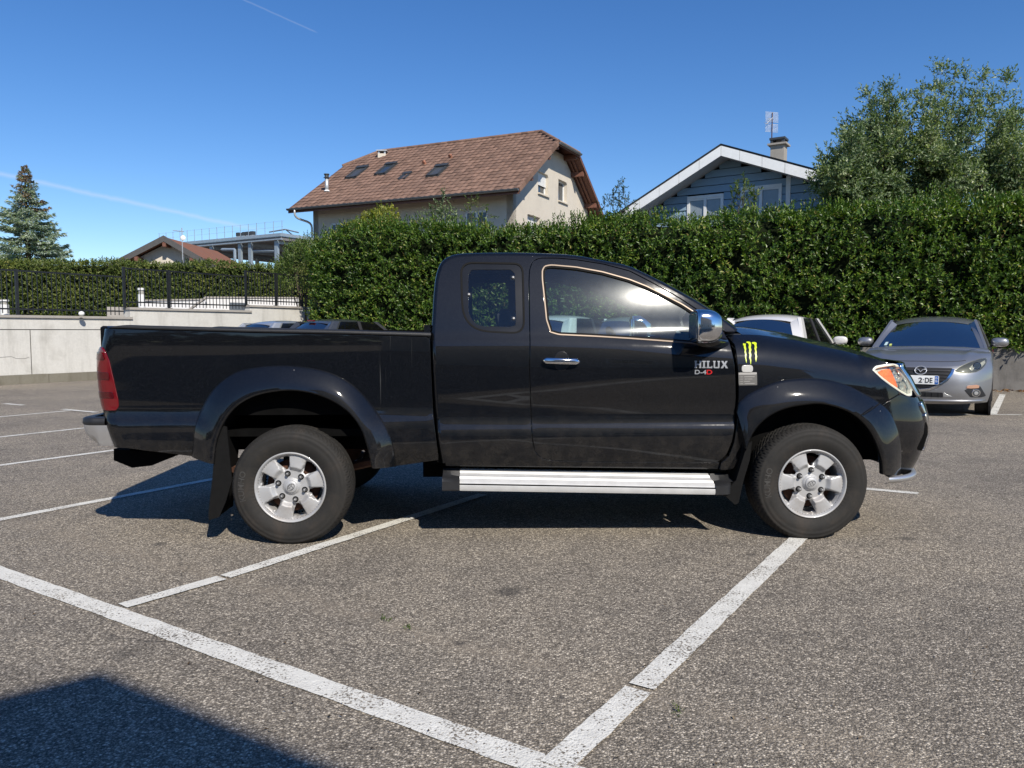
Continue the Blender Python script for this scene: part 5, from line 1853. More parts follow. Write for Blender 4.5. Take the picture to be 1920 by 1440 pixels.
def wpart(name, m, material, parent=wall, off=WOFF):
    V = np.array(m.V) - off
    return mesh(name, V, m.F, material, parent)


segs = [(-30.0, 3.2, 1.55), (3.2, 7.05, 1.80), (7.05, 12.0, 1.97)]
MB_ = MB().hexa(wbox(-30, 12, -0.30, -0.015, -0.1, 1.5)); wpart('wall_core', MB_, M_CRACK)
joints = [-30.0, -25.0, -20.0, -15.0, -11.0, -9.0, -5.9, -2.6, 0.70, 4.1, 7.4, 12.0]
for a, b in zip(joints[:-1], joints[1:]):
    wpart('wall_panel', MB().hexa(wbox(a + 0.012, b - 0.012, -0.1, 0.0, 0.0, 1.265)), M_WALL)
for (a, b, z) in segs:
    wpart('wall_band', MB().hexa(wbox(a + (0.0 if a < 0 else 0.0), b - 0.004, -0.295, 0.006, 1.285, z)), M_WALL)
    wpart('coping', MB().hexa(wbox(a - 0.03, b + 0.05 - (0.0), -0.34, 0.05, z + 0.004, z + 0.065)), M_COPING)
# hairline crack
m = MB(); rc = random.Random(3)
pts = [wpt(-0.7 + 1.35 * i / 14, 0.004, 0.62 + 0.035 * math.sin(i * 0.9) + rc.uniform(-0.015, 0.015)) for i in range(15)]
m.tube(pts, 0.004, 4); wpart('wall_crack', m, mat('hairline_crack', (0.22, 0.21, 0.19), 0.9))
# kerb: single stones
for i in range(16):
    a = -9 + i * 1.25
    wpart('kerb_stone', MB().hexa(wbox(a + 0.006, a + 1.244, 0.01, 0.16 + rc.uniform(-0.006, 0.006), -0.02, 0.215 + rc.uniform(-0.008, 0.006))), M_KERB)

# upper level behind the wall
U0, U1 = np.array(wpt(-30, -0.30, 1.47)), np.array(wpt(12, -0.30, 1.47))
mesh('terrace', [U0, U1, U1 + np.array([3, 60, 0]), U0 + np.array([-60, 60, 0])], [(0, 1, 2, 3)], mat('driveway_asphalt', (0.13, 0.115, 0.10), 0.9, var=0.2, vscale=2))
tag(bpy.data.objects['terrace'], kind='structure')

# ---- railing on the wall
rail = empty('railing', wpt(0, -0.15, 1.6))
tag(rail, 'black metal bar railing standing on the stepped retaining wall', 'railing')
ROFF = np.array(wpt(0, -0.15, 1.6))
bar_me = None


def rpart(name, m):
    return mesh(name, np.array(m.V) - ROFF, m.F, M_BLACKMETAL, rail)


def pt_t(px):
    k = (px - 960) / F
    # on the line of the railing (0.15 behind the face)
    p0 = WA + WN * -0.15
    return (k * p0[1] - p0[0]) / (WD[0] - k * WD[1])


for (ta, tb, zb, zt_, posts) in ((-9.0, pt_t(234), 1.62, 2.66, [-8.2, -4.2, pt_t(37)]), (pt_t(237), pt_t(462), 1.87, 2.90, [pt_t(237), pt_t(320)]), (pt_t(464), 12.0, 2.04, 3.06, [pt_t(464), pt_t(520), 11.0])):
    for z in (zt_, zb + 0.14):
        m = MB().hexa(wbox(ta, tb, -0.17, -0.13, z - 0.018, z + 0.018)); rpart('rail', m)
    n = int((tb - ta) / 0.112)
    for i in range(1, n):
        t_ = ta + (tb - ta) * i / n
        m = MB().hexa(wbox(t_ - 0.008, t_ + 0.008, -0.158, -0.142, zb + 0.035, zt_ - 0.018))
        rpart('bar', m)
    for t_ in posts:
        m = MB().hexa(wbox(t_ - 0.03, t_ + 0.03, -0.18, -0.12, zb - 0.005, zt_ + 0.03)); m.hexa(wbox(t_ - 0.07, t_ + 0.07, -0.21, -0.09, zb - 0.002, zb + 0.012)); rpart('post', m)

# ---- white ramp walls, bollard lamps, small things on the terrace
def slabpx(name, px0, px1, ytop0, ytop1, ybot, Y0, Y1, th, material, label, cat, cop=True):
    a0_, a1_ = at(px0, ytop0, Y0), at(px1, ytop1, Y1)
    b0_, b1_ = at(px0, ybot, Y0), at(px1, ybot, Y1)
    zb = 1.45
    e = empty(name, (a0_[0], a0_[1], zb))
    tag(e, label, cat)
    o = np.array([a0_[0], a0_[1], zb])
    back = np.array([0.0, th, 0])
    P_ = [np.array([a0_[0], a0_[1], zb]), np.array([a1_[0], a1_[1], zb])]
    m = MB().hexa([P_[0] - o, P_[1] - o, P_[1] + back - o, P_[0] + back - o, a0_ - o - [0, 0, .06], a1_ - o - [0, 0, .06], a1_ + back - o - [0, 0, .06], a0_ + back - o - [0, 0, .06]])
    m.build('wall_face', material, e)
    if cop:
        f = np.array([0, -0.04, 0])
        dn = np.array([0, 0, 0.055])
        MB().hexa([a0_ + f - dn - o, a1_ + f - dn - o, a1_ + back - f - dn - o, a0_ + back - f - dn - o, a0_ + f - o, a1_ + f - o, a1_ + back - f - o, a0_ + back - f - o]).build('coping', M_COPING, e)
    return e


e = slabpx('ramp_wall', 385, 556, 556, 557, 590, 28.5, 30.0, 0.3, M_WHITEWALL, 'long white ramp wall behind the railing next to the hedge end', 'wall')
o = np.array(e.location)
a0_, a1_, b1_, b0_ = at(430, 567, 28.4), at(462, 568, 28.5), at(462, 586, 28.5), at(430, 586, 28.4)
mesh('service_door', [b0_ - o, b1_ - o, a1_ - o, a0_ - o], [(0, 1, 2, 3)], mat('grey_door_paint', (0.085, 0.10, 0.115), 0.5), e)
MB().tube([at(352, 583, 28.2) - o, at(386, 558, 28.3) - o], 0.05, 6).build('sloping_edge', M_COPING, e)
slabpx('ramp_wall', 262, 384, 562, 560, 585, 29.2, 29.4, 0.3, M_WHITEWALL, 'shorter white ramp wall left of the sloping edge', 'wall')
slabpx('low_wall', 200, 262, 572, 573, 590, 26.5, 27.0, 0.3, M_COPING, 'low concrete wall with brown face behind the railing corner', 'wall', False)


def bollard(px, ytop, ybot, Y, label):
    p, q = at(px, ytop, Y), at(px, ybot, Y)
    h = p[2] - q[2]
    e = empty('bollard_lamp', q); tag(e, label, 'bollard lamp', 'bollard lamps on the terrace')
    r = 0.10
    MB().grid(np.stack([np.stack([r * np.cos(np.linspace(0, 2 * math.pi, 13)[:-1]), r * np.sin(np.linspace(0, 2 * math.pi, 13)[:-1]), np.full(12, z)], 1) for z in (0, h * 0.70)]), close_v=True).build('post', M_WHITE_PL, e, smooth=True)
    m = MB(); m.tube([(0, 0, h * 0.70), (0, 0, h * 0.9)], r * 0.8, 10); m.build('lens', mat('frosted_glass', (0.35, 0.34, 0.30), 0.3), e)
    MB().tube([(0, 0, h * 0.9), (0, 0, h)], r * 1.05, 12).build('cap', M_WHITE_PL, e)


bollard(266, 540, 580, 24.0, 'white bollard lamp beside the tall railing post')
bollard(9, 562, 592, 19.0, 'white bollard lamp at the far left behind the railing')
p = at(153, 594, 19.1)
m = MB(); m.grid(np.array([[(0.07 * math.cos(a_) * math.sin(b_), 0.07 * math.sin(a_) * math.sin(b_), 0.05 + 0.06 * math.cos(b_)) for a_ in np.linspace(0, 2 * math.pi, 13)[:-1]] for b_ in np.linspace(0.05, 2.6, 8)]), close_v=True, flip=True)
o = m.build('globe_lamp', M_WHITE_PL, None, smooth=True, loc=(p[0], p[1], 1.62)); tag(o, 'small white globe lamp sitting on the wall coping', 'lamp')


# ================================================================== foliage
def make_leaf(name, stops, rough=0.38, trans=0.25, spec=0.5):
    t = NT(name)
    g = t.n('ShaderNodeNewGeometry')
    rnd = g.outputs['Random Per Island']
    c = t.ramp(rnd, stops)
    n = t.noise(0.9, 4, 0.6, g.outputs['Position'])
    c = t.mix(1.0, c, t.ramp(n, [(0.28, (0.62, 0.68, 0.66)), (0.5, (1, 1, 1)), (0.72, (1.32, 1.2, 1.0))]), 'MULTIPLY')
    p = t.pbsdf(Base__Color=c, Roughness=rough, Specular__IOR__Level=spec)
    tr = t.n('ShaderNodeBsdfTranslucent'); t.set(tr.inputs[0], t.mix(1.0, c, (1.5, 1.7, 0.6, 1), 'MULTIPLY'))
    m = t.n('ShaderNodeMixShader'); t.set(m.inputs[0], trans); t.set(m.inputs[1], p); t.set(m.inputs[2], tr.outputs[0])
    return t.surf(m.outputs[0])


M_LAUREL = make_leaf('laurel_leaf', [(0.0, (0.024, 0.058, 0.010)), (0.45, (0.064, 0.130, 0.018)), (0.8, (0.118, 0.198, 0.027)), (0.93, (0.20, 0.26, 0.045)), (0.985, (0.30, 0.29, 0.10)), (1.0, (0.20, 0.11, 0.05))], 0.37, 0.25, 0.45)
M_LAUREL2 = make_leaf('sunny_laurel_leaf', [(0.0, (0.045, 0.085, 0.018)), (0.45, (0.090, 0.145, 0.030)), (0.8, (0.14, 0.19, 0.045)), (1.0, (0.24, 0.25, 0.10))], 0.42, 0.28, 0.38)  # lighter olive leaf of the end bush, sapling and laurel shoots
M_FARHEDGE = make_leaf('clipped_hedge_leaf', [(0.0, (0.050, 0.084, 0.018)), (0.5, (0.115, 0.155, 0.034)), (0.85, (0.175, 0.205, 0.055)), (1.0, (0.27, 0.27, 0.11))], 0.48, 0.22, 0.3)
M_APPLE = make_leaf('grey_green_leaf', [(0.0, (0.066, 0.106, 0.042)), (0.5, (0.128, 0.185, 0.080)), (0.85, (0.215, 0.275, 0.14)), (1.0, (0.42, 0.46, 0.32))], 0.5, 0.28, 0.35)
M_YELLOW = make_leaf('yellow_green_leaf', [(0.0, (0.10, 0.13, 0.02)), (0.5, (0.20, 0.22, 0.03)), (1.0, (0.34, 0.34, 0.06))], 0.5, 0.35)
M_NEEDLE = make_leaf('blue_spruce_needles', [(0.0, (0.20, 0.25, 0.245)), (0.5, (0.34, 0.40, 0.395)), (1.0, (0.50, 0.56, 0.555))], 0.65, 0.3, 0.2)
M_NEEDLE_DRY = make_leaf('dry_cone_clusters', [(0.0, (0.22, 0.15, 0.09)), (0.6, (0.34, 0.24, 0.15)), (1.0, (0.30, 0.31, 0.27))], 0.7, 0.1, 0.2)
M_BARK = mat('bark', (0.085, 0.065, 0.048), 0.9, var=0.3, vscale=12, bump=0.5, bscale=30)
M_CORE = mat('hedge_twigs', (0.009, 0.013, 0.005), 0.95, var=0.4, vscale=6, spec=0.05)  # near black: shade between the leaves painted into the hedge cores


def leaf_mesh(name, pos, axis, nor, length, width, material, parent=None, fold=0.18):
    """many separate leaves: each a small folded blade (4 corners, 2 triangles)"""
    axis = axis / (np.linalg.norm(axis, axis=1, keepdims=True) + 1e-9)
    side = np.cross(axis, nor); side /= (np.linalg.norm(side, axis=1, keepdims=True) + 1e-9)
    up = np.cross(side, axis)
    L = length[:, None]; W = width[:, None]
    b = pos
    mid = pos + axis * L * 0.45 + up * L * fold * 0.35
    tip = pos + axis * L - up * L * fold * 0.5
    l_ = mid + side * W * 0.5 + up * W * 0.18; r_ = mid - side * W * 0.5 + up * W * 0.18
    n = len(pos)
    V = np.stack([b, r_, tip, l_], 1).reshape(-1, 3)
    i = np.arange(n, dtype=np.int32)[:, None] * 4
    Fc = np.concatenate([i + np.array([[0, 1, 2]]), i + np.array([[0, 2, 3]])], 0)
    return mesh_np(name, V, Fc, material, parent)


def rnd_unit(n, g):
    v = g.normal(size=(n, 3)); return v / np.linalg.norm(v, axis=1, keepdims=True)


def shoots(base, out, g, per=7, slen=0.22, leaf=0.10, wid=0.04, spread=0.9, droop=0.0):
    """leaves set round short shoots. base,out: (n,3)"""
    n = len(base)
    out = out / np.linalg.norm(out, axis=1, keepdims=True)
    t = np.tile(np.linspace(0.1, 1.0, per), n)
    B = np.repeat(base, per, 0); O = np.repeat(out, per, 0)
    rv = rnd_unit(n * per, g)
    rad = np.cross(O, rv); rad /= np.linalg.norm(rad, axis=1, keepdims=True) + 1e-9
    sl = np.repeat(slen * g.uniform(0.6, 1.3, n), per)
    pos = B + O * (t * sl)[:, None]
    ax = O * (0.45 + 0.5 * t)[:, None] + rad * spread * (1.15 - 0.55 * t)[:, None] + np.array([0, 0, -droop])
    nor = O * 0.9 - rad * 0.5 + rv * 0.35
    L = leaf * g.uniform(0.7, 1.25, n * per); W = wid * g.uniform(0.75, 1.2, n * per)
    return pos, ax, nor, L, W


def fbm(P, scale, seed=0, octaves=3):
    """cheap smooth noise on points (n,3) -> about -1..1"""
    g = np.random.default_rng(seed)
    out = np.zeros(len(P)); amp = 1.0; s = scale; tot = 0
    for _ in range(octaves):
        for _k in range(3):
            k = g.normal(size=3) * s; ph = g.uniform(0, 6.28)
            out += amp * np.sin(P @ k + ph) / 1.9
        tot += amp; amp *= 0.55; s *= 2.1
    return out / tot


# ---- the big laurel hedge
H0 = np.array([14.6, 14.15]); H1 = np.array([-6.35, 24.1])
HD = (H1 - H0) / np.linalg.norm(H1 - H0); HL = np.linalg.norm(H1 - H0)
HN = np.array([HD[1], -HD[0]]);
if HN[1] > 0: HN = -HN                       # towards the camera
_tp = [(1990, 362), (1920, 364), (1800, 366), (1700, 372), (1600, 380), (1480, 388), (1350, 396), (1290, 400), (1200, 391), (1120, 394), (1075, 404), (1045, 424), (1030, 433), (960, 432), (880, 430), (800, 424), (720, 422), (660, 428), (620, 442), (590, 456), (565, 474), (556, 500)]
_hs, _hz = [], []
for (a, b) in _tp:
    k = (a - 960) / F
    d = ray(a, b + (14 if a > 1050 else 3) + (6 if 1090 < a < 1330 else 0))
    k = d[0] / d[1]
    s_ = (k * H0[1] - H0[0]) / (HD[0] - k * HD[1])
    Yc = H0[1] + HD[1] * s_
    _hs.append(s_); _hz.append(CAMH + d[2] / d[1] * Yc)
hedge_top = lambda s: np.interp(s, _hs, _hz)
HB = 0.78


def hpt(s, d, z):
    s = np.asarray(s, float); d = np.asarray(d, float); z = np.asarray(z, float)
    s, d, z = np.broadcast_arrays(s, d, z)
    return np.stack([H0[0] + HD[0] * s + HN[0] * d, H0[1] + HD[1] * s + HN[1] * d, z], -1)


hedge = empty('laurel_hedge', hpt(HL * 0.5, 0, 0.0))
tag(hedge, 'tall dark green laurel hedge behind the parked cars', 'hedge')
HO = np.array(hedge.location)
g = np.random.default_rng(11)


def hedge_surface(n, part_):
    """random points on the hedge's outer shell with outward directions"""
    if part_ == 'front':
        s = g.uniform(0, HL + 0.1, n); ztop_ = hedge_top(s)
        zb = np.where(s < 6.5, 0.78, 0.25)
        u = g.uniform(0, 1, n); z = zb + (ztop_ - zb) * u
        bul = 0.10 * np.sin(s * 1.3) + 0.10 * np.sin(s * 0.53 + 2)
        rnd_ = np.clip((z - (ztop_ - 0.35)) / 0.35, 0, 1)
        d = 0.35 + bul - 0.35 * rnd_ ** 2
        out = np.stack([np.full(n, HN[0]), np.full(n, HN[1]), 0.25 + 0.9 * rnd_], 1)
        endr = np.clip((s - (HL - 0.6)) / 0.6, 0, 1)
        d = d - 0.8 * endr ** 2
        out = out + np.outer(endr, [HD[0], HD[1], 0])
    elif part_ == 'top':
        s = g.uniform(0, HL, n); ztop_ = hedge_top(s)
        d = g.uniform(-1.2, 0.2, n); z = ztop_ + 0.0
        out = np.stack([HN[0] * 0.25 + 0 * s, HN[1] * 0.25 + 0 * s, np.ones(n)], 1)
    else:
        z = g.uniform(0.4, 1, n) * 0 + g.uniform(0.3, hedge_top(HL), n); d = g.uniform(-1.2, -0.1, n); s = np.full(n, HL - 0.05) + 0.2 * np.sin(z * 2)
        out = np.stack([np.full(n, HD[0]), np.full(n, HD[1]), np.full(n, 0.35)], 1)
    P_ = hpt(s, d, z)
    f = fbm(P_, 2.2, 5)
    nn = out / np.linalg.norm(out, axis=1, keepdims=True)
    P_ = P_ + nn * (0.16 * f)[:, None]
    return P_, out, s


near_leaves = []
allp = []
for part_, n in (('front', 15500), ('top', 4200), ('end', 1100)):
    P_, out, s_ = hedge_surface(n, part_)
    depth = g.uniform(0, 1, n) ** 1.5 * 0.26
    nn = out / np.linalg.norm(out, axis=1, keepdims=True)
    B = P_ - nn * depth[:, None]
    o_ = nn + rnd_unit(n, g) * 0.75 + np.array([0, 0, 0.45])
    dens = fbm(B, 3.2, 17)
    k_ = dens > -0.75 + 0.55 * g.uniform(0, 1, n)
    B, o_ = B[k_], o_[k_]
    allp.append(shoots(B, o_, g, 7, 0.18, 0.090, 0.038, 0.95))
# taller young shoots along the top
n = 900
s_ = g.uniform(0, HL, n); s_ = s_[fbm(hpt(s_, 0, 0), 1.6, 23) > -0.2]; n = len(s_); B = hpt(s_, g.uniform(-0.9, 0.25, n), hedge_top(s_) - 0.10 + 0.08 * fbm(hpt(s_, 0, 0), 2.5, 29))
allp.append(shoots(B, rnd_unit(n, g) * 0.25 + np.array([0, 0, 1.0]), g, 12, 0.36, 0.085, 0.033, 0.75))
pos, ax, nor, L, W = [np.concatenate([q[k] for q in allp]) for k in range(5)]
dist = np.linalg.norm(pos - np.array([0, 0, CAMH]), axis=1)
# the 300 leaves that show largest are single objects
pj = proj(pos)
vis = (pj[:, 0] > 700) & (pj[:, 0] < 1915) & (pj[:, 1] < 585) & (pj[:, 1] > 380) & (np.abs((nor / np.linalg.norm(nor, axis=1, keepdims=True)) @ np.array([0, -1, 0])) > 0.55)
fr = (pos[:, :2] - H0) @ HN
score = np.where(vis & (fr > 0.30), L * W / dist ** 2, -1)
top300 = np.argsort(-score)[:300]
mask = np.ones(len(pos), bool); mask[top300] = False
lo = leaf_mesh('leaf_mass', pos[mask] - HO, ax[mask], nor[mask], L[mask], W[mask], M_LAUREL, hedge)
tag(lo, kind='stuff')
# one leaf blade with a midrib fold, shared by the single leaves
lv = [(0, 0, 0), (0.22, 0.16, 0.03), (0.5, 0.21, 0.04), (0.8, 0.12, 0.0), (1, 0, -0.06), (0.8, -0.12, 0.0), (0.5, -0.21, 0.04), (0.22, -0.16, 0.03), (0.5, 0, -0.01)]
leaf_me = bpy.data.meshes.new('leaf'); leaf_me.from_pydata(lv, [], [(0, 8, 2, 1), (8, 4, 3, 2), (0, 7, 6, 8), (8, 6, 5, 4)]); leaf_me.materials.append(M_LAUREL); leaf_me.update()
for k in top300:
    x_ = ax[k] / np.linalg.norm(ax[k]); y_ = np.cross(nor[k], x_); y_ /= np.linalg.norm(y_); z_ = np.cross(x_, y_)
    M_ = Matrix(((x_[0], y_[0], z_[0]), (x_[1], y_[1], z_[1]), (x_[2], y_[2], z_[2])))
    ob = bpy.data.objects.new('leaf', leaf_me); COL.objects.link(ob); ob.parent = hedge
    ob.location = tuple(pos[k] - HO); ob.rotation_euler = M_.to_euler(); ob.scale = (L[k],) * 3
# solid core that blocks see-through, the hedge's inner shade put into its colour
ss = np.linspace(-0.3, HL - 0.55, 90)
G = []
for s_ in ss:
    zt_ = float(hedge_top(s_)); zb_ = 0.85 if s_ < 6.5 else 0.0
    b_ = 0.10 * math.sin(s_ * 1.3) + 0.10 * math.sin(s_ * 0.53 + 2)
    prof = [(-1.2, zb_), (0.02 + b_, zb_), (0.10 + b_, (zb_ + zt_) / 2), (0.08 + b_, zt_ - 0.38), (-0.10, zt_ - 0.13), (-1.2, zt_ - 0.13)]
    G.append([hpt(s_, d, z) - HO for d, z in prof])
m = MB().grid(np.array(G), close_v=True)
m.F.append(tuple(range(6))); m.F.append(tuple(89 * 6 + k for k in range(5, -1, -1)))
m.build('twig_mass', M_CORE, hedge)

# low wall under the hedge with fallen leaves
lw = empty('low_concrete_wall', hpt(2, 0.1, 0)); tag(lw, 'stained grey concrete wall under the hedge beside the silver car', 'wall')
LO = np.array(lw.location)
for i in range(6):
    a, b = -1 + i * 3.4, -1 + (i + 1) * 3.4
    V = [hpt(a + 0.01, 0.16, -0.05), hpt(b - 0.01, 0.16, -0.05), hpt(b - 0.01, -0.2, -0.05), hpt(a + 0.01, -0.2, -0.05), hpt(a + 0.01, 0.14, 0.88), hpt(b - 0.01, 0.14, 0.88), hpt(b - 0.01, -0.2, 0.88), hpt(a + 0.01, -0.2, 0.88)]
    MB().hexa([v - LO for v in V]).build('wall_section', M_LOWWALL, lw)
m = MB(); rc = random.Random(5)
m.tube([hpt(-0.2 + 0.35 * i, 0.155, 0.62 + 0.03 * math.sin(i * 1.7) + rc.uniform(-0.01, 0.01)) - LO for i in range(12)], 0.008, 4)
m.build('wall_crack', M_CRACK, lw)
n = 520
s_ = g.uniform(-0.5, 7, n)
P_ = hpt(s_, 0.2 + g.uniform(0, 1, n) ** 2 * 0.55, 0.012 + g.uniform(0, 0.02, n))
o = leaf_mesh('fallen_leaves', P_, rnd_unit(n, g) * np.array([1, 1, 0.15]), rnd_unit(n, g) * 0.35 + np.array([0, 0, 1.0]), g.uniform(0.05, 0.10, n), g.uniform(0.025, 0.045, n),
              make_leaf('dry_leaf', [(0.0, (0.09, 0.035, 0.015)), (0.5, (0.20, 0.085, 0.03)), (1.0, (0.28, 0.17, 0.08))], 0.8, 0.1, 0.2))
tag(o, kind='stuff')

# ---- lighter bush at the hedge's left end and the clipped far hedge
def bush(name, c, r, n, material, label, cat, parts=('foliage', 'stem'), leaf=0.08, wid=0.035, seed=1, up=0.35, hollow=0.55, lump=0.28, zmin=0.0, per=6, slen=0.18, group=None):
    gg_ = np.random.default_rng(seed)
    d = rnd_unit(n, gg_); d[:, 2] = np.where(d[:, 2] < -0.3, -d[:, 2], d[:, 2])
    rr_ = (hollow + (1 - hollow) * gg_.uniform(0, 1, n) ** 0.5)
    P_ = d * rr_[:, None]
    lumpv = 1 + lump * fbm(d * 1.0, 2.6, seed + 3)
    P_ = P_ * lumpv[:, None] * np.array(r)
    k = P_[:, 2] > -r[2] * 0.9
    P_, d = P_[k], d[k]
    e = empty(name, (c[0], c[1], zmin)); tag(e, label, cat, group)
    B = P_ + np.array([0, 0, c[2] - zmin])
    q = shoots(B, d + rnd_unit(len(d), gg_) * 0.7 + np.array([0, 0, up]), gg_, per, slen, leaf, wid)
    o = leaf_mesh(parts[0], *q, material, e); o['kind'] = 'stuff'
    m = MB()
    for i in range(7):
        a_ = gg_.uniform(0, 6.28); tt = gg_.uniform(0.2, 0.75)
        top_ = np.array([math.cos(a_) * r[0] * tt, math.sin(a_) * r[1] * tt, c[2] - zmin + r[2] * gg_.uniform(0.1, 0.75)])
        m.tube([(0.1 * math.cos(a_), 0.1 * math.sin(a_), 0), top_ * np.array([0.35, 0.35, 0.55]), top_], [0.035, 0.022, 0.006], 5)
    m.build(parts[1], M_BARK, e)
    return e


p = at(568, 490, 25.6)
bush('olive_bush', (p[0], p[1], 2.9), (0.95, 0.8, 1.35), 1500, M_LAUREL2, 'loose olive green bush at the left end of the tall hedge', 'bush', seed=21, zmin=0.6, leaf=0.07, wid=0.03)

FH0, FH1 = np.array([-27.0, 29.5]), np.array([-7.6, 32.5])
FD = (FH1 - FH0) / np.linalg.norm(FH1 - FH0); FL = np.linalg.norm(FH1 - FH0); FN = np.array([FD[1], -FD[0]])
fh = empty('clipped_hedge', (*(FH0 + FD * FL / 2), 1.45)); tag(fh, 'long clipped green hedge behind the black railing', 'hedge')
FO = np.array(fh.location)


def fpt(s, d, z):
    s, d, z = np.broadcast_arrays(np.asarray(s, float), np.asarray(d, float), np.asarray(z, float))
    return np.stack([FH0[0] + FD[0] * s + FN[0] * d, FH0[1] + FD[1] * s + FN[1] * d, z], -1)


ft = lambda s: np.interp(s, [0, 3, 8, 12, FL], [3.95, 3.97, 3.92, 3.96, 3.88])
g = np.random.default_rng(31)
n = 7600
s_ = g.uniform(0, FL, n); z = 1.45 + (ft(s_) - 1.45) * g.uniform(0, 1, n)
P1 = fpt(s_, 0.3, z); o1 = np.tile(np.array([FN[0], FN[1], 0.3]), (n, 1))
n2 = 1700
s2 = g.uniform(0, FL, n2); P2 = fpt(s2, g.uniform(-0.9, 0.25, n2), ft(s2)); o2_ = np.tile(np.array([0, 0, 1.0]), (n2, 1))
P_ = np.vstack([P1, P2]); o_ = np.vstack([o1, o2_])
P_ = P_ + o_ * (0.10 * fbm(P_, 2.0, 9) - g.uniform(0, 0.16, len(P_)))[:, None]
q = shoots(P_ - FO, o_ + rnd_unit(len(P_), g) * 0.7 + np.array([0, 0, 0.35]), g, 6, 0.17, 0.095, 0.045)
lo = leaf_mesh('leaf_mass', *q, M_FARHEDGE, fh); tag(lo, kind='stuff')
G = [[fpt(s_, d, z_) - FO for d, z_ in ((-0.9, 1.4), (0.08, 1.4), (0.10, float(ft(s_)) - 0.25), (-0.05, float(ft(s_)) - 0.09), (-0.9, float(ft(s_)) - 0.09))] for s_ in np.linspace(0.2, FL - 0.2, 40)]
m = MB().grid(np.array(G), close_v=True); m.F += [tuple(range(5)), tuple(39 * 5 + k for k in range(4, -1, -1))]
m.build('twig_mass', M_CORE, fh)  # solid core again, inner shade carried by its dark colour

# ---- shrubs and saplings between hedge and houses
p = at(700, 425, 27.5)
bush('yellow_shrub', (p[0], p[1], 4.62), (1.25, 0.7, 0.80), 900, M_YELLOW, 'yellow green leafy shrub in front of the beige house', 'shrub', seed=41, zmin=0.5, leaf=0.09, wid=0.05, lump=0.5, hollow=0.25)
p = at(600, 452, 26.5)
bush('grey_green_shrub', (p[0], p[1], 3.6), (0.9, 0.6, 0.85), 420, M_APPLE, 'grey green shrub rising over the low end of the tall hedge', 'shrub', seed=43, zmin=0.5, hollow=0.2, lump=0.5)


def twig_tree(name, base, tips, material, label, cat, seed=1, leaf=0.07, wid=0.032, per=9, rad=0.03, spread=0.9, parts=('trunk', 'crown'), sub=3, group=None):
    """a few limbs to given tips, with side twigs that carry leaves"""
    gg_ = np.random.default_rng(seed)
    base = np.asarray(base, float)
    e = empty(name, base); tag(e, label, cat, group)
    m = MB(); B, O = [], []
    for tip in tips:
        tip = np.asarray(tip, float) - base
        k = tip * np.array([0.35, 0.35, 0.55]) + gg_.normal(size=3) * 0.08
        pts = [np.zeros(3), k, tip * 0.8 + gg_.normal(size=3) * 0.05, tip]
        pts = smooth_curve(np.array(pts), 9)
        m.tube(pts, list(np.linspace(rad, 0.005, 9)), 5)
        for j in range(4, 9):
            for _s in range(sub):
                d = rnd_unit(1, gg_)[0] + np.array([0, 0, 0.5]); d /= np.linalg.norm(d)
                L = gg_.uniform(0.12, 0.34)
                q = pts[j] + d * L
                m.tube([pts[j], q], [0.006, 0.003], 4)
                B.append(pts[j] + d * L * 0.35); O.append(d)
        B.append(tip); O.append(tip - pts[-2])
    m.build(parts[0], M_BARK, e)
    q = shoots(np.array(B), np.array(O), gg_, per, 0.26, leaf, wid, spread)
    o = leaf_mesh(parts[1], *q, material, e); o['kind'] = 'stuff'
    return e


p = at(835, 425, 26.0); tp = [at(834, 372, 26.0), at(822, 392, 26.1), at(845, 398, 25.8), at(806, 405, 26.2), at(855, 412, 26), at(790, 412, 26.2), at(828, 410, 25.8), at(815, 412, 26), at(838, 405, 26), at(778, 420, 26), at(798, 424, 26), at(830, 384, 26), at(826, 398, 26), at(810, 396, 26), at(848, 420, 26)]
twig_tree('young_apple_tree', (p[0], p[1], 1.0), tp, M_APPLE, 'young apple tree with tall tip in front of the beige house wall', 'tree', seed=51, sub=5, leaf=0.085, wid=0.04)
p = at(895, 425, 25.5); tp = [at(884, 382, 25.5), at(897, 386, 25.5), at(912, 402, 25.5), at(880, 400, 25.6), at(903, 410, 25.4)]
twig_tree('sapling', (p[0], p[1], 1.0), tp, M_LAUREL2, 'thin sapling in front of the house window above the hedge', 'tree', seed=53, sub=4, leaf=0.08, wid=0.038)
p = at(1160, 400, 27.0); tp = [at(1160, 350, 27.0), at(1150, 368, 27.1), at(1170, 366, 26.9), at(1144, 382, 27.1), at(1178, 380, 26.9), at(1160, 376, 27), at(1133, 388, 27)]
twig_tree('feathery_tree', (p[0], p[1], 1.0), tp, make_leaf('blue_green_leaf', [(0, (0.03, 0.06, 0.035)), (0.6, (0.06, 0.10, 0.06)), (1, (0.10, 0.15, 0.09))]), 'small feathery blue green tree between the two houses', 'tree', seed=55, leaf=0.085, wid=0.032, per=12, sub=6)
p = at(1385, 400, 19.6); tp = [at(1382, 362, 19.6), at(1396, 354, 19.6), at(1408, 368, 19.5), at(1372, 378, 19.7), at(1390, 372, 19.4), at(1415, 384, 19.5)]
twig_tree('laurel_outgrowth', (p[0], p[1], 1.0), tp, M_LAUREL2, 'leafy laurel shoots rising over the hedge before the blue house windows', 'shrub', seed=57, leaf=0.10, wid=0.04, per=11)


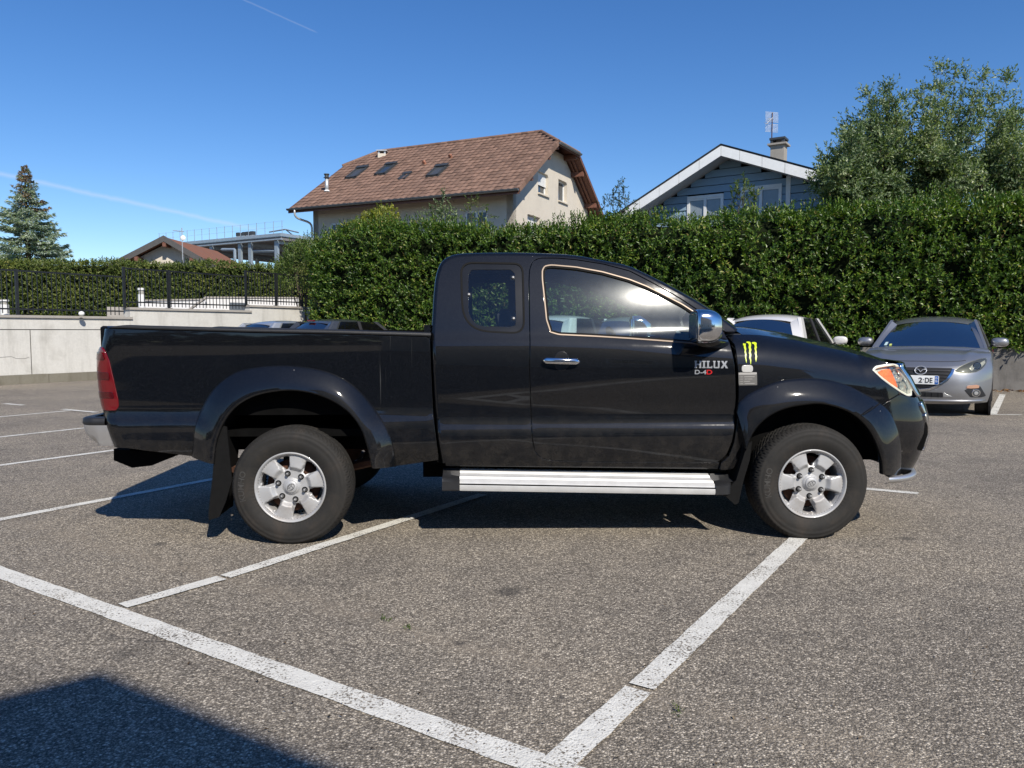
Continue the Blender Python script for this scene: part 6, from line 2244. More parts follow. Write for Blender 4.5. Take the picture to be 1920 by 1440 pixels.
# ---- the big loose tree at the right
def big_tree():
    gg_ = np.random.default_rng(77)
    base = np.array([*at(1735, 400, 20.6)[:2], 0.8])
    e = empty('loose_fruit_tree', base); tag(e, 'large loose grey green fruit tree above the hedge beside the blue house', 'tree')
    outline = [(1530, 345), (1540, 310), (1562, 288), (1590, 262), (1600, 235), (1640, 180), (1655, 172), (1690, 190), (1745, 165), (1765, 135), (1800, 150), (1835, 140), (1880, 145), (1855, 190), (1875, 225), (1905, 215), (1930, 240), (1965, 260), (1990, 300), (1980, 350)]
    m = MB(); B, O = [], []
    tips = []
    for (a, b) in outline:
        for r_ in range(2):
            tips.append(at(a + gg_.uniform(-14, 14), b + gg_.uniform(0, 18), 20.6 + gg_.uniform(-1.3, 1.0)))
    for k in range(185):
        a, b = gg_.uniform(1545, 1985), gg_.uniform(190, 392)
        top_ = np.interp(a, [q[0] for q in sorted(outline)], [q[1] for q in sorted(outline)])
        if b < top_ + 12: b = top_ + gg_.uniform(15, 60)
        tips.append(at(a, b, 20.6 + gg_.uniform(-1.9, 1.2)))
    limbs = []
    for i in range(9):
        a_ = -1.25 + 2.5 * i / 8
        tipl = np.array([math.sin(a_) * 2.2, gg_.uniform(-0.8, 0.8), 2.6 + math.cos(a_) * 1.3])
        pts = smooth_curve(np.array([[0.15 * math.sin(a_), 0, 0], tipl * [0.3, 0.4, 0.5], tipl]), 8)
        m.tube(pts, list(np.linspace(0.07, 0.028, 8)), 6)
        limbs.append(pts)
    LP = np.vstack([l_[3:] for l_ in limbs])
    for tip in tips:
        tip = tip - base
        dd = np.linalg.norm(LP - tip, axis=1) + 3.0 * np.maximum(0, LP[:, 2] - tip[2] + 0.2)
        s0 = LP[np.argmin(dd)]
        pts = smooth_curve(np.array([s0, s0 * 0.5 + tip * 0.5 + np.array([0, 0, 0.15]) + gg_.normal(size=3) * 0.06, tip]), 8)
        m.tube(pts, list(np.linspace(0.020, 0.004, 8)), 4)
        Lt = np.linalg.norm(tip - s0)
        for j in range(2, 8):
            for _s in range(7):
                d = rnd_unit(1, gg_)[0] + (pts[j] - pts[j - 1]) / (np.linalg.norm(pts[j] - pts[j - 1]) + 1e-9) * 0.8 + np.array([0, 0, 0.35]); d /= np.linalg.norm(d)
                L = gg_.uniform(0.12, 0.42)
                q = pts[j] + d * L
                if _s < 2: m.tube([pts[j], q], [0.006, 0.003], 3, caps=False)
                for t_ in (0.3, 0.75):
                    B.append(pts[j] + d * L * t_); O.append(d + gg_.normal(size=3) * 0.3)
        B.append(tip); O.append(tip - pts[-2])
    m.build('trunk', M_BARK, e)
    q = shoots(np.array(B), np.array(O), gg_, 6, 0.20, 0.090, 0.041, 0.9)
    o = leaf_mesh('crown', *q, M_APPLE, e); o['kind'] = 'stuff'


big_tree()


# ---- blue spruce
def spruce():
    gg_ = np.random.default_rng(91)
    top = at(46, 310, 44.0); base = np.array([top[0], top[1], 0.8])
    H = top[2] - 0.8
    e = empty('blue_spruce', base); tag(e, 'tall blue spruce with brown cones at its tip beyond the clipped hedge', 'tree')
    MB().tube([(0, 0, 0), (0, 0, H * 0.5), (0, 0, H)], [0.22, 0.13, 0.015], 8).build('trunk', M_BARK, e)
    m = MB()
    N1 = [[], [], [], [], []]; N2 = [[], [], [], [], []]
    z = 0.6
    while z < H - 0.05:
        f = 1 - z / H
        R_ = 0.03 + 3.95 * f ** 0.96
        nb = int(7 + 9 * f)
        for k in range(nb):
            a_ = gg_.uniform(0, 6.28)
            L = R_ * gg_.uniform(0.72, 1.10)
            d = np.array([math.cos(a_), math.sin(a_), 0])
            droop = 0.10 + 0.22 * f
            n_ = max(4, int(L / 0.14))
            t_ = np.linspace(0.12, 1, n_)
            pts = np.outer(t_ * L, d) + np.stack([0 * t_, 0 * t_, z + gg_.uniform(-0.15, 0.15) + (0.34 * L * 0.4) * t_ - droop * L * 1.3 * t_ ** 1.6 + 0.16 * L * t_ ** 5], 1)
            if k % 2 == 0: m.tube([pts[0], pts[-1]], [0.025, 0.006], 4)
            per = 15
            P_ = np.repeat(pts, per, 0); tt = np.repeat(t_, per)
            side = np.array([-d[1], d[0], 0])
            w = gg_.uniform(-1, 1, len(P_))
            wid_ = 0.40 * L ** 0.5 * (1.15 - tt) * 0.8
            P_ = P_ + np.outer(w * wid_, side) + np.outer(np.abs(w) * wid_ * 0.5, d) + np.stack([0 * w, 0 * w, -0.16 * np.abs(w) * wid_ + gg_.uniform(-0.06, 0.04, len(w))], 1)
            ax_ = d + np.outer(w, side) * 0.9 + rnd_unit(len(P_), gg_) * 0.55 + np.array([0, 0, -0.12])
            no_ = np.array([0, 0, 1.0]) + rnd_unit(len(P_), gg_) * 0.6
            dry = f < 0.26 and gg_.uniform() < 0.75 * (1 - f / 0.30)
            T_ = N2 if dry else N1
            for q, v in zip(T_, (P_, ax_, no_, gg_.uniform(0.16, 0.30, len(P_)) * min(1, .4 + 2 * f), gg_.uniform(0.05, 0.085, len(P_)) * min(1, .5 + 2 * f))): q.append(v)
        z += 0.17 + 0.26 * f
    m.build('branches', M_BARK, e)['kind'] = 'stuff'
    o = leaf_mesh('needles', *[np.concatenate(q) for q in N1], M_NEEDLE, e, 0.1); o['kind'] = 'stuff'
    o = leaf_mesh('dry_cones', *[np.concatenate(q) for q in N2], M_NEEDLE_DRY, e, 0.1); o['kind'] = 'stuff'


spruce()


# ---- grit, dry bits and two tufts of weed on the asphalt
g = np.random.default_rng(61)
n = 150
px_ = np.stack([g.uniform(0, 1920, n), g.uniform(930, 1440, n)], 1)
P_ = np.array([ground(a, b) for a, b in px_]) + np.array([0, 0, 0.009])
o = leaf_mesh('grit_and_leaf_bits', P_, rnd_unit(n, g) * np.array([1, 1, .1]), np.array([0, 0, 1.0]) + rnd_unit(n, g) * .3, g.uniform(.006, .022, n), g.uniform(.004, .010, n),
              make_leaf('dry_bits', [(0.0, (0.02, 0.016, 0.012)), (0.5, (0.09, 0.06, 0.035)), (0.8, (0.22, 0.18, 0.13)), (1.0, (0.36, 0.33, 0.28))], 0.9, 0.0, 0.1))
tag(o, kind='stuff')
B = []
for (a, b) in ((720, 1163), (1268, 1334), (762, 1178)):
    c = ground(a, b)
    for k in range(9): B.append(c + np.array([g.normal() * .012, g.normal() * .012, 0.002]))
B = np.array(B)
q = shoots(B, rnd_unit(len(B), g) * .8 + np.array([0, 0, .6]), g, 3, .012, .014, .004)
o = leaf_mesh('weed_tufts', *q, make_leaf('weed_leaf', [(0.0, (0.05, 0.09, 0.02)), (1.0, (0.12, 0.16, 0.04))], 0.6, 0.2, 0.3))
tag(o, kind='stuff')

# ================================================================== houses
M_BEIGE = make_concrete('cream_render', (0.60, 0.545, 0.455), (0.50, 0.45, 0.375), 0.3, 0.2)
M_GUTTER = mat('zinc_gutter', (0.20, 0.215, 0.225), 0.45, 0.6, var=0.15)
M_ZINC = mat('pale_zinc_pipe', (0.50, 0.515, 0.52), 0.45, 0.5, var=0.1)
M_SOFFIT = mat('brown_soffit_wood', (0.155, 0.066, 0.042), 0.7, var=0.2, vscale=9)
M_VELUX = mat('dark_grey_flashing', (0.055, 0.060, 0.064), 0.5, 0.3, var=0.15)
M_WINGLASS = mat('window_glass_sky', (0.035, 0.045, 0.055), 0.06, 0.0, var=0.1, spec=0.9)
M_WHITE = mat('white_paint', (0.72, 0.73, 0.72), 0.5, var=0.04)
M_SHUTTER = mat('white_roller_shutter', (0.66, 0.66, 0.64), 0.55, var=0.04)


def make_tile(name, col, var=0.5):
    t = NT(name)
    g_ = t.n('ShaderNodeObjectInfo'); geo = t.n('ShaderNodeNewGeometry')
    r_ = t.math('FRACT', t.math('ADD', g_.outputs['Random'], geo.outputs['Random Per Island']))
    c = t.ramp(r_, [(0.0, tuple(x * (1 - var) for x in col)), (0.5, col), (1.0, tuple(min(1, x * (1 + var * 0.9)) for x in col))])
    n = t.noise(0.55, 5, 0.65, geo.outputs['Position'])
    c = t.mix(t.ramp(n, [(0.45, (0, 0, 0)), (0.75, (0.4, 0.4, 0.4))]), c, (0.14, 0.092, 0.074))
    n2 = t.noise(18.0, 4, 0.7, geo.outputs['Position'])
    c = t.mix(t.ramp(n2, [(0.58, (0, 0, 0)), (0.7, (0.45, 0.45, 0.45))]), c, (0.27, 0.22, 0.18))
    return t.surf(t.pbsdf(Base__Color=c, Roughness=0.85, Specular__IOR__Level=0.2))


M_TILE = make_tile('clay_roof_tile', (0.192, 0.118, 0.086), 0.26)
M_TILE_R = make_tile('orange_roof_tile', (0.30, 0.135, 0.085))

# ---- beige house
hx, hy = np.array([-0.90, 0.435, 0.0]), np.array([0.435, 0.90, 0.0])
hx /= np.linalg.norm(hx); hy /= np.linalg.norm(hy)
C0 = np.array([0.044, 32.0, 0.0])
HLEN, HWID, OVE, OVG = 10.4, 8.9, 0.9, 0.7
ZE, ZR = 6.86, 10.40                       # eave and ridge height
house = empty('beige_house', C0); tag(house, 'cream rendered house with big brown tiled half hipped roof and skylights', 'house')


def hp(a, b, z):
    """a along the long wall (leftwards), b across, z up -> relative to the house"""
    return hx * a + hy * b + np.array([0, 0, z])


def hadd(name, m, material, parent=house, smooth=False):
    return m.build(name, material, parent, smooth)


PITCHR = (ZR - ZE) / (HWID / 2 + OVE)
zroof = lambda b: ZE + (b + OVE) * PITCHR if b < HWID / 2 else ZE + (HWID + OVE - b) * PITCHR
wt_ = -0.16                                   # wall tops stop under the roof
zw = zroof(0) + wt_
FH = 0.757                                    # where the half hip starts
bh = -OVE + FH * (HWID / 2 + OVE); zh = ZE + FH * (ZR - ZE)
aR = 0.69                                     # ridge ends
# walls: long walls, and gables cut off by the half hip
m = MB().hexa([hp(0, 0, 0), hp(HLEN, 0, 0), hp(HLEN, 0.3, 0), hp(0, 0.3, 0), hp(0, 0, zw), hp(HLEN, 0, zw), hp(HLEN, 0.3, zw), hp(0, 0.3, zw)])
hadd('wall', m, M_BEIGE)
m = MB().hexa([hp(0, HWID - 0.3, 0), hp(HLEN, HWID - 0.3, 0), hp(HLEN, HWID, 0), hp(0, HWID, 0), hp(0, HWID - 0.3, zw), hp(HLEN, HWID - 0.3, zw), hp(HLEN, HWID, zw), hp(0, HWID, zw)])
hadd('wall', m, M_BEIGE)
gp = [(0.0, 0.0), (HWID, 0.0), (HWID, zw), (HWID - bh - 0.25, zroof(bh + 0.25) + wt_ - 0.05), (bh + 0.25, zroof(bh + 0.25) + wt_ - 0.05), (0.0, zw)]


def gable_wall(aa, th, name='gable_wall'):
    # openings of the near gable are cut as a polygon with holes
    pn = -hx
    p0 = C0 + hp(aa, 0, 0)
    holes = []
    if aa == 0.0:
        for q in WINS:
            holes.append(q)
    v, tri, loops = fill2d(np.array(gp), holes, 0.7, 0.2)
    n = len(v)
    V = [hp(aa, b, z) for b, z in v] + [hp(aa + th, b, z) for b, z in v]
    Fc = [tuple(int(i) for i in t_) for t_ in tri] + [tuple(int(i) + n for i in t_[::-1]) for t_ in tri]
    for L in loops:
        for i in range(len(L)):
            a_, b_ = L[i], L[(i + 1) % len(L)]
            Fc.append((b_, a_, a_ + n, b_ + n))
    return mesh(name, V, Fc, M_BEIGE, house)


def gpx(px, py):
    q = ray_plane(px, py, C0, hx) - C0
    return (float(np.dot(q, hy)), float(q[2]))


def quad_on_gable(px):
    return np.array([gpx(*p) for p in px])


W1, W2, W3 = quad_on_gable([(1009, 322), (1028, 327), (1028, 370), (1009, 359)]), quad_on_gable([(1047, 336), (1063, 342), (1063, 383), (1047, 374)]), quad_on_gable([(989, 401), (1013, 408), (1013, 440), (989, 440)])
def rect(q):
    b0, b1 = q[:, 0].min(), q[:, 0].max(); z0, z1 = np.mean(sorted(q[:, 1])[:2]), np.mean(sorted(q[:, 1])[2:])
    return b0, b1, z0, z1
WINS = []
for q in (W1, W2, W3):
    b0, b1, z0, z1 = rect(q); WINS.append(np.array([(b0, z0), (b1, z0), (b1, z1), (b0, z1)]))
gable_wall(0.0, 0.3); gable_wall(HLEN, -0.3)
for k, q in enumerate(WINS):
    b0, b1, z0, z1 = q[:, 0].min(), q[:, 0].max(), q[:, 1].min(), q[:, 1].max()
    fr = MB()
    A = 0.17
    if k < 2:
        for (x0, x1, y0, y1) in ((b0, b0 + .07, z0, z1), (b1 - .07, b1, z0, z1), (b0 + .07, b1 - .07, z0, z0 + .07), (b0 + .07, b1 - .07, z1 - .07, z1)):
            fr.hexa([hp(A, x0, y0), hp(A, x1, y0), hp(A + .06, x1, y0), hp(A + .06, x0, y0), hp(A, x0, y1), hp(A, x1, y1), hp(A + .06, x1, y1), hp(A + .06, x0, y1)])
        w = hadd('window', fr, M_WHITE)
        m = MB().hexa([hp(A + .03, b0 + .06, z0 + .06), hp(A + .03, b1 - .06, z0 + .06), hp(A + .04, b1 - .06, z0 + .06), hp(A + .04, b0 + .06, z0 + .06), hp(A + .03, b0 + .06, z1 - .06), hp(A + .03, b1 - .06, z1 - .06), hp(A + .04, b1 - .06, z1 - .06), hp(A + .04, b0 + .06, z1 - .06)])
        m.build('pane', M_WINGLASS, w)
        m = MB().hexa([hp(-.08, b0 - .05, z0 - .07), hp(-.08, b1 + .05, z0 - .07), hp(.2, b1 + .05, z0 - .07), hp(.2, b0 - .05, z0 - .07), hp(-.08, b0 - .05, z0 - .005), hp(-.08, b1 + .05, z0 - .005), hp(.2, b1 + .05, z0 - .005), hp(.2, b0 - .05, z0 - .005)])
        m.build('sill', M_BEIGE, w)
        if k == 0:
            zs = z0 + (z1 - z0) * 0.42
            m = MB()
            nsl = 9
            for i in range(nsl):
                za, zb = zs + (z1 - zs) * i / nsl, zs + (z1 - zs) * (i + 0.94) / nsl
                m.hexa([hp(A - .05, b0, za), hp(A - .05, b1, za), hp(A - .02, b1, za), hp(A - .02, b0, za), hp(A - .05, b0, zb), hp(A - .05, b1, zb), hp(A - .02, b1, zb), hp(A - .02, b0, zb)])
            m.build('roller_shutter', M_SHUTTER, w)
    else:
        m = MB(); nsl = 14
        for i in range(nsl):
            za, zb = z0 + (z1 - z0) * i / nsl, z0 + (z1 - z0) * (i + 0.93) / nsl
            m.hexa([hp(A, b0, za), hp(A, b1, za), hp(A + .04, b1, za), hp(A + .04, b0, za), hp(A, b0, zb), hp(A, b1, zb), hp(A + .04, b1, zb), hp(A + .04, b0, zb)])
        hadd('roller_shutter', m, M_SHUTTER)
# windows of the long wall (shaded by the eave)
for (pa, pb, ya, yb) in ((873, 915, 397, 436), (620, 642, 419, 448)):
    q0, q1 = ray_plane(pa, ya, C0, hy) - C0, ray_plane(pb, yb, C0, hy) - C0
    a1_, a0_ = float(np.dot(q0, hx)), float(np.dot(q1, hx)); z1_, z0_ = float(q0[2]), float(q1[2])
    fr = MB()
    am = (a0_ + a1_) / 2
    for (x0, x1, y0, y1) in ((a0_, a0_ + .08, z0_, z1_), (a1_ - .08, a1_, z0_, z1_), (am - .05, am + .05, z0_, z1_), (a0_, a1_, z1_ - .08, z1_)):
        fr.hexa([hp(x0, -.012, y0), hp(x1, -.012, y0), hp(x1, .0, y0), hp(x0, .0, y0), hp(x0, -.012, y1), hp(x1, -.012, y1), hp(x1, .0, y1), hp(x0, .0, y1)])
    w = hadd('window', fr, M_WHITE)
    MB().hexa([hp(a0_, -.006, z0_), hp(a1_, -.006, z0_), hp(a1_, -.001, z0_), hp(a0_, -.001, z0_), hp(a0_, -.006, z1_), hp(a1_, -.006, z1_), hp(a1_, -.001, z1_), hp(a0_, -.001, z1_)]).build('pane', M_WINGLASS, w)
# small vent box
q = ray_plane(847, 374, C0, hy) - C0
a_ = float(np.dot(q, hx))
hadd('vent_box', MB().hexa([hp(a_ - .12, -.10, q[2] - .14), hp(a_ + .12, -.10, q[2] - .14), hp(a_ + .12, 0, q[2] - .14), hp(a_ - .12, 0, q[2] - .14), hp(a_ - .12, -.10, q[2] + .14), hp(a_ + .12, -.10, q[2] + .14), hp(a_ + .12, 0, q[2] + .14), hp(a_ - .12, 0, q[2] + .14)]), M_BEIGE)

# roof deck: two slopes with the half-hip corners cut off, plus two hips
def slope_pt(a, b, up=0.0):
    return hp(a, b, zroof(b) + up)


roof = empty('roof', (0, 0, 0), parent=house)
A0, A1 = -OVG, HLEN + OVG
RB = HWID / 2
for side in (0, 1):
    f = (lambda b: b) if side == 0 else (lambda b: HWID - b)
    poly = [(A0, -OVE), (A1, -OVE), (A1, bh), (HLEN - aR, RB), (aR, RB), (A0, bh)]
    T_ = [slope_pt(a, f(b), 0.0) for a, b in poly]; B_ = [slope_pt(a, f(b), -0.15) for a, b in poly]
    n = 6
    Fc = [tuple(range(n)), tuple(range(2 * n - 1, n - 1, -1))] + [(i, i + n, (i + 1) % n + n, (i + 1) % n) for i in range(n)]
    mesh('roof_deck', T_ + B_, Fc, M_SOFFIT, roof)
for (ae, ar) in ((A0, aR), (A1, HLEN - aR)):
    T_ = [hp(ae, bh, zh), hp(ae, HWID - bh, zh), hp(ar, RB, ZR)]
    B_ = [p - np.array([0, 0, 0.15]) for p in T_]
    mesh('hip_deck', T_ + B_, [(0, 1, 2), (5, 4, 3), (0, 3, 4, 1), (1, 4, 5, 2), (2, 5, 3, 0)], M_SOFFIT, roof)

# tiles
def tile_geo(w, l, h=0.028):
    xs = np.linspace(-0.5, 0.5, 5)
    prof = [0.004, 0.010, h, 0.018, 0.002]
    V = []
    for (y, dz, sc) in ((0, 0.030, 1), (l, 0.004, 1)):
        for x, z in zip(xs, prof):
            V.append((x * w, y, z * sc + dz))
    for x, z in zip(xs, prof):
        V.append((x * w, 0, z - 0.004))
    Fc = []
    for i in range(4):
        Fc.append((i, i + 1, i + 6, i + 5)); Fc.append((10 + i, 11 + i, i + 1, i))
    return V, Fc


SL = math.hypot(HWID / 2 + OVE, ZR - ZE)
us = (hy * (HWID / 2 + OVE) + np.array([0, 0, ZR - ZE])) / SL          # up the near slope
un = np.cross(hx, us); un /= np.linalg.norm(un)
if un[2] < 0: un = -un
rowh, tw = 0.335, 0.300
TV, TF = tile_geo(tw * 1.02, rowh * 1.22)
tile_me = bpy.data.meshes.new('roof_tile'); tile_me.from_pydata(TV, [], TF); tile_me.materials.append(M_TILE); tile_me.update()
origin = hp(0, -OVE, ZE)
places = []
nr = int(SL / rowh) + 1
for r_ in range(nr):
    yv = r_ * rowh - 0.05
    b = -OVE + yv / SL * (HWID / 2 + OVE)
    lo, hi = A0, A1
    if b > bh:
        k = (b - bh) / (RB - bh)
        lo, hi = A0 + (aR - A0) * k, A1 + (HLEN - aR - A1) * k
    nt = int((A1 - A0) / tw)
    for c_ in range(nt + 1):
        a = A0 + 0.15 + c_ * tw
        if a < lo + 0.08 or a > hi - 0.08 or yv > SL - 0.12: continue
        places.append((a, yv, r_))
# right handed frame: x down the ridge towards -hx, y up the slope, z out
Mx = -hx
Mrot = Matrix(((Mx[0], us[0], un[0]), (Mx[1], us[1], un[1]), (Mx[2], us[2], un[2])))
rt = random.Random(8)
P_ = np.array([origin + hx * a + us * yv + un * 0.004 for a, yv, r_ in places])
order = np.argsort(np.linalg.norm(P_ + C0 - np.array([0, 0, CAMH]), axis=1))
eul = Mrot.to_euler()
TVn = np.array(TV); Rn = np.array(Mrot)
VV, FF, bi = [], [], 0
for rank, k in enumerate(order):
    if rank < 300:
        o = bpy.data.objects.new('roof_tile', tile_me); COL.objects.link(o); o.parent = roof
        o.location = tuple(P_[k] + un * rt.uniform(0, 0.012)); o.rotation_euler = (eul[0] + rt.uniform(-.012, .012), eul[1] + rt.uniform(-.012, .012), eul[2] + rt.uniform(-.012, .012))
    else:
        VV.append(TVn @ Rn.T + P_[k] + un * rt.uniform(0, 0.012)); FF += [tuple(i + bi for i in f) for f in TF]; bi += len(TV)
tag(mesh('roof_tiles', np.vstack(VV), FF, M_TILE, roof), kind='stuff')
# hip tiles on the near hip, coarse rows; and on the back slope one sheet (out of sight)
hv = []
e0, e1, e2_ = hp(A0, bh, zh), hp(A0, HWID - bh, zh), hp(aR, RB, ZR)
VV, FF, bi = [], [], 0
upv = e2_ - (e0 + e1) / 2; Lh = np.linalg.norm(upv); upv = upv / Lh
nh = np.cross(upv, hy); nh = nh / np.linalg.norm(nh)
if nh[2] < 0: nh = -nh
Rh = np.array([hy if np.dot(np.cross(hy, upv), nh) > 0 else -hy, upv, nh]).T
for r_ in range(int(Lh / rowh) + 1):
    k = r_ * rowh / Lh
    wlen = np.linalg.norm(e1 - e0) * (1 - k)
    for c_ in range(int(wlen / tw)):
        p_ = (e0 + e1) / 2 + upv * (r_ * rowh - 0.05) + hy * ((c_ + 0.5) * tw - wlen / 2)
        VV.append(TVn @ Rh.T + p_ + nh * 0.004); FF += [tuple(i + bi for i in f) for f in TF]; bi += len(TV)
tag(mesh('hip_tiles', np.vstack(VV), FF, M_TILE, roof), kind='stuff')
mesh('back_slope', [slope_pt(A0, HWID + OVE, 0.03), slope_pt(A1, HWID + OVE, 0.03), slope_pt(A1, HWID - bh, .03), slope_pt(HLEN - aR, RB, .03), slope_pt(aR, RB, .03), slope_pt(A0, HWID - bh, .03)], [(5, 4, 3, 2, 1, 0)], M_TILE, roof)
# ridge and hip cappings, verge tiles
def capping(p, q, n, r=0.10, name='ridge_tile'):
    p, q = np.asarray(p), np.asarray(q)
    for i in range(n):
        a_, b_ = p + (q - p) * i / n, p + (q - p) * (i + 1.06) / n
        MB().tube([a_ + [0, 0, .02], b_ + [0, 0, .035]], [r, r * 0.9], 8).build(name, M_TILE, roof, smooth=False)
capping(hp(aR, RB, ZR), hp(HLEN - aR, RB, ZR), 27)
capping(hp(A0, bh, zh), hp(aR, RB, ZR), 7)
capping(hp(A0, HWID - bh, zh), hp(aR, RB, ZR), 7)
capping(hp(A1, bh, zh), hp(HLEN - aR, RB, ZR), 7)
nv = 15
for i in range(nv):
    p, q = origin + hx * (A0 + 0.01) + us * (SL * FH * i / nv), origin + hx * (A0 + 0.01) + us * (SL * FH * (i + 1.05) / nv)
    m = MB().hexa([p - hx * .03 - un * .14, p + hx * .03 - un * .14, q + hx * .03 - un * .14, q - hx * .03 - un * .14, p - hx * .03 + un * .055, p + hx * .12 + un * .055, q + hx * .12 + un * .04, q - hx * .03 + un * .04])
    m.build('verge_tile', M_TILE, roof)
# gutters
def gutter(p, q, parent=roof):
    p, q = np.asarray(p), np.asarray(q)
    d = (q - p) / np.linalg.norm(q - p); s_ = np.cross(d, [0, 0, 1]); 
    G = [[c + s_ * 0.075 * math.cos(a_) + np.array([0, 0, 0.075 * math.sin(a_)]) for a_ in np.linspace(math.pi, 2 * math.pi, 8)] for c in (p, q)]
    m = MB().grid(np.array(G)); m.tube([p + s_ * 0.078, q + s_ * 0.078], 0.012, 5); m.tube([p - s_ * 0.078, q - s_ * 0.078], 0.012, 5)
    m.F.append(tuple(range(8))); m.F.append(tuple(range(8, 16)))
    m.build('gutter', M_GUTTER, parent)
gutter(hp(A0, -OVE - 0.07, ZE - 0.02), hp(A1, -OVE - 0.07, ZE - 0.02))
gutter(hp(A0 - 0.07, bh, zh - 0.02), hp(A0 - 0.07, HWID - bh, zh - 0.02))
hadd('eave_board', MB().hexa([hp(A0, -OVE - .0, ZE - .20), hp(A1, -OVE - .0, ZE - .20), hp(A1, -OVE + .03, ZE - .20), hp(A0, -OVE + .03, ZE - .20), hp(A0, -OVE, ZE - .02), hp(A1, -OVE, ZE - .02), hp(A1, -OVE + .03, ZE - .0), hp(A0, -OVE + .03, ZE - .0)]), M_SOFFIT, roof)
# purlins carrying the gable overhang and barge boards
for b in (0.55, 2.4, bh + 0.18, HWID - bh - 0.18, HWID - 2.4, HWID - 0.55):
    z_ = zroof(b) - 0.17
    MB().hexa([hp(-0.62, b - .08, z_ - .22), hp(0.02, b - .08, z_ - .22), hp(0.02, b + .08, z_ - .22), hp(-0.62, b + .08, z_ - .22), hp(-0.62, b - .08, z_ - .0), hp(0.02, b - .08, z_ - .0), hp(0.02, b + .08, z_ - .0), hp(-0.62, b + .08, z_ - .0)]).build('purlin', M_SOFFIT, roof)
for k in (0.25, 0.52):
    for f in ((lambda b: b), (lambda b: HWID - b)):
        p0_, p1_ = hp(A0 * k, f(-0.8), zroof(-0.8) - 0.15), hp(A0 * k, f(bh), zroof(bh) - 0.15)
        MB().hexa([p0_ - hx * .04 - [0, 0, .10], p0_ + hx * .04 - [0, 0, .10], p1_ + hx * .04 - [0, 0, .10], p1_ - hx * .04 - [0, 0, .10], p0_ - hx * .04, p0_ + hx * .04, p1_ + hx * .04, p1_ - hx * .04]).build('rafter', M_SOFFIT, roof)
# soffit boards of the far overhang, seen from below
for i in range(34):
    t0, t1 = i / 34, (i + 0.9) / 34
    b0_, b1_ = HWID + OVE - (OVE + bh) * t0, HWID + OVE - (OVE + bh) * t1
    p_, q_ = hp(A0 + .03, b0_, zroof(b0_) - .165), hp(A0 + .03, b1_, zroof(b1_) - .165)
    r_, s_ = hp(-.0, b1_, zroof(b1_) - .165), hp(-.0, b0_, zroof(b0_) - .165)
    MB().add([p_, q_, r_, s_], [(0, 1, 2, 3)]).build('soffit_board', M_SOFFIT, roof)

# skylights, flue, chimney, vents on the near slope
def on_slope(px, py):
    q = ray_plane(px, py, C0 + origin, un) - C0 - origin
    return float(np.dot(q, hx)), float(np.dot(q, us))


for (corners, hgt, glass) in ([(652, 336), (672, 335), (687, 316), (669, 317)], .12, False), ([(707, 330), (727, 328), (741, 309), (722, 311)], .12, True), ([(746, 338), (760, 337), (771, 325), (758, 326)], .07, True), ([(801, 333), (823, 332), (839, 313), (819, 314)], .12, False):
    q = np.array([on_slope(*c) for c in corners])
    a0_, a1_ = np.mean(sorted(q[:, 0])[:2]), np.mean(sorted(q[:, 0])[2:]); y0_, y1_ = np.mean(sorted(q[:, 1])[:2]), np.mean(sorted(q[:, 1])[2:])
    def sp_(a, y, h): return origin + hx * a + us * y + un * h
    def sbox(a0, a1, y0, y1, h0, h1): return MB().hexa([sp_(a1, y0, h0), sp_(a0, y0, h0), sp_(a0, y1, h0), sp_(a1, y1, h0), sp_(a1, y0, h1), sp_(a0, y0, h1), sp_(a0, y1, h1), sp_(a1, y1, h1)])
    e = sbox(a0_ - .03, a1_ + .03, y0_ - .05, y1_ + .05, 0, hgt * 0.55).build('skylight', M_VELUX, roof)
    fw = .09
    for (x0, x1, w0, w1) in ((a0_, a0_ + fw, y0_, y1_), (a1_ - fw, a1_, y0_, y1_), (a0_, a1_, y0_, y0_ + fw), (a0_, a1_, y1_ - 2.2 * fw, y1_)):
        sbox(x0, x1, w0, w1, hgt * .5, hgt).build('sash', M_VELUX, e)
    sbox(a0_ + fw, a1_ - fw, y0_ + fw, y1_ - 2.2 * fw, hgt * .5, hgt * .72).build('pane', M_WINGLASS if glass else mat('dark_blind', (0.075, 0.08, 0.085), 0.35, 0.2), e)
    sbox(a0_ - .02, a1_ + .02, y1_ - 2.2 * fw, y1_ + .04, hgt, hgt * 1.35).build('shutter_box', M_VELUX, e)
a_, y_ = on_slope(613, 361)
bp_ = origin + hx * a_ + us * y_
e = MB().tube([bp_ + [0, 0, -.1], bp_ + [0, 0, .70]], 0.085, 12).build('flue_pipe', M_ZINC, roof, smooth=True)
MB().tube([bp_ + [0, 0, .66], bp_ + [0, 0, .68], bp_ + [0, 0, .70], bp_ + [0, 0, .80], bp_ + [0, 0, .82], bp_ + [0, 0, .86]], [.10, .16, .10, .10, .13, .13], 12).build('flue_cap', M_VELUX, e)
MB().tube([bp_ + [0, 0, .05], bp_ + [0, 0, .12]], [.15, .09], 12).build('flue_collar', M_WHITE, e)
for (a, b) in ((797, 309), (846, 297)):
    a_, y_ = on_slope(a, b); p_ = origin + hx * a_ + us * y_
    MB().tube([p_, p_ + un * .16, p_ + un * .16 - us * .1], [.09, .08, .07], 8).build('vent_tile', M_TILE_R, roof)
c_ = at(717, 287, 39.5) - C0
e = MB().box((c_[0] - .2, c_[1] - .2, ZR - .9), (c_[0] + .2, c_[1] + .2, c_[2] - .06)).build('chimney', M_BEIGE, roof)
MB().box((c_[0] - .26, c_[1] - .26, c_[2] + .06), (c_[0] + .26, c_[1] + .26, c_[2] + .11)).build('chimney_cap', M_ZINC, e)
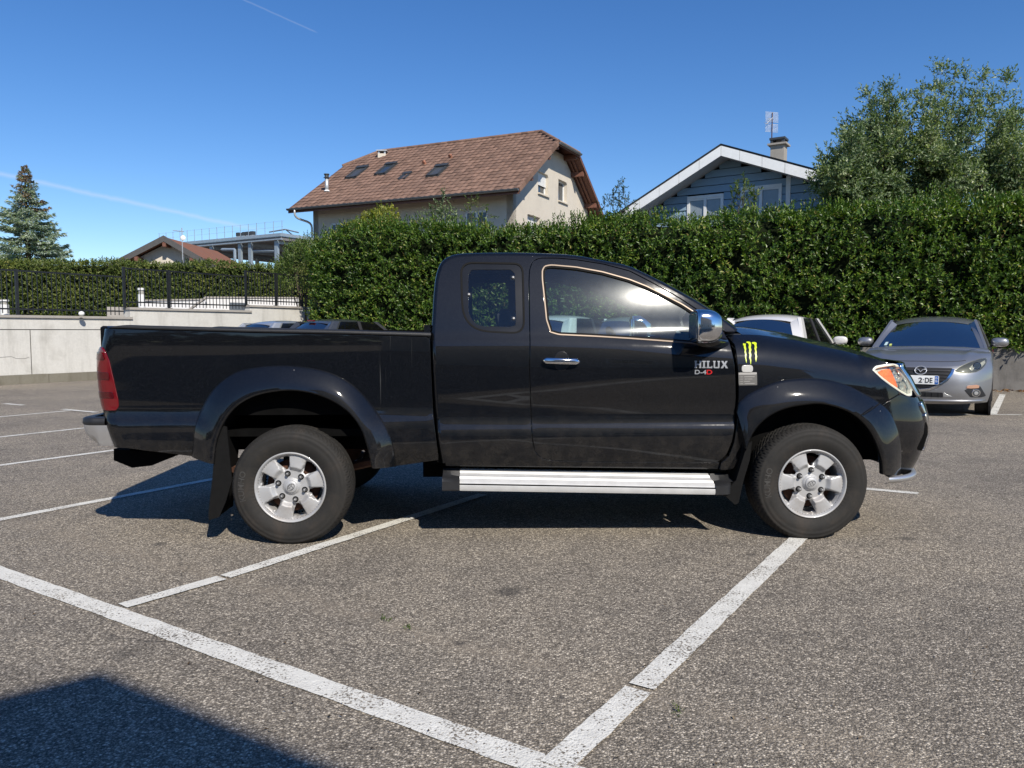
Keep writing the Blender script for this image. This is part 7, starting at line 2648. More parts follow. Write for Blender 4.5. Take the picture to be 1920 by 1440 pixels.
for sx in (-.15, .15):
    for sy in (-.15, .15):
        MB().box((c_[0] + sx - .04, c_[1] + sy - .04, c_[2] - .06), (c_[0] + sx + .04, c_[1] + sy + .04, c_[2] + .06)).build('cap_leg', M_ZINC, e)
# downpipe at the far left
dpt = [hp(HLEN + .25, -OVE - .07, ZE - .05), hp(HLEN + .25, -OVE - .07, ZE - .30), hp(HLEN - .0, -.12, ZE - 0.72), hp(HLEN - .0, -.10, ZE - .95), hp(HLEN - .0, -.10, 0.5)]
hadd('downpipe', MB().tube(smooth_curve(np.array(dpt[:4]), 12).tolist() + [dpt[4]], 0.05, 8), M_ZINC, house, True)

# ---- blue house
bx = np.array([0.843, -0.538, 0.0]); bx /= np.linalg.norm(bx)      # along the gable, to the right and nearer
bn = np.array([-0.538, -0.843, 0.0]); bn /= np.linalg.norm(bn)      # towards the camera
PA = at(1352, 271, 26.0)                                             # apex of the fascia
B0 = np.array([PA[0], PA[1], 0.0])
bhouse = empty('blue_house', B0); tag(bhouse, 'blue clapboard house with broad white gable fascia and a chimney', 'house')


def make_clad():
    t = NT('blue_board_paint')
    n = t.noise(3.0, 5, 0.6); n2 = t.noise(30.0, 4, 0.6, t.scaled(0.3, 0.3, 4))
    oi = t.n('ShaderNodeObjectInfo').outputs['Random']
    c = t.ramp(t.math('ADD', t.math('MULTIPLY', n, 0.5), t.math('MULTIPLY', oi, 0.5)), [(0.2, (0.205, 0.30, 0.39)), (0.8, (0.25, 0.355, 0.45))])
    return t.surf(t.pbsdf(Base__Color=c, Roughness=0.6, Specular__IOR__Level=0.3, Normal=t.bump(n2, 0.15, 0.005)))


M_BLUE = make_clad()
M_SOFFW = mat('pale_grey_soffit', (0.40, 0.42, 0.44), 0.6, var=0.05)
M_FASCIA = mat('white_fascia_sheet', (0.84, 0.85, 0.83), 0.45, var=0.05)
M_SLATE = mat('dark_roof_covering', (0.045, 0.048, 0.052), 0.7, var=0.2, vscale=4)


def bp3(x, d, z):
    """x along the gable, d behind the fascia, z up"""
    return bx * x - bn * d + np.array([0, 0, z])


def bpx(px, py, d=0.0):
    q = ray_plane(px, py, B0 - bn * d, bn) - B0
    return float(np.dot(q, bx)), float(q[2])


Lx, Lz = bpx(1170, 392); Rx, Rz = bpx(1536, 320)
zA = PA[2]
pitL = (zA - Lz) / (0 - Lx); pitR = (zA - Rz) / Rx
pit = (pitL + pitR) / 2
print('blue house pitch', pitL, pitR, Lx, Rx)
LX, RX = -5.6, 6.8
FHt = 0.36
DEEP = 9.0
zl = lambda x: zA - (pitL * -x if x < 0 else pitR * x)
# roof slabs
for (xa, xb) in ((LX, 0.0), (0.0, RX)):
    m = MB().hexa([bp3(xa, 0.02, zl(xa) - .05), bp3(xb, 0.02, zl(xb) - .05), bp3(xb, DEEP, zl(xb) - .05), bp3(xa, DEEP, zl(xa) - .05), bp3(xa, -.03, zl(xa) + .03), bp3(xb, -.03, zl(xb) + .03), bp3(xb, DEEP, zl(xb) + .03), bp3(xa, DEEP, zl(xa) + .03)])
    m.build('roof_slab', M_SLATE, bhouse)
# fascia in sheets with visible joints
jl = [bpx(a, b)[0] for a, b in ((1170, 392), (1199, 368), (1236, 345), (1273, 322), (1311, 298))] + [0.0]
jr = [0.0] + [bpx(a, b)[0] for a, b in ((1387, 280), (1429, 290), (1472, 297), (1516, 306))] + [RX]
jl[0] = Lx
for js in (jl, jr):
    for a, b in zip(js[:-1], js[1:]):
        if b - a < 0.05: continue
        a_, b_ = a + .006, b - .006
        m = MB().hexa([bp3(a_, 0, zl(a_) - FHt), bp3(b_, 0, zl(b_) - FHt), bp3(b_, .03, zl(b_) - FHt), bp3(a_, .03, zl(a_) - FHt), bp3(a_, 0, zl(a_) - .035), bp3(b_, 0, zl(b_) - .035), bp3(b_, .03, zl(b_) - .035), bp3(a_, .03, zl(a_) - .035)])
        m.build('fascia_sheet', M_FASCIA, bhouse)
# soffit boards
SD = 0.85
for (xa, xb) in ((Lx, 0.0), (0.0, RX)):
    for i in range(7):
        d0_, d1_ = .03 + SD * i / 7, .03 + SD * (i + .93) / 7
        MB().hexa([bp3(xa, d0_, zl(xa) - FHt + .03), bp3(xb, d0_, zl(xb) - FHt + .03), bp3(xb, d1_, zl(xb) - FHt + .03), bp3(xa, d1_, zl(xa) - FHt + .03), bp3(xa, d0_, zl(xa) - FHt + .05), bp3(xb, d0_, zl(xb) - FHt + .05), bp3(xb, d1_, zl(xb) - FHt + .05), bp3(xa, d1_, zl(xa) - FHt + .05)]).build('soffit_board', M_SOFFW, bhouse)
# wall behind, boards, corner posts
wl, wr = bpx(1221, 390, SD)[0], bpx(1475, 345, SD)[0]
WR2 = RX - 0.6
core = [(wl, 0.6), (WR2, 0.6), (WR2, zl(WR2) - FHt), (0, zA - FHt + .02), (wl, zl(wl) - FHt)]
m = MB().prism([(x, z) for x, z in core], SD + .06, SD + .3, lambda x, y, z: bp3(x, z, y)); m.build('wall_core', M_DARK, bhouse)
bh_ = 0.262
win_rects = []
for q in ([(1289, 371), (1357, 361), (1357, 405), (1289, 412)], [(1389, 353), (1466, 343), (1466, 392), (1389, 400)]):
    w = np.array([bpx(a, b, SD) for a, b in q])
    win_rects.append((np.mean([w[0, 0], w[3, 0]]), np.mean([w[1, 0], w[2, 0]]), min(w[2, 1], w[3, 1]), np.mean([w[0, 1], w[1, 1]])))
zz = 2.6
while zz < zA - FHt - .05:
    zt_ = zz + bh_
    # span allowed by the rakes at board middle
    segs_ = []
    zm = zz + bh_ * .55
    x0 = max(wl + .0, -(zA - FHt + .05 - zm) / pitL) ; x1 = min(WR2, (zA - FHt + .05 - zm) / pitR)
    spans = [(x0, x1)]
    for (a, b, z0, z1) in win_rects + [(wr - .001, wr + .001, 0, 0)]:
        if zm > z0 and zm < z1:
            spans = [s2 for (s0_, s1_) in spans for s2 in ((s0_, min(s1_, a)), (max(s0_, b), s1_)) if s2[1] - s2[0] > .05]
    for (s0_, s1_) in spans:
        MB().hexa([bp3(s0_, SD - .03, zz), bp3(s1_, SD - .03, zz), bp3(s1_, SD + .06, zz), bp3(s0_, SD + .06, zz), bp3(s0_, SD, zt_ - .018), bp3(s1_, SD, zt_ - .018), bp3(s1_, SD + .06, zt_ - .018), bp3(s0_, SD + .06, zt_ - .018)]).build('board', M_BLUE, bhouse)
    zz += bh_
for x_ in (wl, wr + .06, WR2):
    MB().hexa([bp3(x_ - .07, SD - .04, 1), bp3(x_ + .07, SD - .04, 1), bp3(x_ + .07, SD + .1, 1), bp3(x_ - .07, SD + .1, 1), bp3(x_ - .07, SD - .04, zl(x_) - FHt + .03), bp3(x_ + .07, SD - .04, zl(x_) - FHt + .03), bp3(x_ + .07, SD + .1, zl(x_) - FHt + .03), bp3(x_ - .07, SD + .1, zl(x_) - FHt + .03)]).build('corner_post', M_WHITE, bhouse)
def bbox(x0, x1, d0, d1, z0, z1):
    return MB().hexa([bp3(x0, d0, z0), bp3(x1, d0, z0), bp3(x1, d1, z0), bp3(x0, d1, z0), bp3(x0, d0, z1), bp3(x1, d0, z1), bp3(x1, d1, z1), bp3(x0, d1, z1)])


M_PANEB = mat('curtained_pane', (0.22, 0.26, 0.29), 0.12, var=0.1, spec=0.7)
for (a, b, z0, z1) in win_rects:
    z0 = min(z0, z1 - 1.1)
    w = bbox(a, b, SD - .05, SD - .01, z1 - .10, z1).build('window', M_WHITE, bhouse)
    for (x0, x1, y0, y1) in ((a, a + .10, z0, z1 - .1), (b - .10, b, z0, z1 - .1), ((a + b) / 2 - .05, (a + b) / 2 + .05, z0, z1 - .1), (a, b, z0 - .08, z0)):
        bbox(x0, x1, SD - .045, SD - .005, y0, y1).build('frame', M_WHITE, w)
    for (x0, x1) in ((a + .10, (a + b) / 2 - .05), ((a + b) / 2 + .05, b - .10)):
        bbox(x0, x1, SD + .0, SD + .02, z0, z1 - .1).build('pane', M_PANEB, w)
        bbox(x0, x1, SD - .03, SD - .012, z1 - .16, z1 - .1).build('frame', M_WHITE, w)
# side walls
bbox(wl - .0, wl + .2, SD + .3, DEEP - .5, .6, zl(wl) - FHt).build('side_wall', M_BLUE, bhouse)
# chimney with concrete hood
cz0 = at(1460, 290, 31.0)
cc_ = cz0 - B0
M_CHIM = make_concrete('chimney_render', (0.34, 0.315, 0.275), (0.22, 0.2, 0.18), 0.6, 0.6)
ch1 = at(1460, 274, 31.0)[2]; ch2 = at(1460, 261, 31.0)[2]
ang_ = Matrix.Translation(Vector((cc_[0], cc_[1], 0))) @ Matrix.Rotation(math.atan2(bx[1], bx[0]), 4, 'Z')
e = MB().box((-.26, -.26, 5.5), (.26, .26, ch1), ang_).build('chimney', M_CHIM, bhouse)
MB().box((-.36, -.36, ch1), (.36, .36, ch1 + .07), ang_).build('chimney_slab', M_CHIM, e)
for sx in (-.22, .22):
    for sy in (-.22, .22):
        MB().box((sx - .05, sy - .05, ch1 + .07), (sx + .05, sy + .05, ch2 - .06), ang_).build('hood_leg', M_VELUX, e)
MB().box((-.30, -.30, ch2 - .06), (.30, .30, ch2 + .02), ang_).build('hood', M_VELUX, e)
# television aerial on its own mast
p = at(1447, 262, 31.2); t_ = at(1449, 210, 31.2)
e = empty('television_aerial', (p[0], p[1], p[2])); tag(e, 'grid television aerial on a rusty mast beside the blue house chimney', 'aerial')
H = t_[2] - p[2]
MB().tube([(0, 0, -.4), (0, 0, H * .98)], 0.022, 6).build('mast', M_RUST, e)
for i in range(17):
    z_ = H * (0.30 + 0.70 * i / 16)
    if 7 == i: continue
    bend = 0.12 * abs(i - 8) / 8
    MB().tube([(-.28, -.05 + bend * .3, z_), (.28, .10 + bend * .3, z_)], 0.0085, 4).build('rod', M_WHITE, e)
MB().tube([(.02, .0, H * .80), (-.32, -.28, H * .50)], 0.016, 5).build('boom', M_ZINC, e)
for k in range(4):
    f = .25 + .22 * k
    c = np.array([.02 - .34 * f, -.28 * f, H * (.80 - .30 * f)])
    MB().tube([c + [-.08, .09, .05], c + [.08, -.09, -.05]], 0.008, 4).build('director', M_ZINC, e)

# ---- little gable house beyond the clipped hedge
gY = 50.0
ga, gl, gr = at(307, 444, gY), at(224, 486, gY), at(386, 489, gY)
g0 = np.array([ga[0], gY, 0.0])
sh = empty('small_gable_house', g0); tag(sh, 'small cream gable house with dark barge boards behind the clipped hedge', 'house')
hwL, hwR = ga[0] - gl[0], gr[0] - ga[0]; zg = ga[2]; zl_, zr_ = gl[2], gr[2]
DG = 9.0
sL, sR = (zg - zl_) / hwL, (zg - zr_) / hwR
wL, wR = -hwL + .6, hwR - .6
MB().prism([(wL, 0.5), (wR, 0.5), (wR, zg - sR * wR - .25), (0, zg - .25), (wL, zg + sL * wL - .25)], 0.8, 0.8 + DG - 1.5, lambda x, y, z: (x, z, y)).build('wall', M_BEIGE, sh)
for (x_, z_, s_) in ((-hwL - 1.2, zl_ - 1.2 * sL, 1), (hwR + 1.2, zr_ - 1.2 * sR, -1)):
    V = [(x_, 0, z_), (0, 0, zg), (0, DG, zg), (x_, DG, z_)]
    T_ = V + [(a, b, c - .14) for a, b, c in V]
    mesh('roof_slope', T_, [(0, 1, 2, 3) if s_ < 0 else (3, 2, 1, 0), (4, 5, 6, 7), (0, 4, 5, 1), (1, 5, 6, 2), (2, 6, 7, 3), (3, 7, 4, 0)], M_TILE_R, sh)
    MB().hexa([(x_, -.05, z_ - .34), (0, -.05, zg - .30), (0, 0, zg - .30), (x_, 0, z_ - .34), (x_, -.05, z_ + .05), (0, -.05, zg + .09), (0, 0, zg + .09), (x_, 0, z_ + .05)]).build('barge_board', mat('dark_barge_board', (0.075, 0.072, 0.07), 0.7), sh)
    for k in (0.45, 0.9):
        xx, zz_ = x_ * k, zg + (z_ - zg) * k
        MB().box((xx - .12, -.02, zz_ - .62), (xx + .12, .9, zz_ - .34)).build('purlin', M_SOFFIT, sh)
MB().box((-.1, -.02, zg - .62), (.12, .9, zg - .34)).build('purlin', M_SOFFIT, sh)

# ---- steel frame hall under construction
M_STEELB = mat('galvanised_steel', (0.30, 0.36, 0.41), 0.5, 0.35, var=0.12)
M_DECK = mat('grey_roof_deck', (0.16, 0.155, 0.15), 0.8, var=0.2)
sA, sB = at(325, 458, 69.0), at(527, 437, 62.0)
s0 = np.array([sA[0], sA[1], 0.0])
hall = empty('steel_frame_building', s0); tag(hall, 'unfinished open steel frame building with guard rail posts on its roof', 'building')
sx = (sB - sA); sx[2] = 0; SLn = np.linalg.norm(sx); sx /= SLn
sy = np.array([-sx[1], sx[0], 0.0])
if sy[1] < 0: sy = -sy
zT = sB[2]


def sp3(a, d, z):
    return sx * a + sy * d + np.array([0, 0, z])


def sbx(a0, a1, d0, d1, z0, z1):
    return MB().hexa([sp3(a0, d0, z0), sp3(a1, d0, z0), sp3(a1, d1, z0), sp3(a0, d1, z0), sp3(a0, d0, z1), sp3(a1, d0, z1), sp3(a1, d1, z1), sp3(a0, d1, z1)])


sbx(-3, SLn, 0, 16, zT - .55, zT - .25).build('roof_deck', M_DECK, hall)
sbx(-3, SLn + .05, -.1, .02, zT - .24, zT).build('edge_beam', M_STEELB, hall)
sbx(SLn, SLn + .12, 0, 16, zT - .24, zT).build('edge_beam', M_STEELB, hall)
sbx(-3, SLn + .3, -.35, -.12, zT - .55, zT - .46).build('edge_beam', M_STEELB, hall)
for px_ in (350, 402, 455, 474, 523):
    k = (px_ - 960) / F
    a_ = (k * s0[1] - s0[0]) / (sx[0] - k * sx[1])
    sbx(a_ - .17, a_ + .17, -.08, .12, 0, zT - .45).build('column', M_STEELB, hall)
    sbx(a_ - .17, a_ + .17, 8, 8.2, 0, zT - .55).build('column', M_STEELB, hall)
    sbx(a_ - .06, a_ + .06, 0.1, 15.5, zT - .8, zT - .55).build('roof_beam', M_STEELB, hall)
for (pa, pb, py_) in ((416, 440, 468), (474, 520, 471)):
    q0, q1 = at(pa, py_, 64), at(pb, py_, 62.5)
    MB().tube([q0 - s0, q1 - s0], 0.12, 4).build('cross_beam', M_STEELB, hall)
    MB().tube([q1 - s0, q1 - s0 - [0, 0, 3]], 0.12, 4).build('cross_beam', M_STEELB, hall)
sbx(-3, SLn - 1, 15.5, 15.8, 0, zT - .5).build('back_wall', mat('dark_blockwork', (0.05, 0.05, 0.052), 0.9), hall)
for i in range(17):
    a_ = -2.4 + i * (SLn + 2.2) / 16
    MB().tube([sp3(a_, .3, zT - .3), sp3(a_, .3, zT + 1.05)], 0.025, 4).build('guard_post', M_STEELB, hall)
for h_ in (.55, 1.0):
    MB().tube([sp3(-2.6, .3, zT + h_), sp3(SLn, .3, zT + h_)], 0.008, 3).build('guard_wire', M_STEELB, hall)
for px_ in (415, 426, 433, 441):
    k = (px_ - 960) / F
    a_ = (k * s0[1] - s0[0]) / (sx[0] - k * sx[1])
    sbx(a_ - .16, a_ + .16, 2, 2.3, zT - .2, zT + .45).build('roof_vent', M_ZINC, hall)
    sbx(a_ - .18, a_ + .18, 1.98, 2.32, zT + .45, zT + .75).build('vent_cap', M_VELUX, hall)
q = [at(505, 435, 64), at(535, 430, 63), at(560, 436, 64)]
m = MB()
for a, b in zip(q[:-1], q[1:]): m.tube([a - s0, b - s0], .06, 4)
m.tube([q[1] - s0, q[1] - s0 + [0, 4, -.4]], .06, 4)
m.build('gable_brace', M_STEELB, hall)
# aerial mast between the two
p, t_ = at(342, 462, 48.0), at(342, 427, 48.0)
e = empty('roof_aerial', p); tag(e, 'thin roof aerial mast left of the steel frame', 'aerial')
H = t_[2] - p[2]
MB().tube([(0, 0, -1.2), (0, 0, H)], 0.03, 5).build('mast', M_ZINC, e)
MB().tube([(-.55, 0, H * .85), (.1, .1, H * .80)], 0.02, 4).build('boom', M_ZINC, e)
for k in range(6):
    MB().tube([(-.52 + .1 * k, -.12, H * .85), (-.52 + .1 * k, .14, H * .83)], 0.008, 3).build('rod', M_ZINC, e)
MB().grid(lathe([(0, 0.0), (.02, .12), (.05, .17)], 12) + np.array([0.05, -.06, H * .45]), close_u=True).build('dish', M_WHITE, e)

# ---- house behind the photographer: only its roof's shadow reaches the picture
q1 = np.array([-1.51, 2.754])
HC = 5.6
corner = np.array([q1[0] + SUN[0] / SUN[2] * HC, q1[1] + SUN[1] / SUN[2] * HC])
ed = np.array([0.85, -0.525]); ed /= np.linalg.norm(ed); rk = np.array([-ed[1], ed[0]]) * -1
if rk[1] > 0: rk = -rk
nh_ = empty('neighbouring_house', (*corner, 0)); tag(nh_, 'pale house behind the camera whose gable roof shadows the near left asphalt', 'house')
def np3(a, b, z): return np.array([ed[0] * a + rk[0] * b, ed[1] * a + rk[1] * b, z])
sl_ = 0.304
Ln, Wn = 11.0, 8.0
zt2 = HC + sl_ * Wn / 2
for (b0_, b1_, z0_, z1_) in ((0, Wn / 2, HC, zt2), (Wn / 2, Wn, zt2, HC)):
    MB().hexa([np3(0, b0_, z0_ - .12), np3(Ln, b0_, z0_ - .12), np3(Ln, b1_, z1_ - .12), np3(0, b1_, z1_ - .12), np3(0, b0_, z0_), np3(Ln, b0_, z0_), np3(Ln, b1_, z1_), np3(0, b1_, z1_)]).build('roof_slope', M_TILE, nh_)
wa, wb, wc, wd = 0.5, Ln - .5, 0.6, Wn - .6
zwl = HC + sl_ * wc - .13
V = [np3(wa, wc, 0), np3(wb, wc, 0), np3(wb, wd, 0), np3(wa, wd, 0), np3(wa, wc, zwl), np3(wb, wc, zwl), np3(wb, wd, zwl), np3(wa, wd, zwl), np3(wa, Wn / 2, zt2 - .14), np3(wb, Wn / 2, zt2 - .14)]
mesh('wall', V, [(0, 1, 5, 4), (1, 2, 6, 9, 5), (2, 3, 7, 6), (3, 0, 4, 8, 7)], M_BEIGE, nh_)
for i in range(3):
    a_ = 1.6 + i * 3.2
    w = MB().hexa([np3(a_, wc - .03, 1.0), np3(a_ + 1.3, wc - .03, 1.0), np3(a_ + 1.3, wc, 1.0), np3(a_, wc, 1.0), np3(a_, wc - .03, 2.3), np3(a_ + 1.3, wc - .03, 2.3), np3(a_ + 1.3, wc, 2.3), np3(a_, wc, 2.3)]).build('window', M_WHITE, nh_)
    MB().hexa([np3(a_ + .1, wc - .04, 1.1), np3(a_ + 1.2, wc - .04, 1.1), np3(a_ + 1.2, wc - .03, 1.1), np3(a_ + .1, wc - .03, 1.1), np3(a_ + .1, wc - .04, 2.2), np3(a_ + 1.2, wc - .04, 2.2), np3(a_ + 1.2, wc - .03, 2.2), np3(a_ + .1, wc - .03, 2.2)]).build('pane', M_WINGLASS, w)

# ---- trees and roofs across the street behind the camera (seen only as reflections in paint and chrome)
g = np.random.default_rng(5)
n = 5200
xx = g.uniform(-48, 60, n)
hh_ = 4.5 + 3.2 * (0.5 + 0.5 * np.sin(xx * 0.23 + 1)) + 1.4 * np.sin(xx * 0.71)
zz_ = g.uniform(0, 1, n) * hh_
P_ = np.stack([xx, -38 - 0.25 * xx + g.uniform(-2.5, 2.5, n), zz_], 1)
o = leaf_mesh('far_trees', P_, rnd_unit(n, g), rnd_unit(n, g) + np.array([0, .8, .3]), g.uniform(1.0, 1.9, n), g.uniform(0.7, 1.2, n), mat('distant_foliage', (0.030, 0.046, 0.020), 0.9, var=0.4, spec=0.05))
tag(o, kind='stuff')

# ================================================================== the parked cars along the hedge
XD = np.array([0.535, 0.845, 0.0]); XD /= np.linalg.norm(XD)      # from nose to tail of a car that faces the camera
YD = np.array([XD[1], -XD[0], 0.0])                               # to the right in the picture
M_CTYRE = mat('car_tyre', (0.016, 0.016, 0.016), 0.85)
M_CRIM = mat('car_alloy', (0.35, 0.36, 0.37), 0.4, 0.6)
M_PANE = make_glass('car_window_glass', (0.11, 0.13, 0.14), 0.26, 0.012)
M_CABIN = mat('car_cabin', (0.015, 0.015, 0.017), 0.9)


def inv_world(SW, pts, uv0, it=40):
    uv = np.tile(np.asarray(uv0, float), (len(pts), 1)); tgt = np.asarray(pts, float); e = 1e-4
    for _ in range(it):
        p0 = proj(SW(uv[:, 0], uv[:, 1])); r = tgt - p0
        ju = (proj(SW(uv[:, 0] + e, uv[:, 1])) - p0) / e; jv = (proj(SW(uv[:, 0], uv[:, 1] + e)) - p0) / e
        det = ju[:, 0] * jv[:, 1] - ju[:, 1] * jv[:, 0]
        det = np.where(np.abs(det) < 1e-6, 1e-6, det)
        du = (r[:, 0] * jv[:, 1] - r[:, 1] * jv[:, 0]) / det; dv = (ju[:, 0] * r[:, 1] - ju[:, 1] * r[:, 0]) / det
        uv += np.clip(np.stack([du, dv], 1), -0.05, 0.05)
    return uv


def car(name, pos, flip, paint, label, group, L=4.3, W=0.89, H=1.46, belt=0.93, ws0=1.20, ws1=1.98, rr1=3.55, rr0=4.08, rw=0.58, bw=0.80, nose=0.78, tail=0.95, sill=0.24, wheels=(0.92, 3.55), front=True, third=False, wr=0.32, crown=0.055):
    """a passenger car. local X runs from the nose to the tail, Y to the right of the picture (before turning)"""
    e = empty(name, pos, math.atan2(XD[1], XD[0]) + (math.pi if flip else 0))
    tag(e, label, 'car', group)
    # lower body
    st = [(0.06, .62, .20, nose - .10), (0.16, .78, .10, nose - .03), (0.45, .94, .03, nose + .02), (ws0 * .7, 1.0, 0, belt - .04), (ws0 + .15, 1.0, 0, belt + .02), ((ws1 + rr1) / 2, 1.0, 0, belt + .02), (rr1 + .1, .99, 0, belt + .03), (L - .28, .95, .04, tail), (L - .10, .88, .08, tail - .04), (L - .02, .72, .18, tail - .14)]
    if not front: st[:3] = [(0.34, .62, .20, nose - .12), (0.44, .76, .10, nose - .06), (0.62, .93, .03, nose - .01)]
    xs_ = [s_[0] for s_ in st]
    fw, fz, ft_ = spline(xs_, [s_[1] for s_ in st]), spline(xs_, [s_[2] for s_ in st]), spline(xs_, [s_[3] for s_ in st])
    G = []
    for x in np.linspace(xs_[0], xs_[-1], 46):
        w, zb, zt_ = W * float(fw(x)), sill + float(fz(x)), float(ft_(x))
        half = [(0, zb), (w * .80, zb), (w * .95, zb + .05), (w * .985, zb + (zt_ - zb) * .30), (w, zb + (zt_ - zb) * .58), (w * .985, zb + (zt_ - zb) * .80), (w * .955, zt_ - .05), (w * .90, zt_ - .005), (w * .55, zt_ + .020), (0, zt_ + .03)]
        G.append([(x, y, z) for y, z in half] + [(x, -y, z) for y, z in half[-2:0:-1]])
    m = MB().grid(np.array(G), close_v=True, flip=True); n = len(G[0])
    m.F.append(tuple(range(n))); m.F.append(tuple((len(G) - 1) * n + k for k in range(n - 1, -1, -1)))
    m.build('body', paint, e, smooth=True)
    # wheels with dark arches
    for x in wheels:
        for s_ in (-1, 1):
            y = s_ * (W - .02)
            G = lathe([(0, wr + .075), (.03, wr + .07), (.03, 0.0)], 28)
            MB().grid(G * np.array([1, s_, 1]) + np.array([x, y - s_ * .012, wr]), close_u=True).build('wheel_arch', M_CABIN, e)
            we = empty('wheel', (x, y, wr), 0, e)
            G = lathe([(-.18, wr * .62), (-.19, wr * .9), (-.17, wr), (-.02, wr), (.012, wr * .93), (.016, wr * .8), (.010, wr * .66)], 32) * np.array([1, s_, 1])
            MB().grid(G, close_u=True).build('tyre', M_CTYRE, we, smooth=True)
            m = MB()
            m.grid(lathe([(.006, wr * .66), (.0, wr * .62), (-.05, wr * .6)], 24) * np.array([1, s_, 1]), close_u=True)
            for k in range(7):
                a_ = k * 2 * math.pi / 7
                d = np.array([math.cos(a_), 0, math.sin(a_)]); q = np.array([-math.sin(a_), 0, math.cos(a_)]) * .03
                o_ = np.array([0, s_ * .0, 0])
                m.add([o_ + d * .03 - q, o_ + d * .03 + q, o_ + d * wr * .62 + q * 1.3, o_ + d * wr * .62 - q * 1.3], [(0, 1, 2, 3)])
            m.grid(lathe([(.008, 0.0), (.006, .05)], 12) * np.array([1, s_, 1]), close_u=True)
            m.build('rim', M_CRIM, we)
    # glasshouse
    zr = H - crown
    y_side = lambda t: bw + (rw - bw) * t ** 1.15
    def surf(xb0, xt0, bulge, n1=16, n2=12, half_top=rw, half_bot=bw, plan=.10, zb=belt, sgn=-1, zt_=None):
        G = []
        for i in range(n1):
            v = i / (n1 - 1)
            row = []
            for j in range(n2):
                u = -1 + 2 * j / (n2 - 1)
                hw = half_bot + (half_top - half_bot) * v
                x = xb0 + (xt0 - xb0) * v + sgn * (plan * (1 - u * u)) + sgn * bulge * math.sin(math.pi * v)
                z = zb + .03 + ((zt_ or zr - .045) - zb - .03) * v + bulge * .5 * math.sin(math.pi * v) + (crown * .9 * (1 - u * u)) * v
                row.append((x, u * hw, z))
            G.append(row)
        return np.array(G)
    ins = .045
    WSG = surf(ws0, ws1, .035, half_top=rw - ins, half_bot=bw - ins)
    MB().grid(WSG, flip=True).build('windscreen', M_PANE, e, smooth=True)
    RWG = surf(rr0, rr1, .03, half_top=rw - .10, half_bot=bw - .10, plan=.08, sgn=1, zb=max(belt, tail - .02))
    MB().grid(RWG).build('rear_window', M_PANE, e, smooth=True)
    # roof: follows the tops of both screens
    G = []
    xs2 = np.linspace(0, 1, 20)
    for t_ in xs2:
        row = []
        for u in np.linspace(-1, 1, 15):
            xa = ws1 - .10 * (1 - u * u); xb = rr1 + .08 * (1 - u * u)
            x = xa + (xb - xa) * t_
            z = zr + crown * .9 * (1 - u * u) + .055 * math.sin(math.pi * (t_ * .92 + .04)) - .02 * abs(u) ** 6 - .052 * (1 - t_) ** 7 - .052 * t_ ** 9
            row.append((x, u * (rw + .005), z))
        G.append(row)
    MB().grid(np.array(G), flip=True).build('roof', paint, e, smooth=True)
    rg = np.array(G)
    # side windows, pillars and roof rails
    for s_ in (-1, 1):
        def sp(x, v, out=0.0):
            return np.array([x, s_ * (bw + .045 + (rw - bw) * v ** 1.05 + out), belt + .015 + (zr - belt + .02) * v])
        pil = MB()
        def strip(pts, w0, w1, name='pillar', mm=paint, th=.03):
            G = []
            for (x, v, ww) in pts:
                c = sp(x, v)
                G.append([c + [-ww, 0, 0], c + [-ww * .6, s_ * .012, 0], c + [ww * .6, s_ * .012, 0], c + [ww, 0, 0], c + [ww, -s_ * th, 0], c + [-ww, -s_ * th, 0]])
            MB().grid(np.array(G), close_v=True, flip=s_ > 0).build(name, mm, e, smooth=False)
        strip([(ws0 + (ws1 - ws0) * v + .02, v, .075) for v in np.linspace(0, 1, 7)], 0, 0, 'front_pillar')
        xm = (ws1 + rr1) / 2 - .15
        strip([(xm, v, .05) for v in np.linspace(0, 1, 4)], 0, 0, 'middle_pillar', M_CABIN)
        strip([(rr0 - .15 + (rr1 - rr0) * v, v, .20 - .06 * v) for v in np.linspace(0, 1, 6)], 0, 0, 'rear_pillar')
        G = []
        for k, t_ in enumerate(xs2):
            c = rg[k, 14 if s_ > 0 else 0]
            d = sp(c[0], 1.0)
            G.append([c + [0, -s_ * .01, .003], c + [0, s_ * .015, -.006], c + [0, s_ * .035, -.035], c + [0, s_ * .048, -.075]])
        MB().grid(np.array(G), flip=s_ > 0).build('roof_rail', paint, e, smooth=True)
        G = []
        for v in np.linspace(0, .99, 8):
            xa, xb = ws0 + (ws1 - ws0) * v + .05, rr0 - .15 + (rr1 - rr0) * v
            G.append([sp(x, v, -.012) for x in np.linspace(xa, xb, 14)])
        MB().grid(np.array(G), flip=s_ < 0).build('side_window', M_PANE, e, smooth=True)
        je = -1 if s_ > 0 else 0
        ca, cb = [], []
        for i_ in range(16):
            v = i_ / 15
            ca.append([RWG[i_, je] + np.array([0, 0, .002]), sp(rr0 - .15 + (rr1 - rr0) * v + .20 - .06 * v, v, .004)])
            cb.append([WSG[i_, je] + np.array([0, 0, .002]), sp(ws0 + (ws1 - ws0) * v + .02 - .075, v, .004)])
        MB().grid(np.array(ca), flip=s_ < 0).build('rear_corner', paint, e, smooth=True)
        MB().grid(np.array(cb), flip=s_ > 0).build('screen_edge', paint, e, smooth=True)
        # mirror
        mm_ = MB()
        G = []
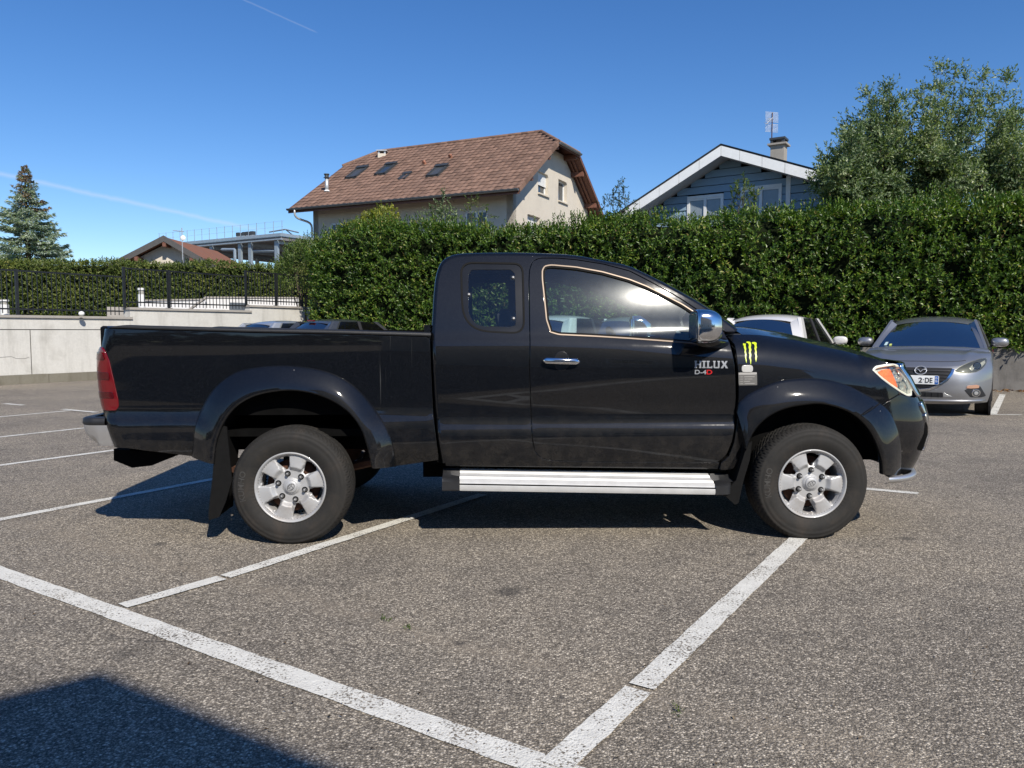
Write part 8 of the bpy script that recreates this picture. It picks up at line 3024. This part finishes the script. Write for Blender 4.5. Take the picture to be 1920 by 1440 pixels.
        for th in np.linspace(-math.pi / 2, math.pi / 2, 10):
            for_ = []
            for ph in np.linspace(0, 2 * math.pi, 15)[:-1]:
                sg = lambda q, p_: math.copysign(abs(q) ** p_, q)
                cx = math.sin(th); rad = abs(math.cos(th)) ** .5
                yy = s_ * (W + .075 + .125 * rad * sg(math.cos(ph), .7))
                for_.append((ws0 + .42 + (.05 if cx > 0 else .10) * cx, yy, belt + .115 + .075 * rad * sg(math.sin(ph), .75) + .018 * s_ * (yy - s_ * W) * 0))
            G.append(for_)
        mm_.grid(np.array(G), close_v=True, flip=True)
        me_ = mm_.build('mirror', paint, e, smooth=True)
        MB().hexa([(ws0 + .36, s_ * (W - .06), belt + .02), (ws0 + .46, s_ * (W - .06), belt + .02), (ws0 + .46, s_ * (W + .02), belt + .07), (ws0 + .36, s_ * (W + .02), belt + .07), (ws0 + .36, s_ * (W - .06), belt + .05), (ws0 + .46, s_ * (W - .06), belt + .05), (ws0 + .46, s_ * (W + .02), belt + .10), (ws0 + .36, s_ * (W + .02), belt + .10)]).build('mirror_arm', M_CABIN, me_)
        # rear lamp
        MB().box((L - .20, s_ * (W - .12) - .10, tail - .22), (L - .055, s_ * (W - .12) + .06, tail - .06), bevel=.03).build('rear_lamp', M_RED, e)
        if front:
            MB().box((.10, s_ * (W - .26) - .14, nose - .20), (.34, s_ * (W - .26) + .14, nose - .07), bevel=.04).build('headlight', M_REFLECT, e)
    # cabin
    MB().box((ws0 + .1, -bw + .1, sill + .1), (rr0 - .1, bw - .1, belt - .10)).build('cabin_floor', M_CABIN, e)
    for x in (ws1 + .25, ws1 + 1.15):
        for y in (-.36, .36):
            M_ = Matrix.Translation((x, y, belt - .25)) @ Matrix.Rotation(R(14), 4, 'Y')
            MB().box((-.06, -.22, 0), (.06, .22, .42), M_, bevel=.05).build('seat_back', M_SEAT, e)
            MB().box((-.04, -.12, .44), (.04, .12, .58), M_, bevel=.03).build('head_restraint', M_SEAT, e)
    MB().box((ws0 + .05, -bw + .12, belt - .12), (ws0 + .55, bw - .12, belt + .01), bevel=.04).build('dashboard', M_CABIN, e)
    if third:
        MB().box((rr1 + .07, -.11, zr + crown * .55), (rr1 + .13, .11, zr + crown * .55 + .035), bevel=.008).build('brake_light', M_RED, e)
    return e


M_SILVERGREY = make_paint('silver_grey_paint', (0.30, 0.305, 0.315), flake=0.25, dust_amt=0.10, metallic=0.75, rough=0.36, spec=0.5)
M_WHITEP = make_paint('white_car_paint', (0.68, 0.67, 0.65), dust_amt=0.15, rough=0.4, spec=0.5)
M_DARKGREY = make_paint('dark_grey_paint', (0.055, 0.060, 0.068), flake=0.15, dust_amt=0.10, metallic=0.5, rough=0.35, spec=0.5)
M_LIGHTSILVER = make_paint('light_silver_paint', (0.48, 0.50, 0.52), flake=0.2, dust_amt=0.08, metallic=0.6, rough=0.34, spec=0.5)

ROW = np.array([5.94, 11.18, 0.0]); ROWD = np.array([-0.843, 0.538, 0.0])


def row_at(px, back=1.2):
    """place along the row so that the point `back` metres in from the bay mouth appears at pixel column px"""
    k = (px - 960) / F
    p0 = ROW + XD * back
    t_ = (k * p0[1] - p0[0]) / (ROWD[0] - k * ROWD[1])
    return ROW + ROWD * t_


# silver grey car that faces the camera
mz = car('parked_car', ROW, False, M_SILVERGREY, 'silver grey hatchback facing the camera beside the low wall', 'cars parked along the hedge', L=4.46, W=0.885, H=1.45, belt=0.955, ws0=1.20, ws1=2.02, rr1=3.7, rr0=4.22, rw=0.575, bw=0.755, nose=0.72, tail=0.98, sill=0.22, wheels=(0.95, 3.62), front=False)
MO = ROW


def loc2w(P_):
    P_ = np.asarray(P_, float)
    return MO + P_[..., :1] * XD + P_[..., 1:2] * YD * -1 + P_[..., 2:3] * np.array([0, 0, 1.0])


# note: the empty's turn makes local +Y point to the left of the picture; work with q = -Y
rkz = spline([0.15, 0.22, 0.32, 0.46, 0.58, 0.66, 0.72, 0.78, 0.86], [0.13, 0.055, 0.012, 0.0, 0.012, 0.035, 0.075, 0.14, 0.26])


def S_fl(q, z):
    q, z = np.broadcast_arrays(np.asarray(q, float), np.asarray(z, float))
    a = np.abs(q) / 0.90
    x = 0.0 + 0.16 * a ** 2 + 0.42 * a ** 5 + rkz(z)
    return np.stack([x, -q, z], -1)


def S_fw(q, z):
    return loc2w(S_fl(q, z))


def zpx(pts):
    return inv_world(S_fw, [(1600 + a / 6.0, 540 + b / 6.0) for a, b in pts], (0.3, 0.6))


def fpanel(name, poly, material, parent=mz, mirror=True, res=0.025, step=0.015, **k):
    o = panel(name, S_fl, poly, k.pop('holes', ()), material, parent, res=res, step=step, **k)
    if mirror:
        me = o.data
        V = np.array([v.co[:] for v in me.vertices]); V[:, 1] *= -1
        N_ = np.array([c.vector[:] for c in me.corner_normals])
        o2 = mesh(name, V, [tuple(p.vertices)[::-1] for p in me.polygons], material, parent, True)
        return o, o2
    return o


# skin of the front, down to the lower lip
topz = spline([0, 0.35, 0.60, 0.75, 0.87], [0.735, 0.738, 0.765, 0.81, 0.86])
qs = np.linspace(-0.86, 0.86, 41)
top = np.stack([qs, topz(np.abs(qs))], 1)[::-1]
bot = np.stack([np.linspace(-0.84, 0.84, 25), 0.185 + 0.03 * (np.linspace(-1, 1, 25)) ** 2], 1)
sk_ = panel('front_skin', S_fl, np.vstack([bot, [(0.885, 0.40), (0.885, 0.70)], top, [(-0.885, 0.70), (-0.885, 0.40)]]), (), M_SILVERGREY, mz, res=0.022, step=0.03, thick=0.04)
# bonnet and wings as one pressing
G = []
for q in np.linspace(-0.86, 0.86, 41):
    f_ = S_fl(q, topz(abs(q)) - 0.004)
    a = abs(q) / 0.86
    r_ = np.array([1.17 + 0.16 * a ** 2, -q * (0.80 / 0.86), 0.995 - 0.035 * a ** 2 - 0.03 * a ** 8])
    row = []
    for t_ in np.linspace(0, 1, 22):
        p_ = f_ + (r_ - f_) * t_
        cre = 0.018 * math.exp(-((a - (0.62 + 0.22 * t_)) / 0.06) ** 2) * math.sin(math.pi * min(1, t_ * 1.05))
        p_ = p_ + np.array([0, 0, 0.085 * math.sin(math.pi * t_ ** 0.75) * (1 - 0.35 * a ** 3) + cre])
        row.append(p_)
    G.append(row)
bon = MB().grid(np.array(G), flip=True).build('bonnet', M_SILVERGREY, mz, smooth=True)
Gb = np.array(G)
# shut line of the bonnet
sl_p = [Gb[i, 2] + np.array([0, 0, 0.001]) for i in range(7, 34)]
MB().tube(sl_p, 0.004, 4).build('shut_line', M_CABIN, bon)

gr = zpx([(1112, 912), (1095, 955), (1045, 1030), (950, 1092), (850, 1128), (730, 1140)])
q0 = 0.0
gpoly = np.vstack([[(0, gr[:, 1].max() + 0.012)], [(gr[0, 0], gr[0, 1] + 0.010)], gr, [(0, gr[-1, 1])]])
full = np.vstack([gpoly, np.stack([-gpoly[::-1, 0], gpoly[::-1, 1]], 1)])
fpanel('grille', full, M_CABIN, mirror=False, off=0.003, thick=0.006)
for zz in np.linspace(gr[-1, 1] + 0.05, gr[0, 1] - 0.03, 6):
    hw_ = np.interp(zz, gr[::-1, 1], gr[::-1, 0]) - 0.015
    fpanel('grille_slat', [(-hw_, zz - .006), (hw_, zz - .006), (hw_, zz + .006), (-hw_, zz + .006)], M_PLASTIC, mirror=False, off=0.012, thick=0.01, step=0.012, res=0.02)
wing = zpx([(1138, 922), (1120, 962), (1062, 1045), (960, 1112), (855, 1150), (735, 1163)])
wpoly = np.vstack([gr, wing[::-1]])
fpanel('grille_wing', wpoly, M_CHROME, off=0.010, thick=0.012, bev=0.004)
# emblem: ring with a bird-like V
ce = zpx([(716, 925)])[0]
def flat_ring(pts, r, name, material, off=0.018, closed=True):
    P3 = [S_fl(a, b) + np.array([-off, 0, 0]) for a, b in pts]
    MB().tube(P3 + ([P3[0]] if closed else []), r, 6, caps=not closed).build(name, material, mz, smooth=True)
th = np.linspace(0, 2 * math.pi, 29)[:-1]
flat_ring([(ce[0] * 0 + 0.075 * math.cos(a_), ce[1] + 0.058 * math.sin(a_)) for a_ in th], 0.0075, 'emblem', M_BADGE)
flat_ring([(x_, ce[1] + y_) for x_, y_ in ((-.072, .018), (-.035, .016), (-.012, -.004), (0, -.024), (.012, -.004), (.035, .016), (.072, .018))], 0.0065, 'emblem', M_BADGE, 0.020, False)
# number plate
pz = zpx([(740, 990), (958, 990), (958, 1082), (740, 1082), (915, 990), (915, 1082)])
zt_, zb_ = pz[:2, 1].mean(), pz[2:4, 1].mean()
hwp = pz[1:3, 0].mean()
M_PLATE = mat('plate_white', (0.68, 0.69, 0.67), 0.4); M_PLB = mat('plate_blue', (0.02, 0.09, 0.32), 0.4); M_INK = mat('plate_black', (0.01, 0.01, 0.01), 0.5)
pl_e = fpanel('number_plate', [(-hwp, zb_), (hwp, zb_), (hwp, zt_), (-hwp, zt_)], M_PLATE, mirror=False, off=0.026, thick=0.016, step=0.02)
xb = pz[4:6, 0].mean()
fpanel('plate_band', [(xb, zb_ + .003), (hwp - .003, zb_ + .003), (hwp - .003, zt_ - .003), (xb, zt_ - .003)], M_PLB, pl_e, mirror=False, off=0.0275, thick=0.001, bev=.0003, step=0.01, res=0.02)


def ftext(body, qa, qb, za, zb__, material, name='lettering', off=0.0275):
    V, Fc = text_geo(body, True)
    w = V[:, 0].max()
    P3 = S_fl(qa + V[:, 0] / w * (qb - qa), za + V[:, 1] * (zb__ - za)) + np.array([-off - .0015, 0, 0])
    return mesh(name, P3, [f for f in Fc], material, pl_e)


tx = zpx([(733, 1062), (777, 1062), (786, 1030), (797, 1030), (806, 1062), (892, 1062), (733, 1005), (917, 1060), (946, 1040), (920, 1030), (946, 1000)])
ftext('2', tx[0, 0], tx[1, 0], tx[0, 1], tx[6, 1], M_INK)
ftext('-', tx[2, 0], tx[3, 0], tx[2, 1] - .004, tx[2, 1] + .006, M_INK)
ftext('DE', tx[4, 0], tx[5, 0], tx[0, 1], tx[6, 1], M_INK)
ftext('73', tx[7, 0] + .004, tx[8, 0], tx[7, 1], tx[8, 1], M_PLATE)
c_ = (tx[9] + tx[10]) / 2
flat_ring([(c_[0] + .012 * math.cos(a_), c_[1] + .012 * math.sin(a_)) for a_ in th[::2]], 0.0025, 'plate_emblem', M_PLATE, 0.029)
# headlights
hlp = zpx([(1146, 930), (1200, 889), (1300, 841), (1420, 801), (1488, 791), (1500, 815), (1480, 870), (1440, 915), (1380, 944), (1300, 955), (1220, 955), (1165, 946)])
a_l = fpanel('headlight', hlp, M_LENS, off=0.012, thick=0.02, bev=0.004)
dk = fpanel('lamp_housing', shrink(hlp, .004), M_VELUX, a_l[0], mirror=False, off=0.003, thick=0.004)
dk2 = fpanel('lamp_housing', np.stack([-shrink(hlp, .004)[::-1, 0], shrink(hlp, .004)[::-1, 1]], 1), M_VELUX, a_l[1], mirror=False, off=0.003, thick=0.004)
lc = zpx([(1388, 880), (1388, 838)]); rad_ = abs(lc[1, 1] - lc[0, 1])
for k, s_ in ((0, 1), (1, -1)):
    for (r0, nm, mm, of) in ((rad_, 'lamp_ring', M_CHROME, .010), (rad_ * .72, 'lamp_lens', M_WINGLASS, .012)):
        fpanel(nm, [(s_ * lc[0, 0] + r0 * math.cos(a_), lc[0, 1] + r0 * math.sin(a_)) for a_ in (th if s_ > 0 else th)], mm, a_l[k], mirror=False, off=of, thick=.004, step=.012)
    gl_ = zpx([(1300, 905), (1345, 862), (1360, 905), (1330, 935)]); gl2 = zpx([(1420, 850), (1475, 815), (1480, 845), (1440, 890)])
    for g_ in (gl_, gl2):
        fpanel('lamp_reflector', np.stack([s_ * g_[:, 0], g_[:, 1]], 1), M_REFLECT, a_l[k], mirror=False, off=.0085, thick=.004)
# lower intake, fog lamps, indicators, lower lip
li = zpx([(1005, 1176), (1005, 1222), (740, 1226), (740, 1172)])
z_a, z_b = li[[0, 3], 1].mean(), li[[1, 2], 1].mean()
it_ = fpanel('lower_intake', [(-li[0, 0], z_b), (li[0, 0], z_b), (li[0, 0], z_a), (-li[0, 0], z_a)], M_CABIN, mirror=False, off=.003, thick=.005)
for k in range(-3, 4):
    x_ = li[0, 0] * k / 3.6
    fpanel('intake_bar', [(x_ - .006, z_b), (x_ + .006, z_b), (x_ + .006, z_a), (x_ - .006, z_a)], M_PLASTIC, it_, mirror=False, off=.008, thick=.005, step=.01)
fpanel('intake_corner', zpx([(1012, 1180), (1110, 1222), (1012, 1222)]), M_REFLECT, off=.004, thick=.004)
fpanel('fog_lamp_bezel', zpx([(1252, 1152), (1335, 1105), (1425, 1105), (1490, 1212), (1440, 1228), (1318, 1226)]), M_PLASTIC, off=.004, thick=.006)
fcen = zpx([(1376, 1182), (1376, 1142)]); fr0 = abs(fcen[1, 1] - fcen[0, 1])
for s_ in (1, -1):
    for (rr_, mm, of) in ((fr0, M_CHROME, .010), (fr0 * .75, M_VELUX, .0115), (fr0 * .45, M_REFLECT, .013)):
        fpanel('fog_lamp', [(s_ * fcen[0, 0] + rr_ * math.cos(a_), fcen[0, 1] + rr_ * math.sin(a_)) for a_ in th], mm, mirror=False, off=of, thick=.004, step=.01)
fpanel('indicator', zpx([(1268, 1126), (1285, 1100), (1385, 1090), (1412, 1100), (1405, 1124), (1330, 1130)]), mat('smoked_amber_lens', (0.42, 0.24, 0.16), .2, coat=.8), off=.010, thick=.008)
lp_ = [S_fl(q, 0.235 + .012 * abs(q)) + np.array([-.012, 0, 0]) for q in np.linspace(-.8, .8, 31)]
MB().tube(lp_, .020, 8).build('lower_lip', M_SILVERGREY, mz, smooth=True)
# wipers, stickers in the windscreen, steering wheel
MB().tube([(1.20, .55, 1.00), (1.18, .05, 1.012), (1.19, -.45, 1.005)], .010, 5).build('wiper', M_RUBBER, mz)
MB().tube([np.array([1.62, -.36, .93]) + .17 * (math.cos(a_) * np.array([0, 1, 0]) + math.sin(a_) * np.array([.35, 0, .93])) for a_ in np.linspace(0, 6.283, 25)], .014, 6, False).build('steering_wheel', M_RUBBER, mz, smooth=True)
def on_screen(u, v):
    return np.array([1.20 + .82 * v - .10 * (1 - u * u) - .035 * math.sin(math.pi * v) - .006, u * ((.755 - .045) * (1 - v) + (.575 - .045) * v), .955 + .03 + (1.395 - .985) * v + .0175 * math.sin(math.pi * v) + .05 * (1 - u * u) * v + .006])
for (pts, mm, nm) in (([(.90, .05), (.84, .05), (.84, .16), (.90, .16)], mat('pale_sticker', (.42, .55, .55), .5), 'windscreen_sticker'), ([(.79, .04), (.74, .04), (.74, .10), (.79, .10)], mat('lime_sticker', (.55, .62, .16), .5), 'windscreen_sticker')):
    mesh(nm, [on_screen(u, v) for u, v in pts], [(0, 1, 2, 3)], mm, mz)

# the other cars: tails to the camera unless said
def tail_in(px, back, **k):
    p_ = row_at(px, back)
    L = k.get('L', 4.3)
    return p_ + XD * L


GRP = 'cars parked along the hedge'
kw = dict(L=4.05, W=0.87, H=1.49, belt=0.96, ws0=1.15, ws1=1.85, rr1=3.35, rr0=3.85, rw=0.55, bw=0.74, tail=1.02)
car('parked_car', tail_in(1437, 1.0, **kw), True, M_WHITEP, 'white hatchback seen from behind over the black bonnet', GRP, **kw)
kw = dict(L=4.1, W=0.87, H=1.50, belt=0.97, ws0=1.15, ws1=1.85, rr1=3.35, rr0=3.9, rw=0.56, bw=0.75, tail=1.0)
car('parked_car', row_at(1150, 1.9) + XD * 0.2, False, M_LIGHTSILVER, 'silver car facing out, its windscreen seen through the door window of the black truck', GRP, **kw)
kw = dict(L=4.0, W=0.86, H=1.52, belt=0.98, ws0=1.15, ws1=1.8, rr1=3.4, rr0=3.8, rw=0.58, bw=0.74, tail=1.02)
car('parked_car', tail_in(1030, 0.9, **kw), True, M_WHITEP, 'small white car seen from behind through the rear part of the door window', GRP, **kw)
kw = dict(L=4.3, W=0.89, H=1.50, belt=0.97, ws0=1.2, ws1=1.95, rr1=3.5, rr0=4.0, rw=0.57, bw=0.76, tail=1.0, third=True)
car('parked_car', tail_in(590, 0.8, **kw), True, M_DARKGREY, 'dark grey car with red brake light, its roof showing above the truck bed', GRP, **kw)
kw = dict(L=4.2, W=0.87, H=1.47, belt=0.96, ws0=1.2, ws1=1.9, rr1=3.5, rr0=4.0, rw=0.56, bw=0.75, tail=1.0)
car('parked_car', tail_in(497, 0.9, **kw), True, M_LIGHTSILVER, 'pale silver car left of the dark grey one, only its roof above the truck bed', GRP, **kw)
